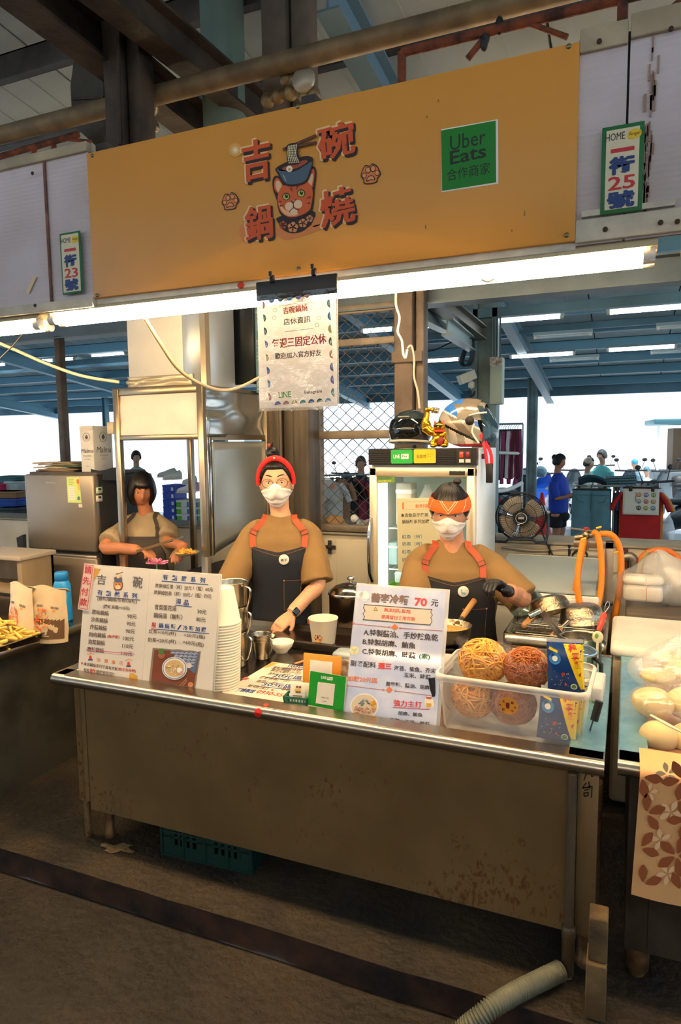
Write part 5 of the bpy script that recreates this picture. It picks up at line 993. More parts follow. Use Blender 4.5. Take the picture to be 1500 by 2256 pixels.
# stock pots behind the bin
def stock(px, py, d, r, h, label, zbot, lid=False):
 p = at(px, py, d); t = thing('stock_pot', label, 'pot', (p.x, p.y, zbot))
 lathe_obj('body', [(.0, .001), (r * .98, .0), (r, .004), (r, h - .006), (r * 1.05, h - .002), (r * 1.05, h), (r * .98, h), (r * .97, h - .01), (r * .96, .01), (.0, .006)], STL, t, 36)
 if lid:
  lathe_obj('lid', [(r * 1.04, h + .001), (r * 1.04, h + .006), (r * .9, h + .014), (r * .5, h + .026), (.0, h + .03)], mat('9fb4bc', .12, .85), t, 32); lathe_obj('lid_knob', [(.009, h + .026), (.012, h + .034), (.013, h + .05), (.010, h + .056), (.0, h + .057)], BLACK, t, 16)
  MB().tube([(r * .9, -.3 * r, h * .9), (r * 1.25, -.5 * r, h * .8), (r * 1.25, -.5 * r, h * .2), (r * 1.1, -.3 * r, h * .1)], .008, 8).build('handle', BLACK, t, True)
 return t
stock(1278, 1445, 2.62, .062, .15, 'lidded stock pot with black knob behind the noodle bin', ZT, True)
sp = stock(1279, 1420, 2.90, .085, .135, 'open stock pot behind the lidded one, tools standing in it', ZT)
p = at(1300, 1475, 2.45); t = thing('steel_cup', 'small steel cup between the noodle bin and lidded stock pot', 'cup', (p.x, p.y, ZT)); lathe_obj('body', [(.0, .003), (.035, .0), (.037, .09), (.039, .093), (.036, .09), (.0, .01)], STL, t, 24)
a, b = at(1262, 1440, 2.9), at(1190, 1348, 2.93)
t = thing('steel_tongs', 'long steel noodle press handle leaning out of the open stock pot', 'tool', a); dv = (b - a).normalized()
mb = MB(); mb.beam(a - dv * .06, b, .018, .012); mb.beam(a - dv * .06 + RT * .022, b + RT * .01, .008, .02); mb.build('shaft', CHROME, t)
q = at(1178, 1352, 2.93); MB().tube([q - RT * .025 - UP * .012, q + RT * .025 + UP * .012], .0135, 14).build('end_roll', CHROME, t)
a, b = at(1300, 1430, 2.9), at(1318, 1390, 2.92); c = at(1332, 1350, 2.95)
t = thing('skimmer', 'wire skimmer with a bright red handle standing in the open pot', 'tool', a); MB().tube([a - (b - a) * 1.2, b], .0028, 8).build('shaft', CHROME, t)
MB().tube([b, b + (c - b) * .1, b + (c - b) * .5, b + (c - b) * .9, c], [.008, .0105, .0115, .0125, .007], 12).build('handle', mat('df3a22', .35), t)
MB().tube(chain([c, c + UP * .03 + RT * .002, c + UP * .05 + RT * .014, c + UP * .03 + RT * .02, c], 5), .002, 6).build('hanging_loop', CHROME, t)
p = at(1316, 1420, 2.78); t = thing('wooden_paddle', 'small pale paddle with a green print behind the lidded pot', 'paddle', (p.x, p.y, ZT)); mb = MB(); mb.ball((0, 0, .16), (.022, .004, .026), 14, 8); mb.tube([(0, 0, .02), (0, 0, .14)], .005, 8); mb.build('paddle', mat('d8c9a0', .6), t, True)
MB().ball((-.004, -.0035, .165), (.008, .002, .011), 8, 6).build('leaf_print', mat('6a9a4c', .6), t, True)
# ---------------------------------------------------------------- chest freezer
fz = thing('chest_freezer', 'low white chest freezer with sliding glass top against the back wall', 'freezer', (-.30, 4.1, 0)); fx0, fx1, fy0, fy1 = -.72, -.115, 3.82, 4.5
MB().box((fx0, fy0, .02), (fx1, fy1, .72), bev=.02).build('cabinet', mat('d8d2c4', .35), fz); MB().box((fx0 - .004, fy0 - .006, .72), (fx1 + .004, fy1, .735), bev=.003).build('trim_band', mat('a99f8e', .3, .6), fz)
MB().box((fx0, fy0, .735), (fx1, fy1, .80), bev=.01).build('top_frame', mat('dcd7ca', .3), fz); mb = MB(); mb.add([(fx0 + .02, fy0 + .01, .81), (fx1 - .02, fy0 + .01, .81), (fx1 - .02, fy1 - .02, .90), (fx0 + .02, fy1 - .02, .90)], [(0, 1, 2, 3)]); mb.build('glass_lid', mat('b9c4c2', .06, spec=.7, alpha=.85), fz, solid=.008)
mb = MB(); mb.box((fx0 + .02, fy1 - .03, .79), (fx1 - .02, fy1, .905)); mb.box((fx0 + .005, fy0, .795), (fx0 + .025, fy1, .84)); mb.build('lid_frame', mat('c9c4b8', .35), fz)
MB().box((fx0 + .18, fy0 - .006, .752), (fx0 + .50, fy0 - .0, .782), bev=.004).build('sliding_handle', mat('e3ded2', .3), fz)
# ---------------------------------------------------------------- faucet post with orange hoses
hx = (-.10, -.055)
fp = thing('faucet_post', 'square steel post with brass faucet holding looped orange hoses', 'faucet', (hx[0], 3.95, 0))
MB().box((-.095, 3.93, 0), (-.05, 3.975, 1.09), bev=.003).build('post', mat('8d8071', .35, .8, noise_=.2, nscale=8), fp)
MB().box((-.26, 3.93, 1.05), (-.05, 3.97, 1.09), bev=.003).build('arm', mat('8d8071', .35, .8), fp); MB().box((-.098, 3.925, .735), (-.047, 3.98, .75)).build('cable_tie', BLACK, fp)
c = at(1292, 1178, 3.74); BRASS = mat('9a8a70', .3, 1.)
mb = MB(); mb.tube([c + Vector((-.06, 0, -.02)), c + Vector((.03, 0, .0))], .016, 10); mb.tube([c, c + Vector((0, 0, -.09))], .014, 10); mb.ball(c, .026, 12, 8); mb.build('valve', BRASS, fp)
mb = MB(); mb.beam(c + Vector((-.09, -.01, .035)), c + Vector((.05, -.01, .022)), .014, .006); mb.tube([c + Vector((0, -.01, .0)), c + Vector((0, -.01, .034))], .008, 8); mb.build('lever', mat('b8a888', .3, .9), fp); mb = MB(); mb.ball(c + Vector((0, -.012, .036)), (.016, .016, .008), 12, 6); mb.build('red_cap', mat('a82c2c', .4), fp)
HOSE = mat('ef8a1e', .4)
def hose(pts, d, label, r=.0165, m=HOSE, nm='orange_hose'):
 return tag(MB().tube(chain([tuple(at(x, y, d + (k[0] if k else 0))) for x, y, *k in pts], 8), r, 12).build(nm, m), label, 'hose')
hose([(1306, 1172), (1316, 1180), (1324, 1220), (1325, 1280), (1318, 1330), (1303, 1355), (1288, 1350), (1276, 1325), (1272, 1280), (1277, 1230), (1285, 1190)], 3.66, 'orange hose hanging in a long loop from the brass faucet')
hose([(1288, 1188), (1280, 1230), (1268, 1290), (1264, 1342)], 3.72, 'short straight orange hose end beside the loop', .0145)
hose([(1322, 1176), (1345, 1178), (1360, 1195), (1368, 1230), (1366, 1290), (1356, 1350), (1352, 1385)], 3.82, 'orange hose running down behind the steel post', .018)
for i, (x, y) in enumerate(((1318, 1164), (1284, 1189), (1355, 1219))):
 p = at(x, y, 3.68 + .1 * (i == 2)); MB().tube([p - RT * .012, p + RT * .016 + UP * .008], .006, 6).build('yellow_clamp', mat('e3b52a', .4), fp)
# wall pipes and sockets on the back wall
def wy(x, y, o=0): return tuple(onY(x, y, YB - .03 - o))
t = thing('power_strip', 'row of black plugs and colored switches on the back wall', 'power strip', wy(1223, 1245)); a = onY(1196, 1250, YB - .02); b = onY(1252, 1252, YB - .02)
MB().box((a.x, YB - .035, a.z - .03), (b.x, YB - .012, a.z + .03), bev=.004).build('base', mat('cfc8b8', .4), t)
for i in range(4):
 x = a.x + (b.x - a.x) * (i + .5) / 4; MB().box((x - .021, YB - .075, a.z - .045), (x + .021, YB - .035, a.z - .004), bev=.006).build('plug', BLACK, t); MB().box((x - .016, YB - .045, a.z + .006), (x + .016, YB - .033, a.z + .024), bev=.002).build('switch', mat(('c23a2c', '4a9a3c', 'cfc8b8', 'e0a83a')[i], .4), t)
def cord(pts, label, r=.005, m=BLACK, o=0, nm='cord'): return tag(MB().tube(chain([wy(x, y, o) for x, y in pts], 6), r, 6).build(nm, m), label, 'cord')
cord([(1192, 1165), (1203, 1195), (1218, 1225), (1228, 1250)], 'black fan cord running down to the plugs on the back wall', .006, o=.02)
cord([(1210, 1200), (1210, 1250)], 'straight black cord above the first plug on the back wall', .007); cord([(1254, 1200), (1254, 1255)], 'thick black cord right of the plugs on the back wall', .009)
cord([(1268, 1250), (1260, 1230), (1268, 1215), (1285, 1214), (1293, 1225), (1286, 1250), (1296, 1255)], 'coiled black cable hanging beside the orange hose loop', .008)
cord([(1105, 1205), (1180, 1213), (1260, 1208), (1330, 1214)], 'dirty grey pipe running along the back wall below the sill', .008, mat('9a9080', .6)); cord([(1120, 1218), (1230, 1222), (1330, 1226)], 'second grey pipe under the first one on the back wall', .006, mat('a39880', .6))
t = thing('water_valve', 'rusty brass valve and elbow pipe on the back wall by the hanging bag', 'valve', wy(1385, 1230)); mb = MB(); mb.tube([wy(1372, 1210), wy(1374, 1250)], .03, 10); mb.build('valve_body', RUST, t); mb = MB(); mb.tube(chain([wy(1365, 1232, .02), wy(1390, 1226, .02), wy(1398, 1245, .02), wy(1396, 1275, .02)], 5), .028, 10); mb.build('elbow', mat('8c8478', .4, .7), t)
tag(MB().tube(chain([wy(x, y, .03) for x, y in ((1408, 1260), (1416, 1225), (1445, 1212), (1475, 1215), (1500, 1235))], 8), .018, 10).build('orange_hose', mat('e0742a', .45)), 'thin orange hose arching over the hanging plastic bag', 'hose')
tag(MB().tube(chain([wy(x, y, .06) for x, y in ((1405, 1265), (1412, 1240), (1428, 1215))], 8), .012, 10).build('olive_hose', mat('b59a52', .45)), 'olive hose beside the thin orange hose', 'hose')
tag(MB().tube([tuple(at(1420, 1335, 3.95)), tuple(at(1419, 1368, 3.9))], .02, 10).build('orange_hose', mat('e8642a', .4)), 'short orange-red hose end under the foam box bag', 'hose')
# foam boxes: bagged one hanging, big lid in front
FOAM = mat('e6dcc6', .7, bump=.15, bscale=120)
c = at(1416, 1293, 3.72); t = thing('foam_box', 'cream foam lunch box in a plastic bag hanging on the wall hook', 'box', c)
MB().box(c + Vector((-.10, -.05, -.075)), c + Vector((.10, .05, .015)), bev=.018).build('base', FOAM, t); MB().box(c + Vector((-.104, -.054, .018)), c + Vector((.104, .054, .065)), bev=.018).build('lid', FOAM, t)
MB().beam(c + Vector((.02, -.056, -.07)), c + Vector((.012, -.056, .06)), .002, .003).build('rubber_band', mat('d86a5a', .5), t)
def bagmesh(c, rx, ry, rz, seed, neck=None, up=1.0):
 mb = MB(); c = Vector(c); nk = Vector(neck) if neck else c + Vector((0, 0, rz * 1.6))
 def f(u, v):
  a = 2 * PI * u
  if v < .62: ph = -PI / 2 + (v / .62) * PI * .72; k = math.cos(ph); z = math.sin(ph) * rz; q = c + Vector((rx * k * math.cos(a), ry * k * math.sin(a), z));
  else:
   ph = -PI / 2 + PI * .72; k = math.cos(ph); s = (v - .62) / .38; q0 = c + Vector((rx * k * math.cos(a), ry * k * math.sin(a), math.sin(ph) * rz)); q1 = nk + Vector((rx * .07 * math.cos(a), ry * .07 * math.sin(a), 0)); q = q0.lerp(q1, s ** .8)
  w_ = rx * .10 * noise.noise(((q.x - c.x) * 6 / rx * .3 + seed, (q.y) * 9, q.z * 12)) + rx * .05 * noise.noise((math.cos(a) * 5 + seed, math.sin(a) * 5, v * 3))
  return q + Vector((math.cos(a), math.sin(a), 0)) * w_
 mb.grid(40, 30, f); return mb
bagmesh(c + Vector((0, 0, -.01)), .15, .09, .13, 3, at(1450, 1212, 3.8)).build('plastic_bag', film('f4efe6', .1, .12, .15, .7, 22), t)
t = thing('plastic_bag', 'cloudy plastic bag of supplies hanging at the picture edge', 'bag', at(1490, 1290, 3.72)); bagmesh(at(1490, 1285, 3.72), .13, .1, .14, 8, at(1455, 1212, 3.8)).build('bag', film('efe9e0', .12, .4, .2, .8, 18), t)
MB().ball(at(1495, 1290, 3.75), (.09, .07, .09), 14, 10).build('contents', mat('c9bfae', .6, noise_=.4, nscale=12), t)
lx0, lx1 = -.03, .55; t = thing('foam_box', 'large white foam box with worn lid behind the dough buns', 'box', (.2, 3.45, 0))
MB().box((lx0, 3.14, .02), (lx1, 3.68, .69), bev=.015).build('body', mat('d9c9a8', .7, noise_=.25, nscale=5), t); MB().box((lx0 - .012, 3.12, .69), (lx1 + .01, 3.70, .745), bev=.02).build('lid', mat('ded9ca', .6, noise_=.12, nscale=7, bump=.1, bscale=90), t)
t = thing('cabinet', 'dark grey equipment cabinet under the cloudy bags', 'cabinet', (.3, 4.0, 0)); MB().box((.02, 3.78, 0), (.7, 4.35, .74), bev=.008).build('body', mat('5a4f44', .5, noise_=.3, nscale=4), t); MB().box((.05, 3.772, .05), (.36, 3.78, .68), bev=.004).build('door', mat('665a4c', .5), t)
# ---------------------------------------------------------------- display fridge
dx0, dx1, dy0, dy1, dzt = -1.395, -.763, 3.75, 4.34, 1.607
fr = thing('display_fridge', 'glass-door display fridge with black header and drinks menu on its door', 'fridge', ((dx0 + dx1) / 2, 4.05, 0))
BODY = mat('d7d3c8', .3, .2); GLOW = mat((.9, 1.0, .97), .5, emit=7.0)
mb = MB(); mb.box((dx1 - .03, dy0 + .03, .0), (dx1, dy1, dzt - .005), bev=.004); mb.box((dx0, dy0 + .03, .0), (dx0 + .03, dy1, dzt - .005), bev=.004); mb.box((dx0 + .03, dy1 - .03, .05), (dx1 - .03, dy1, dzt - .005)); mb.box((dx0 + .03, dy0 + .03, 1.50), (dx1 - .03, dy1 - .03, dzt - .01)); mb.box((dx0 + .03, dy0 + .03, .05), (dx1 - .03, dy1 - .03, .14)); mb.build('cabinet', mat('dfe3e0', .3), fr)
mb = MB(); mb.box((dx0 - .004, dy0 - .012, 1.512), (dx1, dy0 + .04, dzt));
for k in range(7): z = 1.52 + k * .0125; mb.box((dx0 + .01, dy0 - .02, z), (dx1 - .12, dy0 - .012, z + .006))
mb.build('header', mat('1a1715', .35), fr)
DOOR = mat('d8c7a6', .3, .5); z0, z1 = .16, 1.50
mb = MB(); mb.box((dx0, dy0 - .02, z1 - .055), (dx1 - .005, dy0 + .025, z1), bev=.008); mb.box((dx0, dy0 - .02, z0), (dx1 - .005, dy0 + .025, z0 + .06), bev=.008); mb.box((dx0, dy0 - .02, z0), (dx0 + .05, dy0 + .025, z1), bev=.008); mb.box((dx1 - .055, dy0 - .02, z0), (dx1 - .005, dy0 + .025, z1), bev=.008); dr = mb.build('door_frame', DOOR, fr)
MB().box((dx0 + .048, dy0 - .002, z0 + .055), (dx1 - .052, dy0 + .004, z1 - .052)).build('door_glass', film('e8fff8', .06, .03, .03, 0), fr)
MB().tube(chain([(dx0 + .012, dy0 - .02, 1.20), (dx0 + .012, dy0 - .055, 1.10), (dx0 + .012, dy0 - .06, 1.0), (dx0 + .014, dy0 - .05, .88), (dx0 + .02, dy0 - .02, .82)], 6), .012, 10, flat=.7).build('door_handle', CHROME, fr)
MB().box((dx0 + .055, dy0 + .05, z0 + .06), (dx0 + .085, dy0 + .07, 1.42)).build('inner_light', GLOW, fr)
MB().box((dx0 + .04, dy1 - .06, .16), (dx1 - .04, dy1 - .04, 1.48)).build('back_liner', mat('cfe6e2', .5), fr)
for z in (.62, .88, 1.13):
 mb = MB()
 for k in range(14): x = dx0 + .10 + k * .035; mb.tube([(x, dy0 + .08, z), (x, dy1 - .06, z)], .002, 4)
 mb.tube([(dx0 + .09, dy0 + .08, z), (dx1 - .05, dy0 + .08, z)], .005, 6); mb.build('wire_shelf', mat('e8efee', .3), fr)
MB().box((dx1 - .105, dy0 - .017, 1.525), (dx1 - .028, dy0 - .012, 1.597)).build('switch_plate', mat('26211e', .4), fr)
for k, c_ in ((0, 'e2452a'), (1, '8a1f22')):
 x = dx1 - .094 + k * .036; MB().box((x, dy0 - .024, 1.555), (x + .022, dy0 - .015, 1.587), bev=.003).build('switch', mat(c_, .3), fr); MB().box((x - .002, dy0 - .0185, 1.527), (x + .025, dy0 - .0168, 1.546)).build('switch_label', mat('d8d2c4', .5), fr)
MB().box((dx1 - .15, dy0 - .022, z1 - .043), (dx1 - .062, dy0 - .019, z1 - .02)).build('name_plate', mat('1d1b1a', .4), fr)
pf = Plane((0, dy0 - .0235, 1.5), (1, 0, 0), (0, 0, 1)); pr = Print(pf, .0004)
pr.text('KS 瑞興', (1004, 1039), (1027, 1038), 6, 'e8e4da', .0)
pr.build(fr)
pf2 = Plane((0, dy0 - .0215, 1.5), (1, 0, 0), (0, 0, 1)); pr = Print(pf2, .0004); rc_ = lambda x0, y0, x1, y1, c, k=0: pr.poly([(x0 + 2, y0), (x1 - 2, y0 - .4), (x1, y0 + 2), (x1, y1 - 2), (x1 - 2, y1), (x0 + 2, y1 + .4), (x0, y1 - 2), (x0, y0 + 2)], c, k)
rc_(861, 991, 909, 1021, '1fa33c'); pr.text('LINE', (867, 1010), (881, 1009.6), 8, 'f0f4ea', .03, 1); pr.poly([(883.5, 1000), (900, 999.6), (900, 1011), (883.5, 1011.4)], 'e8eedd', 1); pr.text('Pay', (886, 1009), (897, 1008.6), 6.5, '1f6a34', .02, 2)
rc_(911, 990, 960, 1020, 'f2bd12'); pr.text('全支付', (917, 1009.6), (939, 1009), 8, '3a2a10', .02, 1); pr.text('px pay', (941, 1003), (954, 1002.7), 3.2, '7a5a14', .0, 1); pr.text('plus', (941, 1007.6), (949, 1007.4), 3.2, '7a5a14', .0, 1)
pr.build(fr, 'payment_stickers')
pf3 = Plane((0, dy0 - .006, 1.3), (1, 0, 0), (0, 0, 1)); pr = Print(pf3, .0004)
pr.poly([(829, 1048), (869, 1047), (869, 1063), (831, 1064)], '6f9a3a'); pr.text('冷飲注意事項', (833, 1057), (864, 1056), 5, '2f5f6a', .02, 1); pr.text('請隨手關門 謝謝', (833, 1062), (862, 1061.5), 4, 'e8dc4a', .02, 1); pr.text('輕取輕放請勿重壓', (958, 1053), (998, 1051), 5, 'c05a6a', .01)
pr.poly([(874, 1098), (1010, 1096), (1010, 1260), (877, 1258)], 'd6cda6', 0); pr.poly([(876, 1100), (1008, 1098), (1008, 1257), (879, 1256)], 'cbc39c', 1)
pr.poly([(886, 1107), (890, 1107), (890, 1122), (886, 1122)], 'd67a4c', 2); pr.line([(890, 1106), (960, 1105)], .6, '8a8468', 2); pr.line([(890, 1122), (960, 1121)], .6, '8a8468', 2)
pr.text('飲料區', (915, 1120), (945, 1119), 9, 'df7036', .02, 2); pr.text('本店飲品皆使用', (883, 1140), (943, 1139), 9, '35302a', .015, 2); pr.text('鍋燒麵系列加購', (886, 1154), (946, 1153), 9, '35302a', .015, 2)
for s, y in (('紅茶（杯）', 1187), ('奶茶（杯）', 1203), ('紅茶（瓶）', 1220), ('奶茶（瓶）', 1238)): pr.text(s, (886, y), (930, y - .5), 9, '3a6680', .01, 2)
pr.build(fr, 'door_menu')
xi = lambda px, py, d=.2: onY(px, py, dy0 + d)
p = xi(880, 1230, .14); t = thing('green_basket', 'lime green perforated basket on the lowest fridge shelf', 'basket', (p.x + .04, dy0 + .2, .628)); LIME = mat('86d61e', .4, emit=.06)  # faint glow put into the basket's own colour
mb = MB(); w_, d_, h_ = .12, .10, .14
for sgn in (-1, 1):
 for k in range(7):
  z = k * h_ / 7; mb.box((-w_, sgn * d_ - .002, z), (w_, sgn * d_ + .002, z + h_ / 14)); mb.box((sgn * w_ - .002, -d_, z), (sgn * w_ + .002, d_, z + h_ / 14))
 for k in range(11): x = -w_ + k * w_ / 5; mb.box((x - .007, sgn * d_ - .002, 0), (x + .007, sgn * d_ + .002, h_))
 for k in range(9): y = -d_ + k * d_ / 4; mb.box((sgn * w_ - .002, y - .007, 0), (sgn * w_ + .002, y + .007, h_))
 mb.box((-w_ - .006, sgn * d_ - .006, h_ - .012), (w_ + .006, sgn * d_ + .006, h_)); mb.box((sgn * w_ - .006, -d_, h_ - .012), (sgn * w_ + .006, d_, h_))
mb.box((-w_, -d_, 0), (w_, d_, .004)); mb.build('basket', LIME, t, True)
for i, (px, py, rx_, rz_, lab) in enumerate(((940, 1090, .09, .075, 'knotted clear bag of white ice in the top of the fridge'), (1000, 1085, .08, .07, 'second knotted clear bag beside the ice bag in the fridge top'))):
 p = xi(px, py, .22); t = thing('ice_bag', lab, 'bag', (p.x, p.y, 1.14)); c = Vector((p.x, p.y, 1.14 + rz_ + .012)); bagmesh(c, rx_, .08, rz_, i + 2, c + Vector((0, 0, .16))).build('bag', film('ffffff', .16, .3, .15, .7, 20), t); MB().ball(c, (rx_ * .8, .06, rz_ * .8), 12, 8).build('ice', mat('dfeceb', .5), t)
for px, py, z, w_, h_, c_, lab in ((890, 1075, 1.135, .10, .26, 'cfc9b4', 'tall cream carton on the upper fridge shelf'), (866, 1150, .885, .06, .14, 'a9c8c6', 'pale tub on the middle fridge shelf'), (878, 1195, .628 + .145, .05, .07, 'd4e4e0', 'small white pack lying over the lime basket')):
 p = xi(px, py, .2); t = thing('food_pack', lab, 'package', (p.x, dy0 + .25, z)); MB().box((-w_ / 2, -.06, 0), (w_ / 2, .06, h_), bev=.008).build('pack', mat(c_, .5), t, True); MB().box((-w_ / 2 - .002, -.062, h_ * .75), (w_ / 2 + .002, .062, h_ * .85), bev=.004).build('band', mat('e9efec', .5), t, True)
# ---------------------------------------------------------------- helmets and golden cat on the fridge
def helmet_mesh(r, rings, cut, sx=1, sy=1.15, open_face=True, chin=False):
 mb = MB()
 def f(u, v):
  th = u * 2 * PI; ph = v * cut;
  return (r * sx * math.sin(ph) * math.cos(th), r * sy * math.sin(ph) * math.sin(th), r * math.cos(ph))
 mb.grid(40, rings, f); return mb
z = dzt + .002
p = onY(905, 985, 3.98); t = thing('black_helmet', 'dark open-face motorcycle helmet on the fridge behind the gold cat', 'helmet', (p.x, 3.98, z + .105), -.1)
me = helmet_mesh(.125, 22, 2.25, 1.0, 1.12).build('shell', mat('2f3a3f', .12, .2, spec=.7), t, True)
mb = MB(); mb.grid(24, 10, lambda u, v: (.131 * math.sin(1.05 + v * .95) * math.cos(-PI / 2 + (u - .5) * 2.6), .131 * 1.12 * math.sin(1.05 + v * .95) * math.sin(-PI / 2 + (u - .5) * 2.6), .131 * math.cos(1.05 + v * .95))); mb.build('visor', mat('0c0f10', .05, spec=.9), t, True)
mb = MB(); mb.tube([(.127 * math.cos(a), .142 * math.sin(a), -.072 - .012 * math.sin(a)) for a in [PI * 2 * k / 30 for k in range(31)]], .007, 8); mb.build('edge_trim', mat('b9b2a6', .4), t, True)
mb = MB(); mb.box((-.035, -.118, .075), (.035, -.1, .083), bev=.002); mb.build('brand_strip', mat('8f8a80', .4), t, True)
p = onY(1030, 945, 3.93); t = thing('racing_helmet', 'blue and silver full-face racing helmet with visor and red strap', 'helmet', (p.x, 3.95, z + .135), 0)
# shell facing +x (towards the picture's edge), built by rings around x axis
rv = MB(); R0 = .15
def sh(u, v):                                         # u around, v from back pole to face opening
 ph = .03 + v * 2.0; th = 2 * PI * u; x = -R0 * 1.18 * math.cos(ph); k = R0 * math.sin(ph)
 zz = k * math.cos(th) * (1.0 if math.cos(th) > 0 else .92); yy = k * math.sin(th) * .86
 if zz < 0 and v > .5: x += .05 * (v - .5) * 2 * -zz / R0
 return (x, yy, max(zz, -.132))
rv.grid(140, 80, sh);
ms = [mat('2f6fc4', .15, spec=.7), mat('b9b2a4', .2, .3, spec=.7), mat('8c8172', .2, .4), mat('e3ded2', .2, spec=.7), mat('1a1c20', .25), mat('b0202c', .3)]
for i, f_ in enumerate(rv.f):
 c = sum((rv.v[j] for j in f_), Vector()) / len(f_); s = c.x * .8 + c.z * 1.6
 if c.z > .115: k = 2 if c.x > -.02 else 0
 elif s > .10 + .02 * math.sin(c.x * 60): k = 2
 elif s > .03: k = 0
 elif s > .012: k = 3
 elif c.z < -.115: k = 5
 elif s > -.09: k = 1 if (math.sin(c.x * 50 + c.z * 40) > -.2) else 2
 elif s > -.115: k = 4
 else: k = 3 if math.sin(c.x * 70) > 0 else 1
 rv.mi[i] = k
rv.build('shell', ms, t, True)
mb = MB(); mb.grid(20, 12, lambda u, v: (-R0 * 1.2 * math.cos(1.35 + v * .85), R0 * .9 * math.sin(1.35 + v * .85) * math.sin((u - .5) * 2.7), R0 * 1.03 * math.sin(1.35 + v * .85) * math.cos((u - .5) * 2.7) * .98 - .01)); mb.build('peak', mat('9a9284', .12, .3, spec=.8), t, True)
mb = MB(); mb.grid(18, 12, lambda u, v: (.05 + .125 * math.sin(.4 + v * 1.7) * math.cos((u - .5) * 2.2), .118 * math.sin((u - .5) * 2.6), .10 - .21 * v)); mb.build('visor', mat('2c4654', .05, spec=.9, alpha=.8), t, True)
mb = MB(); mb.lathe([(.0, .008), (.02, .008), (.026, .0)], 18, Matrix.Translation((.035, -.13, .015)) @ Matrix.Rotation(PI / 2, 4, 'X')); mb.build('pivot_cap', BLACK, t, True)
mb = MB(); mb.tube(chain([(.03, -.125, .045), (.075, -.122, .055), (.125, -.1, .06)], 5), .005, 6); mb.tube(chain([(.06, -.125, .0), (.05, -.127, -.05), (.085, -.115, -.11)], 6), .006, 6); mb.build('edge_trim', mat('e8e2d6', .3), t, True)
mb = MB(); mb.ball((-.01, 0, -.03), (.13, .112, .098), 18, 12); mb.build('inner_padding', BLACK, t, True)
mb = MB()
for pts in ([(.09, -.1, -.05), (.115, -.11, -.13), (.13, -.112, -.22), (.135, -.112, -.30)], [(.115, -.1, -.1), (.15, -.1, -.17), (.155, -.1, -.25)]):
 pp_ = chain(pts, 6)
 for a_, b_ in zip(pp_, pp_[1:]): mb.beam(a_, b_, .004, .018, up=(1, 0, 0))
mb.build('strap', mat('c01f38', .5), t, True); mb = MB(); mb.box((.125, -.117, -.335), (.165, -.105, -.225), bev=.01); mb.box((.10, -.116, -.2), (.118, -.108, -.17), bev=.004); mb.build('strap_buckle', BLACK, t, True)
# gold cat figurine with a big raised arm
GOLD = mat('d89a2a', .22, .95); p = onY(968, 988, 3.80); t = thing('gold_cat_figurine', 'golden lucky cat figurine flexing a huge arm with a dumbbell', 'figurine', (p.x, 3.80, z))
S = .001
mb = MB(); mb.ball((0, 0, .052), (.042, .034, .046), 18, 12); mb.ball((0, -.006, .118), (.034, .03, .029), 18, 12); mb.ball((-.03, -.02, .012), (.02, .026, .012)); mb.ball((.034, -.02, .014), (.024, .026, .014)); mb.ball((-.036, -.012, .03), (.018, .02, .02)); mb.ball((.036, -.01, .03), (.02, .02, .022))
mb.tube([(.028, -.01, .085), (.04, -.025, .08), (.026, -.036, .07)], [.014, .014, .012], 10); mb.ball((.02, -.038, .07), .012)
mb.tube([(-.025, 0, .085), (-.05, .0, .09), (-.078, 0, .115), (-.088, 0, .14)], [.018, .026, .033, .024], 12); mb.ball((-.075, -.006, .128), (.026, .022, .024)); mb.tube([(-.088, 0, .135), (-.08, 0, .17), (-.07, 0, .205)], [.022, .019, .013], 12); mb.ball((-.07, -.002, .218), (.019, .016, .017))
for k in range(4): mb.ball((-.062 + k * .009, -.015, .222 - k * .002), (.006, .007, .011), 8, 6)
mb.mesh(); put('body', remesh(mb, .0035, 2), GOLD, t, inv=False)
mb = MB(); mb.ball((.0, .0, .0), (.016, .015, .015)); mb2 = MB(); mb2.tube([(-.08, -.004, .222), (-.02, -.004, .212)], .007, 10)
for x, zz in ((-.042, .216), (-.026, .213), (-.014, .211)): mb2.tube([(x, -.004, zz), (x + .009, -.004, zz - .002)], .017, 14)
mb2.build('dumbbell', mat('b9a888', .2, .8), t, True)
for s in (-1, 1): MB().add([(s * .012, -.01, .14), (s * .032, -.01, .13), (s * .028, -.008, .158), (s * .02, .006, .138)], [(0, 1, 2), (0, 2, 3), (1, 3, 2), (0, 3, 1)]).build('ear', mat('c8402a', .3, .4), t, True)
mb = MB(); mb.ball((-.013, -.034, .124), (.012, .005, .008)); mb.ball((.013, -.034, .124), (.012, .005, .008)); mb.tube([(-.03, -.026, .126), (0, -.038, .126), (.03, -.026, .126)], .002, 6); mb.build('sunglasses', BLACK, t, True)
MB().tube([(.031 * math.cos(a), -.004 + .028 * math.sin(a), .094) for a in [2 * PI * k / 24 for k in range(25)]], .006, 8).build('collar', mat('c23a26', .4), t, True)
mb = MB(); mb.ball((.016, -.035, .042), (.017, .006, .026), 14, 10, M=Matrix.Rotation(.2, 4, 'Y')); mb.build('red_plaque', mat('8a1f1c', .4), t, True)
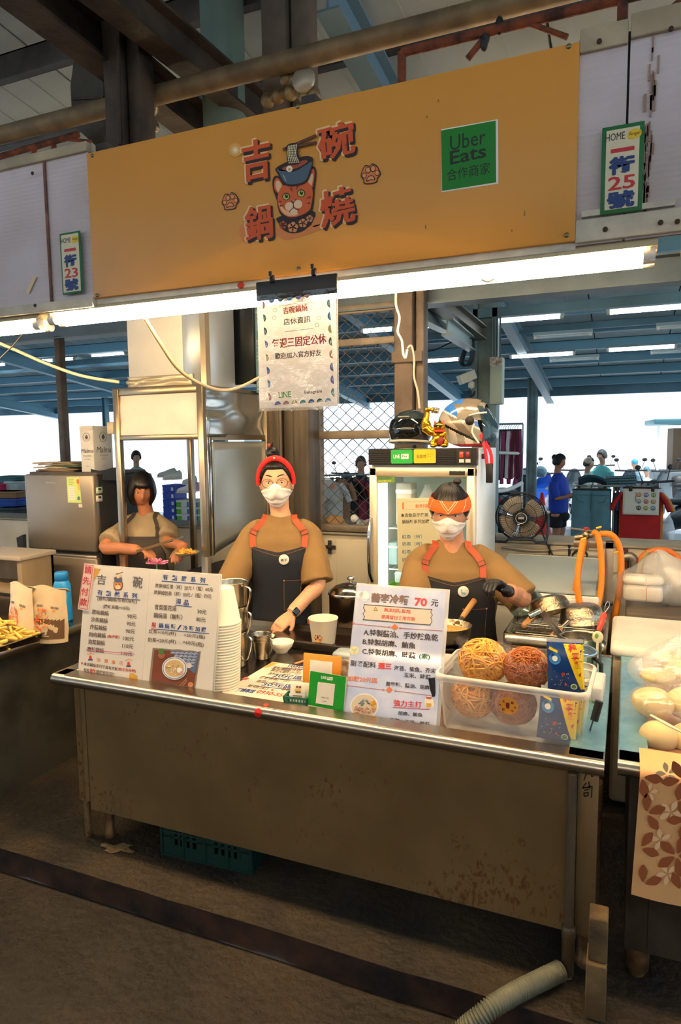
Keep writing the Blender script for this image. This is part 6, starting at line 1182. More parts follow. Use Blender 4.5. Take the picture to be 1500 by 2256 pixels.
# ---------------------------------------------------------------- floor fan on the sill
c = at(1147, 1138, 4.40); fn = thing('floor_fan', 'black floor fan with grey blades on the back sill', 'fan', (c.x, c.y, ZS + .02)); RF = at(1147 + 53, 1138, 4.4) - c; RF = RF.length
Bk = mat('17181a', .35, .3); yw = .18
Mf = Matrix.Translation(c) @ Matrix.Rotation(yw, 4, 'Z') @ Matrix.Rotation(PI / 2 + .05, 4, 'X')
mb = MB()
def circ(r, z, rad, n=40): mb.tube([Mf @ Vector((r * math.cos(2 * PI * j / n), r * math.sin(2 * PI * j / n), z)) for j in range(n + 1)], rad, 5)
circ(RF, 0, .005); circ(RF, .012, .003); circ(RF * .92, .045, .002); circ(RF * .92, -.03, .002); circ(RF * .62, .055, .0018); circ(RF * .32, .058, .0018)
for k in range(56):
 a = 2 * PI * k / 56; d = lambda r, z: Mf @ Vector((r * RF * math.cos(a + .25 * (1 - r)), r * RF * math.sin(a + .25 * (1 - r)), z)); mb.tube([d(.25, .058), d(.62, .055), d(.92, .045), d(1, .01)], .0013, 4, cap=False)
 if k % 2: mb.tube([d(1, 0), d(.92, -.03), d(.3, -.04)], .0012, 4, cap=False)
mb.build('guard', Bk, fn)
for k in range(4):
 a0 = k * PI / 2 + .55; mb = MB()
 mb.grid(8, 8, lambda u, v: Mf @ Vector(((.2 + .68 * v) * RF * math.cos(a0 + (u - .5) * (1.0 + .35 * math.sin(v * PI))), (.2 + .68 * v) * RF * math.sin(a0 + (u - .5) * (1.0 + .35 * math.sin(v * PI))), .012 + .035 * (u - .5)))); mb.build('blade', mat('8d8272', .4), fn, solid=.002)
mb = MB(); mb.lathe([(.0, .07), (.035, .068), (.042, .06), (.042, .0)], 24, Mf); mb.build('hub', Bk, fn); mb = MB(); mb.lathe([(.032, .0705), (.034, .0725), (.036, .0705)], 24, Mf); mb.box((-.018, -.006, .0705), (.018, .008, .072), Mf); mb.build('hub_badge', mat('b8b8b4', .3, .5), fn)
mb = MB(); mb.tube([Mf @ Vector((0, 0, -.03)), Mf @ Vector((0, 0, -.14))], [.05, .04], 16); mb.build('motor', Bk, fn)
rz_ = Matrix.Rotation(yw, 4, 'Z'); zb_ = ZS + .03 - c.z
pts = [(-RF * 1.07, 0, .02), (-RF * 1.1, 0, zb_ * .6), (-RF * 1.0, -.03, zb_), (-RF * .6, -.05, zb_), (-RF * .5, -.05, zb_ + .02), (RF * .5, -.05, zb_ + .02), (RF * .6, -.05, zb_), (RF * 1.0, -.03, zb_), (RF * 1.1, 0, zb_ * .6), (RF * 1.07, 0, .02)]
MB().tube([c + rz_ @ Vector(q) for q in pts], .0095, 8).build('stand', mat('1d2430', .35, .4), fn)
MB().ball(c + rz_ @ Vector((RF * 1.08, 0, .03)), .014).build('tilt_knob', mat('8d8d88', .3, .7), fn)
# ---------------------------------------------------------------- people
def sstep(a, b, x): t = min(max((x - a) / (b - a), 0), 1); return t * t * (3 - 2 * t)
def gauss(x, s): return math.exp(-(x / s) ** 2)
def head_pt(az, el, off=0.):                           # az 0 = face (-y), el -90..90 degrees in radians; local metres
 cx, sx = math.cos(az), math.sin(az); ce, se = math.cos(el), math.sin(el)
 x, y, z = .074 * ce * sx, -.094 * ce * cx, .118 * se
 low = sstep(-.01, -.115, z); x *= 1 - .30 * low;
 if y < 0: y *= 1 - .10 * low
 else: y *= 1 - .35 * low
 if y < 0:
  y -= .020 * gauss(x, .011) * gauss(z + .022, .020) + .008 * gauss(x, .010) * gauss(z - .005, .022)
  y += .007 * (gauss(x - .031, .016) + gauss(x + .031, .016)) * gauss(z - .012, .012)
  y -= .006 * gauss(x, .02) * gauss(z + .062, .008) + .003 * gauss(x, .022) * gauss(z + .076, .007) + .006 * gauss(x, .02) * gauss(z + .102, .014)
  y -= .004 * gauss(z - .032, .012) * gauss(x, .045)
 d = Vector((x / .074 ** 2, y / .094 ** 2, z / .118 ** 2)).normalized()
 return Vector((x, y, z)) + d * off
def head_mesh(mb, M, ears=True):
 mb.loft([[M @ head_pt(2 * PI * j / 56, -PI / 2 + .03 + (PI - .06) * i / 44) for j in range(56)] for i in range(45)])
 if ears:
  for s in (-1, 1): mb.ball((0, 0, 0), (.010, .019, .031), 12, 10, M=None) if False else mb.loft([[M @ (Vector((s * (.076 + .006 * math.cos(t)), .008 + .018 * math.sin(t) * math.cos(q), -.006 + .031 * math.sin(q)))) for t in [2 * PI * j / 12 for j in range(12)]] for q in [-1.5 + 3.0 * i / 10 for i in range(11)]])
def band(M, el, hgt, off, m, name, par, tilt=0, th=.006, a0=-PI, a1=PI, n=60):
 mb = MB()
 for o, flip in ((off, 0), (off + th, 1)):
  mb.grid(n, 6, lambda u, v: M @ head_pt(a0 + (a1 - a0) * u, el + tilt * math.cos(a0 + (a1 - a0) * u) + hgt * (v - .5), o + (.002 * math.sin(v * PI) if flip else 0)))
 return mb.build(name, m, par)
def face(M, t, mask=True, glasses=False, brow='1d1410'):
 for s in (-1, 1):
  c = Vector((s * .031, -.0712, .011)); MB().ball((0, 0, 0), .0115, 14, 10).v
  mb = MB(); mb.ball(c, .0115, 14, 10); mb.v = [M @ v for v in mb.v]; e = mb.build('eye', mat('ece6de', .2), t)
  mb = MB(); mb.ball(c + Vector((0, -.0062, -.001)), (.0068, .0056, .0068), 12, 8); mb.v = [M @ v for v in mb.v]; mb.build('iris', mat('1c120c', .1), e)
  mb = MB(); mb.tube([M @ (head_pt(s * a, .33 + .05 * math.sin((a - .2) * 5), .002)) for a in (.17, .3, .45, .58, .66)], [.0016, .003, .0032, .0026, .001], 6); mb.build('eyebrow', mat(brow, .8), t)
  mb = MB(); mb.tube([M @ Vector((s * (.031 + x), -.0865 + abs(x) * .35, .012 + .0075 - 40 * x * x)) for x in (-.013, -.006, 0, .006, .013)], .0022, 6); mb.build('eyelid', mat('8d5f45', .6), t)
 if mask:
  mb = MB()
  def mk(u, v):
   az = (u - .5) * 2.5; top = -.02 + .10 * gauss(az, .35) - .22 * abs(az); bot = -1.12 + .22 * abs(az) ** 2; el = bot + (top - bot) * v
   o = .008 + .010 * gauss(az, .7) * math.sin(PI * min(1, v * 1.1)) + .0025 * math.sin(v * 22) * (1 - .5 * abs(az) / 1.25) + (.006 if abs(az) < .5 and .5 < v < .95 else 0)
   return M @ head_pt(az, el, o)
  mb.grid(30, 24, mk); mb.build('mask', mat('e9e2d8', .7), t, solid=.0015)
  for s in (-1, 1):
   mb = MB(); mb.tube(chain([M @ head_pt(s * 1.22, -.12, .008), M @ head_pt(s * 1.45, .0, .012), M @ Vector((s * .082, .022, .02)), M @ Vector((s * .081, .03, -.02)), M @ head_pt(s * 1.5, -.4, .008), M @ head_pt(s * 1.2, -.62, .008)], 5), .0014, 5); mb.build('ear_loop', mat('efe9e0', .7), t)
 else:
  mb = MB(); mb.tube([M @ (head_pt(a, -.56 + .05 * abs(a) ** .5 * 0, .0015)) for a in (-.26, -.13, 0, .13, .26)], [.001, .0028, .0032, .0028, .001], 8); mb.build('lips', mat('a85a4c', .5), t)
 if glasses:
  mb = MB()
  for s in (-1, 1):
   mb.tube([M @ Vector((s * .034 + .025 * math.cos(a), -.098 + .004 * math.cos(a) * s, .008 + .021 * math.sin(a))) for a in [2 * PI * k / 24 for k in range(25)]], .0013, 6)
   mb.tube([M @ Vector((s * .058, -.094, .012)), M @ Vector((s * .078, -.04, .014)), M @ Vector((s * .080, .02, .008))], .0013, 6)
  mb.tube([M @ Vector((-.01, -.098, .01)), M @ Vector((.01, -.098, .01))], .0013, 6); mb.build('glasses', mat('5a4a3a', .3, .8), t)
def hair_cap(M, t, m, front=.42, side=-.05, back=-.55, off=.012, thick=.0, seed=0, part=True):
 mb = MB()
 def line(az):
  c = math.cos(az); return front + (side - front) * sstep(.55, 1.35, abs(az)) if abs(az) < PI * .55 else side + (back - side) * sstep(PI * .55, PI * .85, abs(az))
 def hp(u, v):
  az = -PI + 2 * PI * u; l = line(az); el = l + (PI / 2 - l) * v; o = off * sstep(0, .12, v) + .0025 * noise.noise((az * 9 + seed, v * 1.5, 1)) + .001 * math.sin(az * 60)
  return M @ head_pt(az, el, o)
 mb.grid(90, 18, hp); return mb.build('hair', m, t)
HAIR = mat('120d0b', .42, noise_=.3, nscale=60, stretch=(1, 1, .2), bump=.2, bscale=200)
def hand_mesh(mb, wrist, d, n, s=1.0, side=1, curl=(.35, .45, .5, .55), spread=.14, thumb=.6, relax=0):
 """palm + four fingers + thumb; d: direction of the fingers, n: back-of-hand normal, side: +1 thumb on d x n side"""
 d = Vector(d).normalized(); n = Vector(n); n = (n - d * n.dot(d)).normalized(); w = d.cross(n) * side
 P_ = lambda a, b, c=0: Vector(wrist) + d * a * s + w * b * s + n * c * s
 mb.tube([P_(-.03, 0), P_(0, 0), P_(.03, 0, .003), P_(.07, 0, .002), P_(.092, 0, 0)], [.024 * s, .025 * s, .033 * s, .038 * s, .03 * s], 14, flat=.48) if False else None
 rings = []
 for a, ww, tt in ((-.035, .023, .018), (0, .025, .018), (.03, .034, .017), (.06, .040, .016), (.085, .040, .014), (.097, .034, .010)):
  rings.append([P_(a, ww * math.cos(q), tt * math.sin(q)) for q in [2 * PI * j / 16 for j in range(16)]])
 mb.loft(rings)
 for k, (b, L_) in enumerate(((.028, .072), (.0095, .080), (-.0095, .074), (-.028, .058))):
  p = P_(.085, b); ang = 0; pts = [P_(.06, b * .9), p]; dirv = (d + w * spread * (b / .028) * .5).normalized(); c = curl[k]
  for seg in (.45, .32, .23): ang += c; q = dirv * math.cos(ang) - n * math.sin(ang); p = p + q * L_ * seg * s; pts.append(p)
  mb.tube(pts, [.0095 * s, .0092 * s, .0085 * s, .0078 * s, .006 * s], 10); mb.ball(pts[-1], .0066 * s, 8, 6)
 p = P_(.012, .022, -.004); q1 = (w * thumb + d * .75 - n * .25).normalized(); q2 = (w * thumb * .45 + d * .9 - n * .35).normalized(); pts = [P_(.0, .008), p, p + q1 * .042 * s, p + q1 * .042 * s + q2 * .032 * s, p + q1 * .042 * s + q2 * .056 * s]
 mb.tube(pts, [.014 * s, .0145 * s, .0115 * s, .0098 * s, .007 * s], 10); mb.ball(pts[-1], .0072 * s, 8, 6)
def torso_fn(M, tab):
 zs = [r[0] for r in tab]
 def T(th, z, off=0.):
  z_ = min(max(z, zs[0]), zs[-1]); i = max(k for k in range(len(zs)) if zs[k] <= z_ + 1e-9); i = min(i, len(zs) - 2); f = (z_ - zs[i]) / (zs[i + 1] - zs[i]); f = f * f * (3 - 2 * f)
  rx, ry, cx, cy = (tab[i][k] + (tab[i + 1][k] - tab[i][k]) * f for k in (1, 2, 3, 4))
  s, c = math.sin(th), math.cos(th); e = .82; x = math.copysign(abs(s) ** e, s); y = -math.copysign(abs(c) ** e, c)
  return M @ Vector((cx + (rx + off) * x, cy + (ry + off) * y, z))
 return T
def shirt(t, T, z0, z1, sleeves, m, vox=.008, wr=.006, collar=True, extra=None):
 mb = MB(); n = 36
 mb.loft([[T(2 * PI * j / n, z0 + (z1 - z0) * i / 30) for j in range(n)] for i in range(31)])
 for pts, rad in sleeves:
  pts = chain(pts, 5); k = len(pts); rr = [rad[min(int(i / 5), len(rad) - 1)] + (rad[min(int(i / 5) + 1, len(rad) - 1)] - rad[min(int(i / 5), len(rad) - 1)]) * ((i % 5) / 5) for i in range(k)]
  mb.tube(pts, rr, 20)
 if extra: extra(mb)
 me = remesh(mb, vox, 5)
 for v, nr in zip(me.vertices, [v.normal.copy() for v in me.vertices]):
  p = v.co.copy(); v.co = p + nr * wr * (noise.noise((p.x * 9, p.y * 9, p.z * 5)) + .5 * noise.noise((p.x * 22, p.y * 22, p.z * 12)))
 return put('shirt', me, m, t)
def apron(t, T, z_top, z_arm, z_bot, aw_top, aw_arm, m, strap_m, neck_pts, badge=None, pocket=True, dip=.03, sw=.016, stitch='8a5a34'):
 mb = MB()
 def half(z):
  if z > z_arm: f = (z - z_arm) / (z_top - z_arm); return aw_arm + (aw_top - aw_arm) * sstep(0, 1, f) ** .8
  return aw_arm + (1.45 - aw_arm) * sstep(z_arm, z_arm - .22, z)
 def A(u, v):
  s = 2 * u - 1; zt = z_top - dip * (1 - abs(s)) ** 1.2; z = z_bot + (zt - z_bot) * v; th = half(z) * s
  return T(th, z, .010 + .004 * noise.noise((u * 4, v * 5, 3)) + (.012 * sstep(.45, 0, v)))
 mb.grid(28, 40, A); a = mb.build('apron', m, t, solid=.002)
 st = MB(); st.tube([A(u / 24, .985) + (A(u / 24, .985) - T(half(z_top) * (2 * u / 24 - 1), z_top, 0)) * .25 for u in range(25)], .0011, 4)
 if pocket:
  pk = lambda u, v: T((.12 + .56 * u) , (z_arm - .015) + (-.16) * (1 - v), .0155)
  mb = MB(); mb.grid(8, 8, pk); mb.build('pocket', m, a)
  for q in ([(0, 1), (0, 0), (1, 0), (1, 1), (0, 1)],):
   for (a0, b0), (a1, b1) in zip(q, q[1:]): st.tube([pk(a0 + (a1 - a0) * k / 8, b0 + (b1 - b0) * k / 8) for k in range(9)], .0011, 4)
  rv = MB(); [rv.ball(pk(*q), .0045, 8, 6) for q in ((0, 1), (1, 1))]; rv.build('rivet', mat('c08a5a', .3, .8), a)
 st.build('stitching', mat(stitch, .7), a)
 for s in (-1, 1):
  p0 = A((s * .93 + 1) / 2, .99); pts = [p0] + [T(s * q[0], q[1], q[2]) for q in neck_pts]
  pts = chain(pts, 6); mb = MB(); L_ = len(pts)
  for i in range(L_ - 1):
   c = (pts[i] + pts[i + 1]) / 2; out = (c - T(0, z_arm, -.1));
  rings = []
  for i, p in enumerate(pts):
   tdir = (pts[min(i + 1, L_ - 1)] - pts[max(i - 1, 0)]).normalized(); side_ = tdir.cross(FW).normalized(); rings.append([p + side_ * sw - FW * .003, p - side_ * sw - FW * .003, p - side_ * sw, p + side_ * sw])
  mb.loft(rings, True, True, smooth=False); sb = mb.build('strap', strap_m, a)
  k = min(7, L_ - 2); p = pts[k]; tdir = (pts[k + 1] - pts[k - 1]).normalized(); side_ = tdir.cross(FW).normalized(); mb = MB(); q = [p + side_ * sw * 1.15 * i_ + tdir * .012 * j_ - FW * .007 for i_, j_ in ((-1, -1), (1, -1), (1, 1), (-1, 1), (-1, -1))]; mb.tube(q, .0022, 6); mb.build('buckle', mat('6a5a48', .3, .9), sb)
 if badge:
  th, z, col = badge; c = T(th, z, .022); nrm = (c - T(th, z, .0)).normalized(); u = Vector((0, 0, 1)).cross(nrm).normalized(); v = nrm.cross(u); mb = MB(); n = 24
  mb.loft([[c + (u * math.cos(2 * PI * j / n) + v * math.sin(2 * PI * j / n)) * r + nrm * o for j in range(n)] for r, o in ((.027, -.004), (.0275, .001), (.025, .003), (.001, .0035))], smooth=True); b = mb.build('badge', mat('e6dccb', .35), a)
  return a, (c, u, v, nrm, b)
 return a, None
def legs(t, M, z_hip, m, sep=.085, r=.085, z0=.0):
 mb = MB()
 for s in (-1, 1): mb.tube([M @ Vector((s * sep * .8, .0, z_hip)), M @ Vector((s * sep, 0, z_hip * .75)), M @ Vector((s * sep, .0, z_hip * .5)), M @ Vector((s * sep, .015, z_hip * .25)), M @ Vector((s * sep, .02, z0 + .06))], [r * 1.15, r, r * .8, r * .72, r * .66], 16)
 mb.ball(M @ Vector((0, 0, z_hip)), (.165, .12, .13), 18, 12); put('trousers', remesh(mb, .012, 4), m, t)
 for s in (-1, 1):
  mb = MB(); mb.loft([[M @ Vector((s * sep + w * math.cos(q), y + .0, z0 + h * (.5 + .5 * math.sin(q)))) for q in [2 * PI * j / 14 for j in range(14)]] for y, w, h in ((.07, .03, .05), (.05, .038, .075), (0, .042, .085), (-.07, .045, .06), (-.14, .042, .045), (-.165, .025, .03))]); mb.build('shoe', mat('2a2624', .6), t)
def frame_at(loc, rz): return Matrix.Translation(loc) @ Matrix.Rotation(rz, 4, 'Z')
def head_frame(c, yaw, pitch=0, roll=0, s=1.): return Matrix.Translation(c) @ Matrix.Rotation(yaw, 4, 'Z') @ Matrix.Rotation(roll, 4, 'Y') @ Matrix.Rotation(pitch, 4, 'X') @ Matrix.Scale(s, 4)
OLIVE = mat('84663c', .85, noise_=.12, nscale=5); DENIM = mat('141a24', .75, noise_=.25, nscale=200); LEATHER = mat('a8441c', .5)
# --- woman with the red headband
D = 3.62; hc = at(609, 1063, D); base = Vector((hc.x + .0, hc.y + .04, 0)); rz = .33
p1 = thing('person', 'person in olive shirt and dark apron with red headband, mask and hair bun', 'person', base)
M1 = frame_at(base, rz); hz = hc.z; HM = head_frame(hc, .42, .06, -.03, 1.12)
tab = [(hz - .92, .17, .125, .0, .0), (hz - .62, .15, .11, .0, .0), (hz - .42, .175, .118, .0, -.005), (hz - .32, .195, .105, .0, .0), (hz - .265, .185, .085, .0, .005), (hz - .225, .135, .072, 0, .01), (hz - .19, .082, .066, 0, .008), (hz - .165, .062, .060, 0, .004)]
T1 = torso_fn(M1, tab)
shL, shR = T1(-PI / 2, hz - .30, -.035), T1(PI / 2, hz - .30, -.035)
eR = at(700, 1288, 3.60); wR = at(642, 1352, 3.50); hR = at(612, 1382, 3.46); eL = at(506, 1292, 3.62); wL = at(520, 1362, 3.42)
sk1 = MB(); head_mesh(sk1, HM); sk1.tube([hc + Vector((0, .015, -.06)), hc + Vector((.0, .03, -.15)), hc + Vector((.005, .045, -.22))], [.056, .052, .06], 18)
sk1.tube(chain([shR, shR.lerp(eR, .6), eR, eR.lerp(wR, .4), wR], 4), [.045] * 4 + [.044] * 4 + [.041] * 4 + [.037] * 4 + [.026], 14); sk1.tube(chain([shL, eL, eL.lerp(wL, .5), wL], 4), [.045] * 4 + [.042] * 4 + [.034] * 4 + [.025], 14)
hand_mesh(sk1, wR, hR - wR, UP * .8 - FW * .55 + RT * .1, 1.0, -1, (.25, .3, .35, .4)); hand_mesh(sk1, wL, Vector((.2, -.9, -.2)), UP, 1.0, 1)
put('body', remesh(sk1, .0042, 3), SKIN_PALE, p1)
se = lambda a, e, k: a.lerp(e, k)
shirt(p1, T1, hz - .90, hz - .178, [([T1(.9, hz - .235, -.03), shR, se(shR, eR, .5), se(shR, eR, .95)], [.05, .068, .08, .088]), ([T1(-.9, hz - .235, -.03), shL, se(shL, eL, .5), se(shL, eL, .98)], [.05, .068, .08, .088])], OLIVE)
ap, bd_ = apron(p1, T1, hz - .335, hz - .50, hz - .92, .72, 1.15, DENIM, LEATHER, [(.70, hz - .27, .014), (.72, hz - .235, .018), (.85, hz - .20, .014), (1.3, hz - .175, .01)], (.12, hz - .40, None))
c, u, v, nn, b = bd_; mb = MB()
for ch, q in (('曉', -.017), ('平', .001)):
 vs, fs = glyphs(ch, .012); mb.add([c + u * (q + w.x * .016) + v * (-.008 + w.y * .016) + nn * .0042 for w in vs], fs)
mb.build('badge_lettering', mat('2a2420', .5), b)
pt_ = MB(); pt_.grid(2, 2, lambda a, b: T1(.85 + .16 * a, hz - .80 + .075 * b, .03)); pt_.build('leather_patch', mat('c8624c', .6), ap)
legs(p1, M1, hz - .78, mat('22242a', .8)); face(HM, p1, True, True)
hair_cap(HM, p1, HAIR, .62, -.02, -.45, .011)
mb = MB(); bc = HM @ Vector((-.012, .03, .135)); mb.ball(bc, (.038, .036, .03), 16, 12); mb.ball(bc + Vector((.012, -.012, .016)), (.024, .024, .02), 12, 8); mb.ball(bc + Vector((-.018, -.01, .01)), (.02, .02, .02), 12, 8)
for k in range(5): mb.tube([bc + Vector((-.01, 0, .02)), bc + Vector((-.03 + .01 * k, -.01, .05 + .004 * k))], [.006, .002], 6)
put('hair_bun', remesh(mb, .004, 2), HAIR, p1); MB().ball(bc + Vector((-.018, -.008, .045)), (.012, .008, .012), 8, 6).build('hair_clip', mat('8a3a2a', .5), p1)
mb = MB(); n = 30; pts = []
for k in range(n + 1):
 a = -PI * .53 + PI * 1.06 * k / n; el = PI / 2 - abs(a); az = (PI / 2 if a > 0 else -PI / 2)
 q = Vector((.080 * math.sin(a) * 1.06, -.030 - .022 * math.cos(a), .004 + .118 * math.cos(a) * .98)); pts.append(HM @ q)
mb.tube(pts, [.010 + .006 * math.sin(PI * k / n) for k in range(n + 1)], 12); hbn = mb.build('headband', mat('c8201c', .7), p1)
MB().ball(pts[n // 2] - FW * .016, .006, 8, 6).build('headband_pin', mat('e0c8a0', .3, .5), hbn)
# watch on the wrist
dw = (wR - eR).normalized(); wc = eR.lerp(wR, .93); ux = dw.cross(FW).normalized(); uy = dw.cross(ux)
mb = MB(); n = 24; mb.loft([[wc + dw * o + (ux * math.cos(2 * PI * j / n) + uy * math.sin(2 * PI * j / n)) * r for j in range(n)] for o, r in ((-.011, .031), (-.011, .0335), (.011, .0325), (.011, .030))], cap=False); wt = mb.build('watch_strap', mat('cbb89c', .6), p1)
nw = (-FW * .7 + RT * .5 + UP * .2); nw = (nw - dw * nw.dot(dw)).normalized(); sd = nw.cross(dw); Mw = Matrix(((dw.x, sd.x, nw.x, 0), (dw.y, sd.y, nw.y, 0), (dw.z, sd.z, nw.z, 0), (0, 0, 0, 1))); Mw.translation = wc + nw * .033
MB().box((-.019, -.017, -.004), (.019, .017, .006), Mw, bev=.005).build('watch_face', mat('0c0c0e', .1, spec=.8), wt)
# --- cook with the orange bandana
D = 3.42; hc = at(990, 1128, D); base = Vector((hc.x + .0, hc.y + .05, 0)); rz = .22
p2 = thing('person', 'person in olive shirt and black apron with orange bandana, mask and black glove', 'person', base)
M2 = frame_at(base, rz); hz = hc.z; HM = head_frame(hc, .18, .20, .02, 1.16)
tab = [(hz - .80, .20, .14, .03, .0), (hz - .60, .195, .135, .025, .0), (hz - .42, .215, .13, .02, -.005), (hz - .31, .225, .115, .015, .0), (hz - .25, .205, .095, .01, .005), (hz - .20, .15, .078, .005, .01), (hz - .165, .088, .072, 0, .008), (hz - .14, .068, .066, 0, .004)]
T2 = torso_fn(M2, tab)
shL, shR = T2(-PI / 2, hz - .28, -.04), T2(PI / 2, hz - .28, -.04)
eR = at(1150, 1318, 3.36); wR = at(1118, 1303, 3.16); hR = at(1075, 1272, 3.08); eL = at(918, 1310, 3.45); wL = at(965, 1372, 3.22)
sk2 = MB(); head_mesh(sk2, HM); sk2.tube([hc + Vector((0, .015, -.06)), hc + Vector((.005, .03, -.13)), hc + Vector((.01, .045, -.2))], [.062, .06, .066], 18)
sk2.tube(chain([shR, shR.lerp(eR, .6), eR, eR.lerp(wR, .5), wR], 4), [.05] * 4 + [.049] * 4 + [.047] * 4 + [.042] * 4 + [.032], 14); sk2.tube(chain([shL, eL, eL.lerp(wL, .5), wL], 4), [.05] * 4 + [.046] * 4 + [.038] * 4 + [.028], 14)
hand_mesh(sk2, wL, wL - eL + Vector((.1, 0, 0)), UP, 1.0, 1)
put('body', remesh(sk2, .0042, 3), SKIN, p2)
gl = MB(); gl.tube([wR.lerp(eR, .32), wR.lerp(eR, .1), wR], [.040, .036, .033], 16); hand_mesh(gl, wR, hR - wR, UP * .7 - FW * .2 - RT * .3, 1.2, -1, (.75, .8, .85, .9), .05, .5); put('glove', remesh(gl, .0045, 3), mat('15161a', .45), p2)
shirt(p2, T2, hz - .78, hz - .152, [([T2(.9, hz - .205, -.03), shR, se(shR, eR, .5), se(shR, eR, 1.04)], [.055, .08, .09, .088]), ([T2(-.9, hz - .205, -.03), shL, se(shL, eL, .5), se(shL, eL, 1.0)], [.055, .08, .092, .095])], OLIVE)
ap, bd_ = apron(p2, T2, hz - .315, hz - .46, hz - .80, .62, 1.05, mat('16171b', .75, noise_=.25, nscale=200), LEATHER, [(.62, hz - .26, .014), (.64, hz - .215, .018), (.75, hz - .175, .016), (1.2, hz - .15, .012)], (.12, hz - .385, None))
c, u, v, nn, b = bd_; mb = MB()
dn = [(-.015, .010), (-.010, .014), (-.006, .009), (-.008, .0), (-.003, -.004), (.006, -.003), (.014, -.012), (.008, -.012), (.006, -.016), (.003, -.016), (.002, -.012), (-.004, -.013), (-.006, -.017), (-.009, -.017), (-.010, -.010), (-.013, -.002), (-.012, .008)]
mb.add([c + u * x + v * y + nn * .0042 for x, y in dn], [tuple(range(len(dn)))])
for k in range(5): mb.add([c + u * (x + .001 + k * .005) + v * (y + .006) + nn * .0042 for x, y in ((0, 0), (.003, 0), (.003, .003), (0, .003))], [(0, 1, 2, 3)])
mb.build('badge_print', mat('7ab0c4', .5), b)
legs(p2, M2, hz - .66, mat('22242a', .8), .095, .095); face(HM, p2, True, False)
hair_cap(HM, p2, mat('17110e', .4, noise_=.3, nscale=60, stretch=(1, 1, .2), bump=.2, bscale=200), .40, -.12, -.5, .013, seed=4)
mb = MB(); bc = HM @ Vector((.03, .035, .128)); mb.ball(bc, (.022, .022, .016), 12, 8); mb.ball(bc + Vector((.008, 0, .004)), (.012, .012, .012), 8, 6); put('hair_bun', remesh(mb, .004, 2), HAIR, p2)
bn = band(HM, .40, .40, .015, mat('e8601a', .75), 'bandana', p2, tilt=-.0)
mb = MB()
bp_ = lambda az, e, o=.0245: HM @ head_pt(az, .40 + e, o)
for q in ([(-.42, .19), (.02, -.18), (.46, .19)], [(-.30, .19), (.02, -.09), (.34, .19)], [(.62, -.19), (.85, .02), (1.0, .19)], [(-.98, -.19), (-.85, .19)]):
 for (a0, e0), (a1, e1) in zip(q, q[1:]): mb.tube([bp_(a0 + (a1 - a0) * k / 6, e0 + (e1 - e0) * k / 6) for k in range(7)], .0012, 4)
for k in range(12): a = -.34 + k * .062; mb.ball(bp_(a, .19 - (.33 * (1 - abs(a - .02) / .36)) * .85), .002, 6, 4)
mb.build('bandana_print', mat('f4d8b4', .7), bn)
# --- cook behind the extractor frame
D = 4.62; hc = at(312, 1080, D); base = Vector((hc.x, hc.y + .05, 0)); rz = .25
p3 = thing('person', 'person in beige shirt and grey apron cooking behind the extractor frame posts', 'person', base)
M3 = frame_at(base, rz); hz = hc.z; HM = head_frame(hc, .75, .30, .05, 1.0)
tab = [(hz - .85, .19, .14, -.02, .0), (hz - .60, .185, .135, -.02, .0), (hz - .42, .20, .13, -.02, -.005), (hz - .30, .205, .11, -.02, .0), (hz - .24, .18, .09, -.015, .005), (hz - .20, .12, .075, -.01, .01), (hz - .165, .08, .068, 0, .008), (hz - .14, .06, .06, 0, .004)]
T3 = torso_fn(M3, tab); shL, shR = T3(-PI / 2, hz - .29, -.04), T3(PI / 2, hz - .29, -.04)
eL = at(232, 1205, 4.55); wL = at(305, 1212, 4.35); eR = at(368, 1192, 4.62); wR = at(405, 1205, 4.40)
sk3 = MB(); head_mesh(sk3, HM); sk3.tube([hc + Vector((0, .015, -.06)), hc + Vector((0, .03, -.13)), hc + Vector((0, .045, -.2))], [.052, .05, .058], 16)
sk3.tube(chain([shL, eL, eL.lerp(wL, .5), wL], 4), [.046] * 4 + [.044] * 4 + [.038] * 4 + [.028], 12); sk3.tube(chain([shR, eR, eR.lerp(wR, .5), wR], 4), [.046] * 4 + [.042] * 4 + [.036] * 4 + [.027], 12)
hand_mesh(sk3, wL, wL - eL, UP, 1.0, -1, (.5, .6, .65, .7)); hand_mesh(sk3, wR, Vector((.15, -.8, -.25)), UP, 1.0, 1, (.4, .5, .5, .55)); put('body', remesh(sk3, .006, 3), mat('b87650', .5), p3)
shirt(p3, T3, hz - .84, hz - .155, [([T3(-.9, hz - .20, -.03), shL, se(shL, eL, .5), se(shL, eL, .8)], [.05, .074, .085, .086]), ([T3(.9, hz - .2, -.03), shR, se(shR, eR, .5), se(shR, eR, .8)], [.05, .072, .08, .08])], mat('a08c6c', .85, noise_=.1, nscale=6), .010)
apron(p3, T3, hz - .31, hz - .44, hz - .85, .62, 1.0, mat('3f3630', .8), mat('3a322c', .8), [(.6, hz - .26, .014), (.62, hz - .22, .018), (.75, hz - .18, .014), (1.2, hz - .155, .01)], None, False, .0, .012, stitch='4a4038')
legs(p3, M3, hz - .70, mat('26262a', .8)); face(HM, p3, False, False)
mb = MB()                                              # bob haircut with a fringe
def bob(u, v):
 az = -PI + 2 * PI * u; l = .38 if abs(az) < .62 else (.38 - 1.25 * sstep(.62, .95, abs(az))); el = l + (PI / 2 - l) * v
 return HM @ head_pt(az, el, .02 * sstep(0, .08, v) + .012 * sstep(.7, 0, v) * (1 if abs(az) > .8 else .3) + .002 * math.sin(az * 40))
mb.grid(80, 20, bob); mb.build('hair', HAIR, p3)
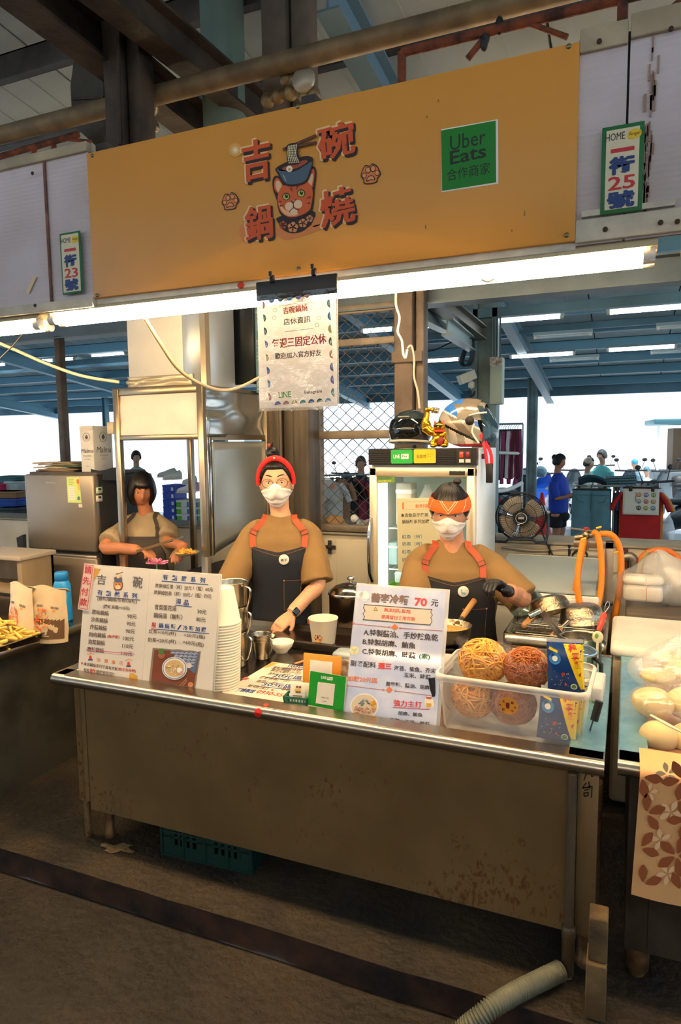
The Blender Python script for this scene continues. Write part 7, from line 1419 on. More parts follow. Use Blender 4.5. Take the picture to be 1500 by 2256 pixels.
# spatula and dish in the cook's hands
a, b = at(322, 1208, 4.28), at(380, 1190, 4.26)
t = thing('spatula', 'blurred metal spatula held over the griddle', 'spatula', a); mb = MB(); mb.beam(a - (b - a) * .35, b, .022, .016); mb.build('handle', mat('6a5238', .5), t); MB().beam(b - (b - a) * .1, b + (b - a) * .35, .07, .004).build('blade', mat('9a8a78', .35, .8), t)
p = at(410, 1222, 4.28); t = thing('snack_plate', 'shallow clear plate of shredded omelette held by the cook', 'plate', p); lathe_obj('plate', [(.0, .0), (.06, .0), (.085, .018), (.087, .019), (.06, .004), (.0, .004)], mat('c9b9a0', .15, alpha=.7), t, 24)
mb = MB(); random.seed(9)
for k in range(70): a = random.random() * 6.3; r = random.random() ** .5 * .055; q = Vector((r * math.cos(a), r * math.sin(a), .008 + (.055 - r) * .55)); d_ = Vector((random.gauss(0, 1), random.gauss(0, 1), random.gauss(0, .4))).normalized() * .018; mb.beam(q - d_, q + d_, .006, .004, k % 2)
mb.build('shredded_egg', [mat('e89a2c', .5), mat('f0bf4a', .5)], t, True, kind='stuff')
# ---------------------------------------------------------------- left neighbour's things
f2 = thing('two_door_fridge', 'grey two-door fridge with dark side behind the snack bags', 'fridge', (-3.64, 3.8, 0)); FY0, FY1 = 3.55, 4.1; FX0, FX1 = onY(52, 1040, FY0).x, onY(203, 1040, FY0).x; ZT2 = onY(50, 1040, FY0).z; ZM = onY(50, 1213, FY0).z
MB().box((FX0 + .01, FY0 + .05, .03), (FX1, FY1, ZT2 - .02), bev=.006).build('cabinet', mat('2a2826', .5), f2)
MB().box((FX0 + .01, FY0 + .04, ZT2 - .02), (FX1, FY1, ZT2), bev=.004).build('top_panel', mat('4a423c', .5), f2)
FRG = mat('8f8170', .38, .6, noise_=.08, nscale=2)
MB().box((FX0, FY0, ZM + .02), (FX1, FY0 + .055, ZT2 - .015), bev=.012).build('upper_door', FRG, f2); MB().box((FX0, FY0, .06), (FX1, FY0 + .055, ZM - .02), bev=.012).build('lower_door', FRG, f2)
MB().box((FX0 + .01, FY0 + .008, ZM - .035), (FX1 - .01, FY0 + .05, ZM - .003), bev=.01).build('door_handle', mat('a59b8c', .3, .8), f2)
for x in (FX0 + .05, FX1 - .05):
 for y in (FY0 + .1, FY1 - .05): MB().tube([(x, y, 0), (x, y, .04)], .02, 8).build('foot', BLACK, f2)
pl = Plane((0, FY0, 1.2), (1, 0, 0), (0, 0, 1)); pr = Print(pl, .0015)
pr.poly([(147, 1051), (175, 1051), (180, 1108), (150, 1107)], 'cbd67a'); pr.poly([(151, 1072), (164, 1072), (166, 1101), (153, 1101)], 'e9e2cf', 1); pr.poly([(170, 1055), (174, 1055), (176, 1080), (172, 1080)], 'e8b23a', 1); pr.text('節能', (169.5, 1066), (175, 1066), 10, 'd84a3a', .03, 2)
for i in range(4): pr.line([(152, 1056 + i * 3.6), (163 - (i % 2) * 3, 1056 + i * 3.6)], .9, '7a8a4a', 1)
for i in range(6): pr.line([(154, 1076 + i * 4), (164, 1076 + i * 4)], .7, 'a89a8a', 2)
pr.disc((174, 1098), 3.5, '4a7a8a', 2, 10, 1.3); pr.poly([(173, 1110), (181, 1110), (182, 1118), (174, 1118)], 'e0d3c2'); pr.line([(102, 1063), (121, 1064)], 1.6, 'b5aa9a', 1); pr.build(f2, 'energy_label')
for i, (py, c) in enumerate(((1080, 'b8c8a8'), (1098, 'd8cfc0'))):
 a = onX(217, py, FX1); t = thing('kitchen_timer', ['pale green kitchen timer stuck on the dark fridge side', 'white kitchen timer stuck under the green one on the fridge side'][i], 'timer', a)
 MB().box(a + Vector((0, -.028, -.022)), a + Vector((.012, .028, .022)), bev=.006).build('case', mat(c, .4), t); MB().box(a + Vector((.0121, -.014, .0)), a + Vector((.0128, .014, .015)), bev=0).build('display', mat('22282a', .3), t); MB().box(a + Vector((.012, -.012, -.014)), a + Vector((.014, .012, -.006)), bev=.002).build('button', mat('a8a89a', .4), t)
# carton on the fridge
cb = onY(205, 1028, 3.62); ct_ = onY(203, 938, 3.62).z
t = thing('wine_carton', 'white printed wine carton standing on the grey fridge', 'carton', (cb.x - .06, 3.73, ZT2), .06)
mb = MB(); w_ = .055; mb.box((-w_, -.10, 0), (w_, .10, ct_ - ZT2), bev=.003); mb.build('box', mat('d9d3c8', .6), t, True); mb = MB(); mb.box((-w_, -.103, ct_ - ZT2 - .03), (w_, -.1, ct_ - ZT2)); mb.build('flap', mat('cfc8bc', .6), t, True)
mb = MB(); G_ = '55504a'; hh = ct_ - ZT2
def boxtext(s, cx_, z, h, bold=.0, side=0, slant=0):
 vs, fs = glyphs(s, bold); x1 = max(v.x for v in vs)
 f = (lambda v: (cx_ + (v.x - x1 / 2) * h + slant * v.y * h, -.1042, z + v.y * h)) if side == 0 else (lambda v: (w_ + .0012, cx_ + (v.x - x1 / 2) * h + slant * v.y * h, z + v.y * h))
 mb.add([f(v) for v in vs], fs)
for sd, c_ in ((0, .0), (1, 0)):
 k = .8 if sd == 0 else 1
 boxtext('Malma', c_, hh * .42, .04 if sd == 0 else .06, 0, sd, .25); boxtext('TECNODEMA', c_, hh * .34, .014 * k, 0, sd); boxtext('wine made', c_, hh * .27, .011, 0, sd); boxtext('www', c_, hh * .12, .011, 0, sd)
 n = 20; q = [(.035 * k * math.cos(2 * PI * j / n), hh * .76 + .035 * k * math.sin(2 * PI * j / n)) for j in range(n + 1)]
 mb.tube([(c_ + x, -.1035, z) if sd == 0 else (w_ + .0008, c_ + x, z) for x, z in q], .0012, 4)
 boxtext('♣', c_, hh * .73, .035 * k, 0, sd)
mb.build('lettering', mat(G_, .6), t, True)
for i in range(6):                                      # folded paper bags in a pile
 t = thing('folded_bag', ['lowest flat brown paper bag on the fridge top', 'second flat brown paper bag from below on the fridge', 'third flat paper bag on the fridge, pale edge', 'green folded bag sticking out of the fridge-top pile', 'fifth flat paper bag in the fridge-top pile', 'topmost flat brown paper bag on the fridge'][i], 'bag', (-3.08 + .03 * math.sin(i * 2.1) + (.08 if i == 3 else 0) - .66, 3.74, ZT2 + .002 + i * .011), .15 * math.sin(i * 1.7), 'folded bags on the fridge')
 mb = MB(); mb.grid(8, 6, lambda u, v: (-.16 + .32 * u, -.12 + .24 * v, .004 + .004 * noise.noise((u * 3 + i, v * 3, i)) + .003 * (1 - abs(2 * u - 1)))); mb.build('bag', mat(['8d7458', '97805f', 'b8a58a', '4a6a4c', '8a7256', '9a8465'][i], .8), t, True, solid=.009)
mb = MB(); mb.grid(16, 10, lambda u, v: tuple(at(200 + 75 * u, 1033 + 4 * math.sin(u * 6) + (14 + 22 * u) * v, 4.62 + .1 * u)) ); tag(mb.build('dark_jacket', mat('232a38', .8), None, solid=.015), 'dark blue jacket draped over the back of the grey fridge', 'jacket')
# snack bags, bottle, fries tray
def snack(px, py, w_, h_, rz, label, hi, band, base):
 a = onZ(px, py, .696); t = thing('snack_bag', label, 'bag', (a.x, a.y, .696), rz)
 def sf(u, v, s): k = math.sin(PI * u) ** .6; d = .045 * (1 - v ** 1.6) + .003; x = (u - .5) * w_ * (1 + .04 * math.sin(v * 5)); return (x + .004 * noise.noise((u * 3, v * 5, s)), s * d * k + .008 * v + .004 * noise.noise((u * 5, v * 6, 7)), v * h_ + (.012 * math.sin(u * 5) * v))
 mb = MB(); mb.grid(14, 18, lambda u, v: sf(u, v, -1)); mb.grid(14, 18, lambda u, v: sf(u, v, 1)); mb.build('bag', mat(base, .5, noise_=.06, nscale=9), t, True)
 lay = MB(); ms = [mat(band, .5), mat('d8642a', .5), mat('e8933a', .5), mat('6a5848', .5), mat('efe3cc', .5)]
 ptc = lambda poly, mi, lf=.0015: lay.add([Vector(sf(x, y, -1)) - Vector((0, lf, 0)) for x, y in poly], [list(range(len(poly)))], mi)
 if band != base:
  for i in range(10): ptc([(.05 + i * .09, .08), (.14 + i * .09, .08), (.14 + i * .09, .42 + (.05 * i / 10)), (.05 + i * .09, .42)], 0)
 random.seed(px)
 for i in range(34): x, y = .12 + random.random() * .46, .22 + random.random() * .36; x += (.5 - y) * .2; a_ = random.random() * 3; l_ = .09; ptc([(x, y), (x + l_ * math.cos(a_), y + l_ * .6 * math.sin(a_)), (x + l_ * math.cos(a_) + .03, y + l_ * .6 * math.sin(a_) + .02), (x + .03, y + .025)], 1 if i % 3 else 2, .0025 + i * 1e-4)
 for x in (.2, .62):
  for k in range(6): ptc([(x + k * .035, .63), (x + k * .035 + .024, .63), (x + k * .035 + .024, .67), (x + k * .035, .67)], 3)
 ptc([(.66, .58), (.74, .58), (.74, .62), (.66, .62)], 2)
 for k in range(14): ptc([(.2 + k * .03, .13), (.22 + k * .03, .13), (.22 + k * .03, .145), (.2 + k * .03, .145)], 4, .003)
 lay.build('bag_print', ms, t, True)
 mb = MB(); mb.grid(10, 2, lambda u, v: (-w_ / 2 + w_ * u, .012 + .004 * math.sin(u * 9) + .03 * v, h_ - .006 - .02 * v)); mb.build('folded_top', mat(base, .5), t, True, solid=.002); return t
snack(112, 1412, .185, .265, .25, 'cream paper snack bag with brown band and fried snack picture', 0, '6a4c30', 'd6bb92')
snack(50, 1408, .185, .275, -.15, 'plain cream snack bag with fried snack picture beside the brown banded bag', 0, 'e4cda4', 'e4cda4')
a = onZ(150, 1372, .696); t = thing('blue_bottle', 'tall blue plastic bottle standing behind the snack bags', 'bottle', (a.x - .06, a.y + .03, .696)); BL = mat('1f86c8', .35)
lathe_obj('body', [(.0, .0), (.045, .0), (.048, .01), (.046, .19), (.036, .22), (.03, .225)], BL, t, 20); lathe_obj('cap', [(.03, .22), (.036, .225), (.036, .26), (.03, .27), (.0, .271)], mat('1a74b4', .35), t, 20)
tag(MB().ball((a.x + .02, a.y - .12, .715), (.10, .05, .025), 14, 8).build('black_cloth', mat('1b1a1c', .8, bump=.5, bscale=30)), 'bunched black cloth on the side counter behind the snack bags', 'cloth')
a = onZ(30, 1425, .696); tr_ = thing('fries_tray', 'metal tray full of cut potato fries at the picture edge', 'tray', (a.x - .18, a.y - .02, .696), -.02)
mb = MB(); mb.loft([rrect(.50, .24, .02, .0), rrect(.54, .28, .02, .055), rrect(.56, .30, .02, .055), rrect(.56, .3, .02, .052), rrect(.535, .275, .02, .05), rrect(.49, .23, .02, .006)], cap=False); mb.add(rrect(.50, .24, .02, .001), [tuple(range(20))]); mb.build('tray', mat('6a5f52', .35, .9), tr_, True)
fr0 = MB().box((-.045, -.006, -.006), (.045, .006, .006), bev=.003).build('potato_fry', mat('ecc35a', .45, noise_=.15, nscale=30)); fr1 = None
random.seed(12)
for i in range(110):
 c = fr0 if i == 0 else dup(fr0); u, v = random.uniform(-.22, .235), random.uniform(-.1, .1); lay = random.random()
 c.location = (tr_.location.x + u, tr_.location.y + v, .696 + .03 + .10 * lay * (1 - (u / .32) ** 2) * (1 - (v / .16) ** 2)); c.rotation_euler = (random.uniform(-.5, .5), random.uniform(-.45, .45), random.uniform(-.9, .9)); c.scale = (random.uniform(.7, 1.15), 1, 1)
 tag(c, 'pale yellow cut potato fry in the heaped metal tray', 'fry', 'potato fries in the tray')
# red stool seen between fridge and cook, cabinet and cloth at the edge
mb = MB(); mb.tube(chain([tuple(at(x, y, 4.9)) for x, y in ((222, 1175), (213, 1205), (210, 1240), (212, 1290), (216, 1360))], 5), .018, 10); mb.tube(chain([tuple(at(x, y, 4.95)) for x, y in ((222, 1175), (262, 1172), (268, 1290))], 5), .016, 10)
tag(mb.build('plastic_chair', mat('d6481c', .4)), 'orange-red plastic chair back beside the cook in beige', 'chair')
t = thing('wooden_cabinet', 'open wooden cabinet with grey top at the picture edge', 'cabinet', (-3.75, 3.3, 0)); mb = MB()
mb.box((-4.4, 3.1, .92), (-3.52, 3.4, .95), bev=.004); mb.build('top', mat('a89c8c', .4), t); mb = MB(); mb.box((-3.57, 3.12, 0), (-3.53, 3.38, .92)); mb.box((-4.4, 3.12, .0), (-4.36, 3.38, .92)); mb.box((-4.4, 3.36, .0), (-3.53, 3.38, .92)); mb.box((-4.36, 3.12, .70), (-3.57, 3.36, .73)); mb.build('carcass', mat('a08a6a', .6, noise_=.3, nscale=6, stretch=(1, 1, .2)), t)
q = [onY(x, y, 3.48) for x, y in ((50, 1178), (36, 1185), (40, 1215), (20, 1245), (30, 1262), (28, 1300), (30, 1400), (56, 1400))]; mb = MB(); mb.prism([(p.x, p.z) for p in q], .03, Matrix.Translation((0, 3.48, 0))); tag(mb.build('dark_cloth', mat('1c2029', .85)), 'dark navy cloth hanging beside the grey fridge', 'cloth')
# storage wall scraps on the back wall
pr = Print(Plane((0, YB - .002, .8), (1, 0, 0), (0, 0, 1)), .002); pr.poly([(795, 1193), (809, 1209), (796, 1225), (781, 1209)], 'bf2f2a'); pr.text('春', (789, 1216), (801, 1215), 13, 'e0a84a', .0, 1); tag(pr.build(None, 'spring_couplet'), 'red diamond-shaped New Year paper on the cream back wall', 'paper')
a = onY(726, 1205, YB - .02); t = thing('hook_plate', 'dark iron hook plate on the back wall behind the person in red headband', 'hook', a); mb = MB(); mb.box(a + Vector((-.045, -.006, -.012)), a + Vector((.045, .006, .012))); mb.box(a + Vector((-.012, -.008, -.05)), a + Vector((.012, .008, .05))); mb.ball(a, (.022, .016, .022)); mb.build('plate', mat('3a3630', .6, .4), t)
MB().box(onY(740, 1190, YB - .012), tuple(onY(812, 1330, YB)), bev=.003).build('trim_5', mat('cfc3a8', .6), kind='structure')
# ---------------------------------------------------------------- cables
def cable(pts, d, r, m, label, n=8, nm='cable'): return tag(MB().tube(chain([tuple(at(x, y, d + (k[0] if k else 0))) for x, y, *k in pts], n), r, 8).build(nm, m), label, 'cable')
cable([(318, 700, 0), (352, 755, .1), (392, 812, .25), (440, 845, .45), (490, 860, .7), (535, 850, 1.0), (590, 820, 1.5)], 2.5, .008, mat('b8a684', .5), 'thick beige cable swooping from the lit tubes to behind the hanging notice')
cable([(-40, 740), (20, 765), (100, 800), (180, 828), (262, 842)], 3.5, .008, mat('d9c4a4', .5), 'pale cable running from the picture edge to the extractor hood')
cable([(50, 735), (30, 760), (10, 780), (-10, 800)], 3.0, .003, BLACK, 'thin dark wire hanging under the neighbouring tube lamp')
cable([(873, 632), (872, 670), (880, 700), (876, 730), (885, 750), (888, 778), (893, 788), (897, 770)], 4.25, .008, mat('e6e2d8', .5), 'bright white cable zigzagging down the brown column')
cable([(897, 768), (906, 762), (912, 790), (912, 830), (920, 862), (924, 900)], 4.28, .007, mat('c2b6a0', .5), 'beige cable running down the brown column to the fridge')
cable([(1060, 616), (1075, 621), (1088, 615)], 1.95, .003, mat('e8d9b8', .5), 'short loop of wire under the lit tubes')
cable([(935, 775), (960, 770), (1000, 752), (1040, 745)], 6.5, .006, BLACK, 'thin black cable strung to the hall column')
# ---------------------------------------------------------------- roof-level pipes, box, ducts above the sign
RP = mat('7d6a4c', .6, .3, noise_=1, nscale=10, h2='5d4e3a')
def zpipe(pts, z, r, m, nm, label, cat='pipe'): return tag(MB().tube([tuple(onZ(x, y, z)) for x, y in pts], r, 12).build(nm, m), label, cat)
a, b = onY(505, 180, 2.55), onY(1110, 0, 2.55); zz = (a.z + b.z) / 2
tag(MB().tube([(-5.5, 2.55, zz), (3, 2.55, zz)], .04, 14).build('roof_pipe', RP), 'thick tan pipe running level above the sign', 'pipe')
yr = 2.4; a, b = onY(885, 112, yr), onY(1372, 2, yr); z2 = (a.z + b.z) / 2
rf = thing('rust_bracket', 'thin rusty steel frame with braces above the sign', 'frame', (a.x, yr, 0)); mb = MB(); mb.tube([(a.x, yr, z2), (1.5, yr, z2)], .016, 8); mb.tube([(a.x, yr, z2), (a.x, yr, z2 - .32)], .016, 8); mb.tube([(b.x, yr, z2), (b.x, yr, z2 - .32)], .016, 8)
mb.tube([onY(1085, 62, yr), onY(1030, 130, yr)], .011, 6); mb.tube([onY(1160, 50, yr), onY(1250, 82, yr)], .009, 6); mb.tube([onY(1455, 38, yr), onY(1500, 0, yr)], .009, 6); mb.build('bars', RUST, rf); mb = MB(); [mb.ball(onY(x, y, yr), (.014, .014, .03)) for x, y in ((1066, 93), (1070, 80), (1100, 56))]; mb.build('hanging_knots', BLACK, rf)
a, b = onY(0, 345, 2.6), onY(172, 296, 2.6); rf = thing('rust_ladder', 'rusty ladder-like bar beside the neighbouring panel', 'frame', (a.x, 2.6, 0)); mb = MB(); mb.tube([a + (a - b) * 1.2, b], .015, 8); mb.tube([onY(200, 312, 2.6), onY(148, 307, 2.6)], .008, 6)
for x, y in ((75, 328), (118, 318)): mb.tube([onY(x, y, 2.6), onY(x + 1, y + 45, 2.6)], .013, 8)
mb.build('bars', RUST, rf)
# upright posts, round duct, boxes
def upright(px0, px1, py, y, m, nm, label, z0=2.62, z1=4.0, kind=None, round_=False):
 a, b = onY(px0, py, y), onY(px1, py, y); mb = MB()
 if round_: mb.tube([((a.x + b.x) / 2, y, z0), ((a.x + b.x) / 2, y, z1)], (b.x - a.x) / 2, 28)
 else: w_ = b.x - a.x; mb.box((a.x, y, z0), (a.x + w_ * .55, y + .1, z1), bev=.005); mb.box((a.x + w_ * .6, y + .03, z0), (b.x, y + .12, z1), bev=.004)
 o = mb.build(nm, m); return tag(o, label, None if kind else 'duct', None, kind)
upright(451, 533, 130, 2.98, mat('6d8076', .45, .2, noise_=.2, nscale=2), 'round_duct', 'big grey-green round duct rising behind the sign', z1=3.88, round_=True)
upright(576, 674, 110, 2.72, mat('64564a', .6, .2, noise_=1, nscale=8, h2='4c4138'), 'column', 'brown steel column rising behind the sign beside the pipe valve', kind='structure')
upright(228, 298, 180, 2.35, DARK_STEEL, 'column', 'dark greasy steel post above the upper corner of the sign', kind='structure')
a = onY(262, 40, 2.33); tag(MB().tube(chain([tuple(onY(x, y, 2.335)) for x, y in ((235, -10), (278, 35), (262, 70), (262, 200), (264, 318))], 6), .008, 6).build('cable', mat('3a2c20', .7)), 'brown cable running down the dark greasy post', 'cable')
t = thing('motor_box', 'grey steel motor box hanging beside the dark post', 'box', onY(195, 240, 2.75)); q = [onY(x, y, 2.75) for x, y in ((162, 135), (228, 130), (228, 320), (212, 322), (160, 275), (155, 190))]; mb = MB(); mb.prism([(p.x, p.z) for p in q], .28, Matrix.Translation((0, 2.75, 0))); mb.build('case', mat('4c463c', .5, .5, noise_=.4, nscale=6), t); mb = MB(); mb.beam(onY(158, 218, 2.745), onY(228, 214, 2.745), .006, .012); mb.build('seam', DARK_STEEL, t)
def valves(nm, label, pts, gauge=None):
 t = thing(nm, label, 'valve', onY(pts[0][0], pts[0][1], 2.6)); mb = MB(); mb.tube([onY(x, y, 2.6) for x, y in pts], .02, 10); [mb.ball(onY(x, y, 2.6), .03, 10, 8) for x, y in pts]; mb.build('fittings', mat('5f4c30', .5, .5, noise_=1, nscale=20, h2='8a7a5a'), t)
 if gauge: c = onY(*gauge, 2.58); MB().lathe([(.0, .0), (.045, .0), (.048, .01), (.045, .025), (.0, .026)], 20, Matrix.Translation(c) @ Matrix.Rotation(PI / 2, 4, 'X')).build('gauge', mat('9a9484', .4, .3), t); mb = MB(); mb.tube([c + Vector((-.015, -.002, -.015)), c + Vector((.02, -.004, .02))], .003, 5); mb.build('gauge_needle', BLACK, t)
 return t
valves('gas_valve', 'cluster of brass gas fittings with a gauge above the sign', [(590, 222), (612, 212), (640, 205), (665, 202), (650, 178), (632, 175), (672, 212), (690, 208)], (672, 180))
valves('gas_valve', 'black elbow pipe fitting beside the dark greasy post', [(295, 115), (312, 105), (320, 118), (320, 155)])
mb = MB();
def foil(u, v): p = onY(292 + 50 * u + 6 * math.sin(v * 9), 228 + 60 * v, 2.58); return p + Vector((0, .03 * noise.noise((u * 4, v * 4, 0)), 0))
mb.grid(10, 12, foil); tag(mb.build('foil_wrap', mat('a89880', .3, .8, bump=1, bscale=40), None, solid=.02), 'crumpled foil wrapped around a pipe beside the dark post', 'foil')
tag(MB().tube([onY(x, y, 2.56) for x, y in ((320, 290), (330, 268), (318, 240))], .022, 10).build('pipe_stub', DARK_STEEL), 'dark pipe stub below the crumpled foil', 'pipe')
# ---------------------------------------------------------------- hall and street behind
# control box, camera and cable coil on the hall column
cb_ = onY(1092, 840, 6.85); t = thing('control_box', 'pale green electric box hung on the grey-green hall column', 'box', cb_); a, b = onY(1079, 787, 6.85), onY(1105, 890, 6.85)
MB().box((a.x, 6.85, b.z), (b.x + .0, 7.0, a.z), bev=.01).build('case', mat('a9b8a8', .5), t); MB().box((a.x, 6.845, a.z - .09), (b.x, 6.85, a.z)).build('patterned_tape', mat('d8cfc4', .5, noise_=1, nscale=40, h2='7a6a5a'), t)
for k in range(3): MB().tube([(a.x + .03 + k * .03, 6.9, a.z), (a.x + .03 + k * .03, 6.9, a.z + .4)], .008, 6).build('conduit', mat('4a565a', .5), t)
c = onY(1030, 840, 6.8); t = thing('security_camera', 'cream security camera on the hall column', 'camera', c); mb = MB(); mb.beam(onY(1012, 838, 6.75), onY(1044, 824, 6.85), .08, .09); mb.build('body', mat('c4c6b4', .5), t); mb = MB(); mb.box(onY(1031, 840, 6.8), onY(1047, 856, 6.9), bev=.01); mb.build('junction_box', mat('c9cbbb', .5), t)
mb = MB(); mb.tube(chain([onY(x, y, 6.8) for x, y in ((1036, 856), (1032, 868), (1040, 872), (1046, 862), (1044, 870), (1036, 874))], 5), .008, 6); mb.build('wires', BLACK, t)
t = thing('cable_coil', 'black cable coil hanging on the hall column', 'cable', onY(1028, 780, 6.8)); mb = MB()
for k in range(4): mb.tube(chain([onY(x + k * 2, y, 6.78 + k * .02) for x, y in ((1034, 748), (1020, 775), (1014, 800), (1026, 806), (1036, 790), (1037, 760))], 5, True), .011, 6)
mb.build('coil', mat('1c2a30', .5), t)
# Y-direction beam stubs and box beams under the hall roof
for px, py, px2, py2, w_, m, lb in ((950, 650, 1060, 735, .12, mat('6d655a', .5, .3), 'grey-brown beam slanting to the hall column'), (930, 690, 985, 720, .1, mat('7d8a84', .5, .2), 'short pale beam beside the hall column'), (985, 720, 1040, 760, .09, mat('8a9a98', .5, .2), 'pale bracket beam below the hall lamp')):
 a = onY(px, py, 5.2); b = onY(px2, py2, 6.85); struct('beam', MB().ibeam(a, b, w_, .13, .012), m, lb)
struct('beam', MB().box((onY(925, 735, 6.9).x, 6.9, 2.86), (6, 7.0, 2.95)), HALL)
# hanging clothes
def garment(kind, c, w_, h_, col, label, group=None, rz=0., extra=None, th=.03):
 t = thing(kind, label, 'clothes', c, rz, group); mb = MB(); nz = noise.noise; sd = c[0] * 7 + c[1]
 if kind == 'shirt':
  prof = lambda v: w_ * (.30 + .70 * sstep(0, .12, v)) if v < .12 else w_ * (1.0 - .06 * sstep(.12, .3, v))
  def fn(s): return lambda u, v: ((u - .5) * prof(v) + .006 * nz((u * 3, v * 4, sd)), s * th * math.sin(PI * u) ** .5 * (.4 + .6 * v) + .012 * nz((u * 6, v * 2, sd)), -.02 - h_ * v)
  mb.grid(14, 18, fn(-1)); mb.grid(14, 18, fn(1))
  for s in (-1, 1): mb.tube([(s * w_ * .42, 0, -.07), (s * w_ * .56, 0, -.16), (s * w_ * .66, 0, -.27)], [.05, .06, .062], 10, flat=.5)
 else:
  for s in (-1, 1):
   def leg_(sg): return lambda u, v: (s * (w_ * .235 + .02 * v) + (u - .5) * w_ * (.52 - .02 * v + .12 * sstep(.5, 1, v) * (kind == 'jeans')) , sg * (th * math.sin(PI * u) ** .5) + .010 * nz((u * 4 + s, v * 5, sd)), -.02 - h_ * v)
   mb.grid(8, 20, leg_(-1)); mb.grid(8, 20, leg_(1))
 mb.build('fabric', mat(col, .85, noise_=.18, nscale=7), t, True)
 hg = MB(); hg.tube([(-w_ * .4, 0, -.01), (w_ * .4, 0, -.01)], .006, 6); hg.tube(chain([(0, 0, -.01), (0, 0, .03), (.02, 0, .06), (0, 0, .08)], 4), .003, 5)
 for s in (-1, 1): hg.box((s * w_ * .33 - .015, -.014, -.045), (s * w_ * .33 + .015, .014, .005))
 hg.build('hanger', BLACK, t, True); return t
RKM = mat('7a8a90', .35, .8)
D_ = 8.0; c = at(1303, 1077, D_); yk = c.y
zr_ = at(1340, 1070, D_).z; xa, xb = onY(1270, 1070, yk).x, onY(1440, 1070, yk).x
rk = thing('clothes_rack', 'chrome clothes rack of jeans and shirts behind the orange hose', 'rack', ((xa + xb) / 2, yk, 0)); mb = MB(); mb.tube([(xa, yk, zr_), (xb, yk, zr_)], .013, 10); mb.build('rail', RKM, rk)
mb = MB(); xm = onY(1352, 1100, yk).x; mb.tube([(xm, yk + .02, -.02), (xm, yk + .02, zr_)], .014, 10); mb.box((xm - .25, yk - .2, -.02), (xm - .22, yk + .25, .01)); mb.box((xm + .22, yk - .2, -.02), (xm + .25, yk + .25, .01)); mb.box((xm - .25, yk, -.02), (xm + .25, yk + .03, .01)); mb.build('stand', RKM, rk)
t = garment('jeans', (c.x, yk - .06, zr_ - .03), .42, .98, '4f7d92', 'light blue flared jeans with sparkle clipped on the chrome rack')
mb = MB(); random.seed(3)
for k in range(120): s = random.choice((-1, 1)); x = s * .105 + random.gauss(0, .03); z = -.45 - random.random() * .5; mb.ball((x, -.040, z), .004, 5, 4)
mb.build('sparkle', mat('dfe6e2', .2, .5), t, True); mb = MB(); mb.box((-.2, -.036, -.075), (.2, -.032, -.07)); mb.box((-.004, -.038, -.26), (.004, -.034, -.05)); mb.tube(chain([(-.17, -.036, -.09), (-.14, -.04, -.15), (-.08, -.036, -.16)], 4), .003, 5); mb.tube(chain([(.17, -.036, -.09), (.14, -.04, -.15), (.08, -.036, -.16)], 4), .003, 5); mb.build('seams', mat('2f5064', .8), t, True)
garment('trousers', (c.x + .0, yk + .06, zr_ - .02), .44, .98, '16222c', 'dark trousers hanging behind the light blue jeans', rz=.1)
t = thing('draped_trousers', 'dark teal trousers folded over the end of the chrome rack', 'clothes', (c.x - .02, yk, zr_)); mb = MB(); mb.grid(14, 10, lambda u, v: tuple(at(1275 + 62 * u, 1066 - 18 * math.sin(PI * min(1, u * .75 + .25) * .9) + 14 * v * (1 - .3 * u), D_ + .12 * (v - .5)))); mb.build('fabric', mat('1d3e4a', .85), t, solid=.03)
for k in range(4):
 a, b = at(1332, 1053 + k * 5, D_ + .1 + k * .05), at(1400, 1050 + k * 6, D_ + .15 + k * .05); tag(MB().tube([a, b], .018, 8).build('rack_bar', mat('4d6a70', .4, .5)), ['topmost', 'second', 'third', 'lowest'][k] + ' grey-green tube lying across the back of the chrome rack', 'tube')
xr_ = at(1411, 1080, D_)
t = garment('shirt', (xr_.x, yk - .02, zr_ + .0), .46, .72, 'a81f26', 'red shirt clipped on the chrome rack under the white print cloth'); garment('shirt', (xr_.x + .01, yk + .05, zr_ - .01), .50, .62, 'c8862c', 'mustard shirt hanging behind the red shirt'); garment('shirt', (xr_.x, yk + .12, zr_ - .02), .48, .78, '8a2250', 'magenta shirt hanging at the back of the chrome rack')
garment('shirt', (onY(1360, 1090, yk).x, yk + .05, zr_ - .01), .12, .8, '26324c', 'navy shirt hanging edge-on beside the rack post', rz=1.3)
t = thing('print_cloth', 'white printed cloth clipped over the red shirt', 'clothes', (xr_.x, yk - .08, zr_ - .02)); mb = MB(); mb.grid(12, 12, lambda u, v: (-.19 + .38 * u, .008 * noise.noise((u * 5, v * 5, 2)), -.30 * v)); mb.build('fabric', mat('c6cbc8', .8), t, True, solid=.004)
mb = MB(); cs = [mat(h, .7) for h in ('c87a3a', '6a5aa0', '7a9a3a', '4a8a8a', 'b03a5a', 'b08a3a', '3a3a3a', '8aa03a', '3a80a0')]
for i in range(9): x, z = -.02 + (i % 3) * .075, -.07 - (i // 3) * .075; mb.lathe([(.018, .0), (.026, .001), (.018, .002)], 10, Matrix.Translation((x, -.006, z)) @ Matrix.Rotation(PI / 2, 4, 'X'), i); mb.box((x - .008, -.007, z - .02), (x + .008, -.006, z + .004), None, i)
for i in range(7): mb.box((-.06 + .006 * math.sin(i), -.006, -.05 - i * .016), (-.048, -.005, -.042 - i * .016), None, 6)
mb.build('cloth_print', cs, t, True); mb = MB(); [mb.box((x - .018, -.02, -.03), (x + .018, .01, .03), bev=.004) for x in (-.11, .12)]; mb.build('clip', BLACK, t, True)
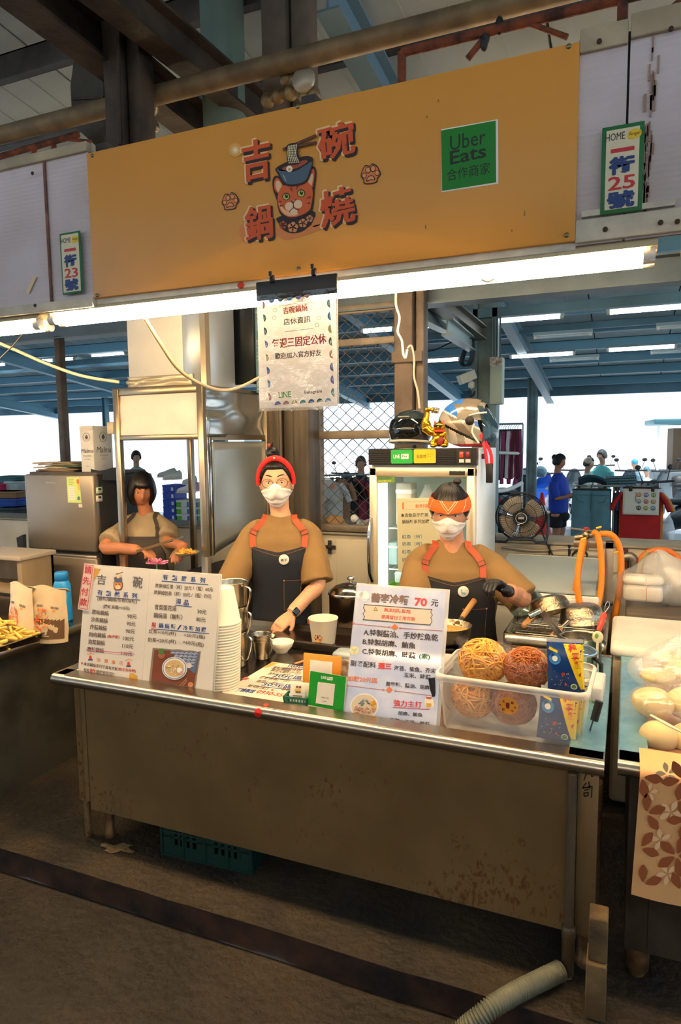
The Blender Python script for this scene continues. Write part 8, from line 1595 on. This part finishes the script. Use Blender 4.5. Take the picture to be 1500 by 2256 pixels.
t = thing('sack', 'clear sack of folded clothes beside the chrome rack', 'bag', at(1455, 1190, 8.3)); bagmesh(Vector((*at(1452, 1180, 8.3).xy, .4)), .17, .17, .42, 5).build('bag', film('dfeaf0', .1, .35, .2, .6, 10), t); MB().ball(Vector((*at(1452, 1180, 8.3).xy, .34)), (.12, .12, .32), 12, 8).build('contents', mat('3a4048', .8, noise_=1, nscale=9, h2='7a5a68'), t)
# hanging trousers row beside the fridge
D_ = 8.6; cols = ['1c2228', 'd8601c', '20242a', 'b8bcbc', '8a3a6a', '1d2030', 'c8ccd0', '9a3c78', '55202c', '8a3a70']
c0 = at(1092, 940, D_); yk = c0.y; a, b = onY(1076, 935, yk), onY(1152, 938, yk); b.z = a.z
hr = thing('hanging_rail', 'rail with white lower bar holding the row of trousers beside the display fridge', 'rail', (a.x, yk, 0)); MB().tube([a, b], .012, 8).tube([a, (a.x, yk, -.02)], .01, 8).tube([b, (b.x, yk, -.02)], .01, 8).build('rail_frame', RKM, hr)
labs = ['black', 'orange', 'charcoal', 'pale grey', 'plum', 'navy', 'white', 'magenta', 'dark red', 'purple']
for k in range(10):
 p = onY(1093 + k * 5.2, 942, yk); t = garment('trousers', (p.x, yk + .02 * (k % 2), a.z - .07), .10, .62 + .05 * math.sin(k * 2), cols[k], labs[k] + ' trousers hanging edge-on in the row beside the display fridge', 'hanging trousers in a row', .2, th=.03)
mb = MB(); a, b = onY(1084, 997, yk - .1), onY(1142, 999, yk - .1); mb.tube([a, b], .02, 8); [mb.tube([q, (q.x, yk, q.z)], .008, 6) for q in (a, b)]; mb.build('lower_bar', mat('e8eef0', .4), hr)
a, b = at(1086, 1083, 7.8), at(1150, 1064, 8.0); tag(MB().tube(chain([a, at(1120, 1078, 7.9), b], 6), .025, 8).tube([b, (b.x, b.y, -.02)], .014, 8).tube([a, (a.x, a.y, -.02)], .014, 8).build('white_bar', mat('e8eef0', .4)), 'white slanting bar above the floor fan', 'bar')
# clothes seen through the grille
D_ = 7.6
for i, (px, w_, h_, col, lb) in enumerate(((716, .42, .62, 'b9c4c8', 'white shirt with a ribbon print seen through the window grille'), (748, .30, .6, '8a6a50', 'brown striped shirt seen edge-on through the grille'), (764, .34, .66, '14161a', 'black shirt seen through the middle of the grille'), (785, .3, .6, '7a1c34', 'crimson shirt seen through the grille'), (800, .28, .6, '2a2c44', 'dark blue shirt seen through the grille'), (826, .34, .55, '5a92c8', 'sky blue shirt seen at the edge of the grille beside the fridge'))):
 p = at(px, 1052, D_ + .2 * i); t = garment('shirt', p, w_, h_, col, lb, 'shirts behind the grille', .25 if i in (0, 5) else .9)
 if i == 0:
  mb = MB(); R_b = Matrix.Translation((0, -.045, -.28))
  for s in (-1, 1): mb.tube([R_b @ Vector(q) for q in ((0, 0, 0), (s * .06, 0, .04), (s * .07, 0, -.01), (0, 0, 0), (s * .05, 0, -.22))], .008, 6)
  mb.build('ribbon_print', mat('8f9a86', .5), t, True); mb = MB(); mb.ball((.09, -.035, -.1), (.022, .006, .03)); mb.build('charm_print', mat('d87a5a', .5), t, True)
a, b = at(690, 1048, D_), at(850, 1045, D_ + 1.2); tag(MB().tube([a, b], .012, 8).tube([a, (a.x, a.y, -.02)], .012, 8).tube([b, (b.x, b.y, -.02)], .012, 8).build('hanging_rail', RKM), 'rail of shirts seen through the window grille', 'rail')
p = onY(735, 1160, 4.80); p.z = 1.06; t = thing('straw_hat', 'tan straw hat with white rim on the sill behind the grille', 'hat', p); mb = MB(); mb.ball(p + Vector((0, 0, -.05)), (.10, .09, .075), 18, 10); mb.build('crown', mat('9a7a50', .8), t); mb = MB(); mb.lathe([(.10, -.045), (.125, -.055), (.125, -.05), (.10, -.04)], 24, Matrix.Translation(p)); mb.build('brim', mat('d8d2c2', .8), t)
p = onY(781, 1143, 4.82); p.z = 1.06; tag(MB().tube([(p.x, 4.82, .979), (p.x, 4.82, 1.04)], .02, 10).build('ball_stand', mat('55606a', .6)), 'small dark stand under the white ball behind the grille', 'stand'); tag(MB().ball(p, .032, 14, 10).build('white_ball', mat('e8e8e4', .5)), 'white round ball behind the grille near the fridge', 'ball')
for i, px in enumerate((765, 790, 815)): p = onY(px, 1163, 4.86); p.z = 1.015; tag(MB().ball(p, (.06, .05, .04), 12, 8).build('folded_cloth', mat(['33424c', 'a8b8bc', 'c8c0b8'][i], .8, noise_=1, nscale=30, h2='55606a')), ['dark', 'blue striped', 'pale'][i] + ' bundle of cloth on the sill behind the grille', 'cloth')
# shoe boxes behind the cook
D_ = 8.6
tb = at(400, 1163, D_); t = thing('display_table', 'long display table with red edge carrying the shoe boxes', 'table', (tb.x, tb.y, 0)); MB().box((tb.x - 1.2, tb.y - .1, tb.z - .03), (tb.x + .7, tb.y + .9, tb.z), bev=.004).build('top', mat('a02838', .5), t); mb = MB(); [mb.box((tb.x + x, tb.y + y, 0), (tb.x + x + .05, tb.y + y + .05, tb.z - .03)) for x in (-1.1, .6) for y in (0, .8)]; mb.build('legs', mat('2c3440', .5), t)
def shoebox(px, k, w_, h_, cols, label, d=D_, dz=.0, y=.05, group='shoe boxes'):
 p = at(px, 1163, d); z = tb.z + dz + k * (h_ + .003); t = thing('shoe_box', label, 'box', (p.x, tb.y + y, z), .12, group); x = -w_ / 2
 MB().box((-w_ / 2, 0, 0), (w_ / 2, .3, h_ * .8)).build('box', mat(cols[0][1], .5), t, True)
 mb = MB(); ms = []
 for i, (f, c_) in enumerate(cols): mb.box((x, -.004, .0), (x + w_ * f, 0, h_ - .001), None, i); x += w_ * f; ms.append(mat(c_, .5))
 mb.build('end_panel', ms, t, True); MB().box((-w_ / 2 - .003, -.006, h_ * .72), (w_ / 2 + .003, .303, h_)).build('lid', mat(cols[0][1] if len(cols) < 2 else cols[1][1], .5), t, True)
 if len(cols) > 1:
  mb.build
 MB().box((w_ * .2, -.0055, h_ * .15), (w_ * .38, -.0042, h_ * .65)).build('label_sticker', mat('c8d4dc', .5), t, True)
pos = ['lowest', 'second', 'third', 'topmost']
for k in range(4): shoebox(411, k, .30, .085, [(.24, '4fa82e'), (.26, 'c9d2d4'), (.50, '1d62c4')], pos[k] + ' green, white and blue shoe box of the stack beside the hood post')
for k in range(6): shoebox(364, k, .175, .088, [(1.0, '1c3fb0')], ['lowest', 'second', 'third', 'fourth', 'fifth', 'topmost'][k] + ' plain blue shoe box of the stack behind the cook', y=.02)
for k in range(5): shoebox(340, k, .10, .095, [(1.0, '3c9a2a')], ['lowest', 'second', 'third', 'fourth', 'topmost'][k] + ' green shoe box of the narrow stack beside the cook', y=.25)
shoebox(385, 5, .10, .088, [(.5, 'c4ccd0'), (.5, '4fa82e')], 'pale and green shoe box behind the blue stack', y=.35)
for i, (px, py, rz, c_, lb) in enumerate(((368, 1050, .5, 'b9c4c0', 'pale sneaker standing on the blue shoe boxes'), (380, 1055, .9, 'd8dcd8', 'white sneaker leaning on the pale sneaker'), (418, 1066, -.2, 'c9d0cc', 'grey sneaker on top of the striped boxes'), (424, 1080, -.3, 'd4a8c4', 'pink sneaker on the lid of the striped boxes'), (410, 1084, .2, 'e0e4e4', 'white low shoe beside the pink sneaker'))):
 p = at(px, py, D_); t = thing('sneaker', lb, 'shoe', p, rz, 'sneakers on the boxes'); mb = MB(); mb.loft([[(y, w * math.cos(q), .05 * 0 + h * (.5 + .5 * math.sin(q))) for q in [2 * PI * j / 12 for j in range(12)]] for y, w, h in ((-.12, .02, .03), (-.10, .035, .05), (-.03, .038, .07), (.04, .036, .10), (.10, .034, .11), (.12, .02, .08))]); mb.build('upper', mat(c_, .6), t, True); MB().box((-.125, -.04, -.012), (.125, .04, .004), bev=.01).build('sole', mat('e4e4e0', .6), t, True)
struct('wall_back.001' if False else 'street_front', MB().box((at(400, 985, 15).x, 15.2, 0), (at(446, 985, 15).x, 15.4, 3.0)), mat('8a9ca4', .6), 'grey shop front across the street seen through the hood frame')
# goods at the left edge
for i, (px, py, w_, h_, d, c_, lb) in enumerate(((18, 1108, .45, .12, 8.2, '1c4aa8', 'flat blue tub of goods at the picture edge'), (20, 1092, .4, .12, 8.3, '8a6a4c', 'brown basket resting on the blue tub'), (32, 1135, .3, .2, 8.0, '2d3c44', 'dark crate under the blue tub'), (4, 1082, .12, .2, 8.5, 'd83a78', 'pink box at the picture edge'), (30, 1065, .32, .2, 8.8, '3a6a74', 'teal cage behind the brown basket'), (44, 1085, .2, .3, 8.6, 'a8c0c8', 'pale sack beside the grey fridge'))):
 p = at(px, py, d); t = thing('goods_box', lb, 'goods', (p.x, p.y, p.z - h_ / 2), .2); MB().box((-w_ / 2, -.15, 0), (w_ / 2, .15, h_), bev=.03).build('body', mat(c_, .7, noise_=.3, nscale=8), t, True); MB().box((-w_ / 2 - .01, -.16, h_ - .03), (w_ / 2 + .01, .16, h_), bev=.01).build('rim', mat(c_, .6), t, True)
p = at(25, 1155, 8.2); t = thing('display_table', 'low display table of goods at the picture edge', 'table', (p.x, p.y, 0)); MB().box((p.x - .9, p.y - .3, p.z - .04), (p.x + .7, p.y + .5, p.z)).build('top', mat('6a7a84', .6), t); mb = MB(); [mb.box((p.x + x, p.y, 0), (p.x + x + .05, p.y + .05, p.z - .04)) for x in (-.8, .6)]; mb.build('legs', HALL, t)
# traffic cone
p = onZ(1197, 1158, -.02); p = at(1193, 1140, 11.5); cz = -.02; t = thing('traffic_cone', 'red traffic cone with white band behind the floor fan', 'cone', (p.x, p.y, cz)); sc = 1.25
for nm, prof, c_ in (('body', [(.14, .03), (.075, .33)], 'd8342a'), ('white_band', [(.075, .33), (.05, .45)], 'e8e8e8'), ('tip', [(.05, .45), (.02, .62), (.0, .62)], 'd8342a')): MB().lathe([(r * sc, z * sc) for r, z in prof], 18).build(nm, mat(c_, .5), t, True)
MB().box((-.18, -.18, 0), (.18, .18, .03), bev=.01).build('base', mat('d8342a', .5), t, True)
# people on the street side
def walker(label, px, py, d, scale, facing, shirt_c, leg_c, hair_c, skin=SKIN, pose='stand', cap=None, bare=True, vox=.016):
 hc = at(px, py, d); h = hc.z; t = thing('person', label, 'person', (hc.x, hc.y, -.02)); M = frame_at(Vector((hc.x, hc.y, 0)), facing); HM = head_frame(hc, facing, .15, 0, scale)
 L = lambda x, y, z: M @ Vector((x * scale, y * scale, h + z * scale)); zf = (-.02 - h) / scale
 sk = MB(); head_mesh(sk, HM); sk.tube([L(0, .015, -.06), L(0, .03, -.2)], .055 * scale, 12)
 arms = ([L(.19, 0, -.30), L(.22, -.04, -.55), L(.12, -.36, -.50)], [L(-.19, 0, -.30), L(-.21, -.05, -.55), L(-.05, -.34, -.46)])
 for a_ in arms: sk.tube(chain(a_, 4), [.045 * scale] * 5 + [.03 * scale] * 4, 10); sk.ball(a_[-1], .042 * scale)
 if pose == 'stand':
  for s in (-1, 1): sk.tube([L(s * .09, .0, -.80), L(s * .09, -.02, -1.08), L(s * .10, .03, -1.3), L(s * .10, .02, zf + .06)], [.085 * scale, .065 * scale, .06 * scale, .04 * scale], 12); sk.ball(L(s * .10, -.03, zf + .045), (.045 * scale, .11 * scale, .04 * scale))
 put('body', remesh(sk, vox, 2), skin, t)
 T = torso_fn(M, [(h + z * scale, rx * scale, ry * scale, 0, cy) for z, rx, ry, cy in ((-.82, .175, .14, 0), (-.62, .17, .14, 0), (-.42, .19, .13, 0), (-.30, .195, .11, 0), (-.24, .16, .09, .005), (-.19, .08, .07, .008), (-.16, .06, .06, 0))])
 shirt(t, T, h - .80 * scale, h - .17 * scale, [(chain(a_, 2)[:3], [.07 * scale, .075 * scale]) for a_ in arms], mat(shirt_c, .85), vox, .006)
 lg = MB(); lg.ball(L(0, 0, -.85), (.18 * scale, .15 * scale, .12 * scale), 14, 10)
 for s in (-1, 1): lg.tube([L(s * .08, 0, -.85), L(s * .09, 0 if pose == 'stand' else -.3, -1.03 if pose == 'stand' else -.95)] + ([] if pose == 'stand' else [L(s * .09, -.32, -1.3)]), [.10 * scale, .10 * scale] + ([] if pose == 'stand' else [.06 * scale]), 12)
 put('shorts' if pose == 'stand' else 'trousers', remesh(lg, vox, 2), mat(leg_c, .85), t)
 if cap: MB().ball(HM @ Vector((0, .005, .045)), (.088 * scale, .105 * scale, .09 * scale), 14, 10).build('helmet' if cap[0] == 'h' else 'cap', mat(cap[1:], .4), t)
 if not cap or cap[0] == 'c': hair_cap(HM, t, mat(hair_c, .6), .5, -.4, -.6, .018)
 return t, HM
t, HMw = walker('person in royal blue shirt and black shorts looking at a phone beside the jeans', 1232, 1018, 10.4, .98, 1.25, '1c3fa8', '14161a', '151618', mat('a8745a', .6))
mb = MB(); mb.ball(HMw @ Vector((0, .085, .06)), .05, 12, 8); mb.build('hair_bun', mat('151618', .6), t)
walker('person in teal polo sitting on a scooter behind the clothes rack', 1326, 1005, 12.5, .95, -.6, '5aa8a8', '2a4a80', '3a4044', mat('b08870', .6), 'sit')
walker('person in pale top and beige cap bending over the clothes rack', 1297, 1022, 11.8, .92, 1.2, 'b4c4bc', '3a5a6a', '2a3034', mat('b08870', .6), 'stand', 'cbfae94')
walker('rider in a teal helmet far along the street', 1398, 1022, 17, .95, -.8, '5a7a8a', '2a3a4a', '1a1a1a', mat('b08870', .6), 'sit', 'h3a8aa4')
walker('rider in a grey-blue helmet beside the far teal rider', 1424, 1038, 17.5, .95, -.8, 'c8d4d4', '2a3a4a', '1a1a1a', mat('b08870', .6), 'sit', 'h4a7a8c')
walker('person in black shirt seen through the top of the grille', 795, 1022, 11.0, 1.0, .3, '16242c', '20242c', '4a4a4a', mat('b08870', .6))
walker('dark-haired person beyond the cook seen over the shoe boxes', 300, 1008, 12.5, 1.0, .8, '8a9a9a', '20242c', '15181a', mat('b08870', .6))
# scooters
def scooter(c, rz, col, label, sc=1.0, tail=True):
 t = thing('scooter', label, 'scooter', (c[0], c[1], -.02), rz, 'parked scooters'); S = Matrix.Scale(sc, 4); B = mat(col, .25, spec=.7); K = mat('1a1d20', .5)
 def bd(mb): mb.v = [S @ v for v in mb.v]; return mb
 for x, nm in ((-.62, 'rear_wheel'), (.62, 'front_wheel')):
  mb = MB(); mb.lathe([(.10, -.03), (.18, -.045), (.23, -.03), (.24, 0), (.23, .03), (.18, .045), (.10, .03)], 24, Matrix.Translation((x, 0, .24)) @ Matrix.Rotation(PI / 2, 4, 'X')); bd(mb).build(nm, K, t, True)
 mb = MB(); mb.loft([[(x, w * math.cos(q), z + h * math.sin(q)) for q in [2 * PI * j / 16 for j in range(16)]] for x, w, z, h in ((-.86, .05, .66, .05), (-.75, .12, .62, .12), (-.5, .15, .56, .18), (-.2, .15, .5, .18), (.0, .13, .36, .10), (.2, .13, .3, .05), (.32, .13, .32, .05))]); bd(mb).build('rear_body', B, t, True)
 mb = MB(); mb.loft([[(x + .06 * math.cos(q) * 0, w * math.cos(q), z + d * math.sin(q)) for q in [2 * PI * j / 14 for j in range(14)]] for x, w, z, d in ((.30, .15, .32, .04), (.42, .19, .5, .10), (.46, .2, .68, .10), (.42, .15, .88, .08), (.38, .1, .98, .05))]); bd(mb).build('front_shield', B, t, True)
 mb = MB(); mb.loft([[(x, w * math.cos(q), z + h * math.sin(q)) for q in [2 * PI * j / 14 for j in range(14)]] for x, w, z, h in ((-.78, .09, .76, .04), (-.6, .14, .77, .06), (-.3, .14, .74, .06), (-.05, .10, .72, .05))]); bd(mb).build('seat', K, t, True)
 mb = MB(); mb.tube([(.34, -.33, 1.0), (.38, -.1, .99), (.38, .1, .99), (.34, .33, 1.0)], .02, 8); mb.tube([(.40, 0, .98), (.62, 0, .3)], .03, 8); bd(mb).build('handlebar', K, t, True)
 for s in (-1, 1): mb = MB(); mb.tube([(.36, s * .22, 1.0), (.38, s * .28, 1.18)], .007, 6); mb.ball((.38, s * .29, 1.22), (.015, .055, .04), 12, 8); bd(mb).build('mirror', K, t, True)
 mb = MB(); mb.ball((-.88, 0, .62), (.03, .08, .035), 10, 6); bd(mb).build('tail_light', mat('b8242c', .3), t, True); mb = MB(); mb.ball((.47, 0, .84), (.05, .09, .06), 10, 6); bd(mb).build('headlight', mat('d0d8dc', .1), t, True)
 if tail:
  mb = MB(); mb.box((-.905, -.12, .40), (-.895, .12, .54)); bd(mb).build('licence_plate', mat('c8ccc8', .5), t, True)
  vs, fs = glyphs('MKK-2097', .01); x1 = max(v.x for v in vs); mb = MB(); mb.add([(-.908, -.10 + .20 * (1 - v.x / x1) * -1 + .2, .44 + v.y * .07) for v in vs], fs); mb.v = [Vector((v.x, .10 - (v.y + .1) / 1.0 * 1.0 if False else -v.y + .1, v.z)) for v in mb.v]; bd(mb).build('plate_lettering', mat('1c2a24', .5), t, True)
 return t
sc0 = [(at(1475, 1140, 10.2), 2.2, '2a3138', 'dark scooter with licence plate parked beside the clothes rack'), (at(1400, 1120, 14), 1.9, '3a4a58', 'grey scooter parked behind the white print cloth'), (at(1325, 1100, 17), 1.7, '2a3440', 'scooter parked behind the teal polo rider'), (at(1210, 1100, 13.2), 1.9, '1f52b8', 'blue scooter parked behind the traffic cone'), (at(1130, 1110, 12.6), 1.4, '30424c', 'dark scooter parked behind the floor fan'), (at(1165, 1090, 15.5), 1.8, '50606a', 'grey scooter parked further back behind the thin hall column'), (at(1270, 1100, 14.5), 1.8, '3c4a52', 'scooter parked behind the person in blue'), (at(745, 1090, 14.2), 1.5, '4a5a62', 'scooter seen through the window grille'), (at(1490, 1090, 13.5), 2.1, '55626a', 'pale grey scooter at the picture edge behind the dark one')]
for c, rz, col, lb in sc0: scooter((c.x, c.y), rz, col, lb)
p = at(1190, 1040, 12.9); tag(MB().ball(p, (.13, .15, .12), 16, 10).build('helmet', mat('6f98a4', .2, spec=.7)), 'pale blue helmet on the scooter behind the thin column', 'helmet')
# truck at the far right
p = at(1475, 1010, 19); t = thing('truck', 'dark roofed goods truck across the street at the picture edge', 'truck', (p.x + .3, p.y, -.03), .1)
MB().box((-.75, -.4, .5), (2.6, 1.4, .75), bev=.03).build('bed', mat('5a6468', .6), t, True); MB().box((-.8, -.5, 2.05), (2.6, 1.5, 2.2), bev=.03).build('canopy', mat('3f6a74', .5), t, True); mb = MB(); [mb.box((x, -.4, .75), (x + .06, -.34, 2.1)) for x in (-.7, .5, 1.6)]; mb.build('canopy_posts', mat('c8d0d0', .4), t, True); MB().box((-.2, .2, .75), (2.4, 1.2, 1.95)).build('load', mat('5a4838', .8), t, True); MB().box((.3, -.38, .9), (.7, .0, 1.3), bev=.05).build('yellow_sack', mat('d8c85a', .7), t, True)
for x in (-.1, 1.9): MB().lathe([(.0, -.1), (.3, -.1), (.33, 0), (.3, .1), (.0, .1)], 20, Matrix.Translation((x, -.35, .33)) @ Matrix.Rotation(PI / 2, 4, 'X')).build('wheel', BLACK, t, True)
# ---------------------------------------------------------------- dough buns in bags on the right counter
DOUGH = mat('e0c48c', .5, noise_=.08, nscale=10, spec=.4)
bn_ = 0
def bun(px, py, d, rx, rz_, label, tilt=0):
 p = at(px, py, d); t = MB().ball((0, 0, 0), (rx, rx * .85, rz_), 20, 14); t.v = [v + Vector((0, 0, .006 * noise.noise((v.x * 20, v.y * 20, v.z * 20 + px)))) for v in t.v]; o = t.build('dough_bun', DOUGH); o.location = p; o.rotation_euler = (0, tilt, 0); return tag(o, label, 'bun', 'dough buns in bags')
bun(1438, 1548, 2.27, .067, .052, 'big round dough bun at the front corner of the clear bag', .1); bun(1512, 1550, 2.27, .067, .054, 'dough bun at the picture edge in the upper front row'); bun(1452, 1622, 2.16, .06, .05, 'dough bun in the lower front row above the oilcloth'); bun(1520, 1628, 2.14, .062, .052, 'dough bun cut by the picture edge above the oilcloth')
bun(1448, 1490, 2.48, .062, .028, 'flat dough bun lying on the upper bag'); bun(1510, 1480, 2.5, .07, .04, 'dough bun behind the flat one on the upper bag'); bun(1475, 1452, 2.68, .055, .03, 'rear dough bun under the crumpled bag top')
c = at(1490, 1580, 2.22); t = thing('bun_bag', 'clear bag of dough buns in front on the right counter', 'bag', c); bagmesh(c, .17, .10, .12, 2, c + Vector((.1, .08, .13))).build('bag', film('fff4e0', .10, .06, .12, .6, 16), t);
c2 = at(1500, 1485, 2.5); t = thing('bun_bag', 'crumpled clear bag behind the front bag of dough buns', 'bag', c2); bagmesh(c2, .17, .12, .09, 6, c2 + Vector((.0, .05, .14))).build('bag', film('f6f2ea', .12, .22, .15, .7, 16), t)
a, b = at(1432, 1575, 2.1), at(1500, 1612, 2.08); tag(MB().tube([a, a.lerp(b, .5) - FW * .01, b], [.006, .009, .006], 8, flat=.5).build('twisted_tie', mat('ecdcb8', .4)), 'twisted pale plastic tie across the front bag of buns', 'tie')
bpy.data.scenes.remove(TS)
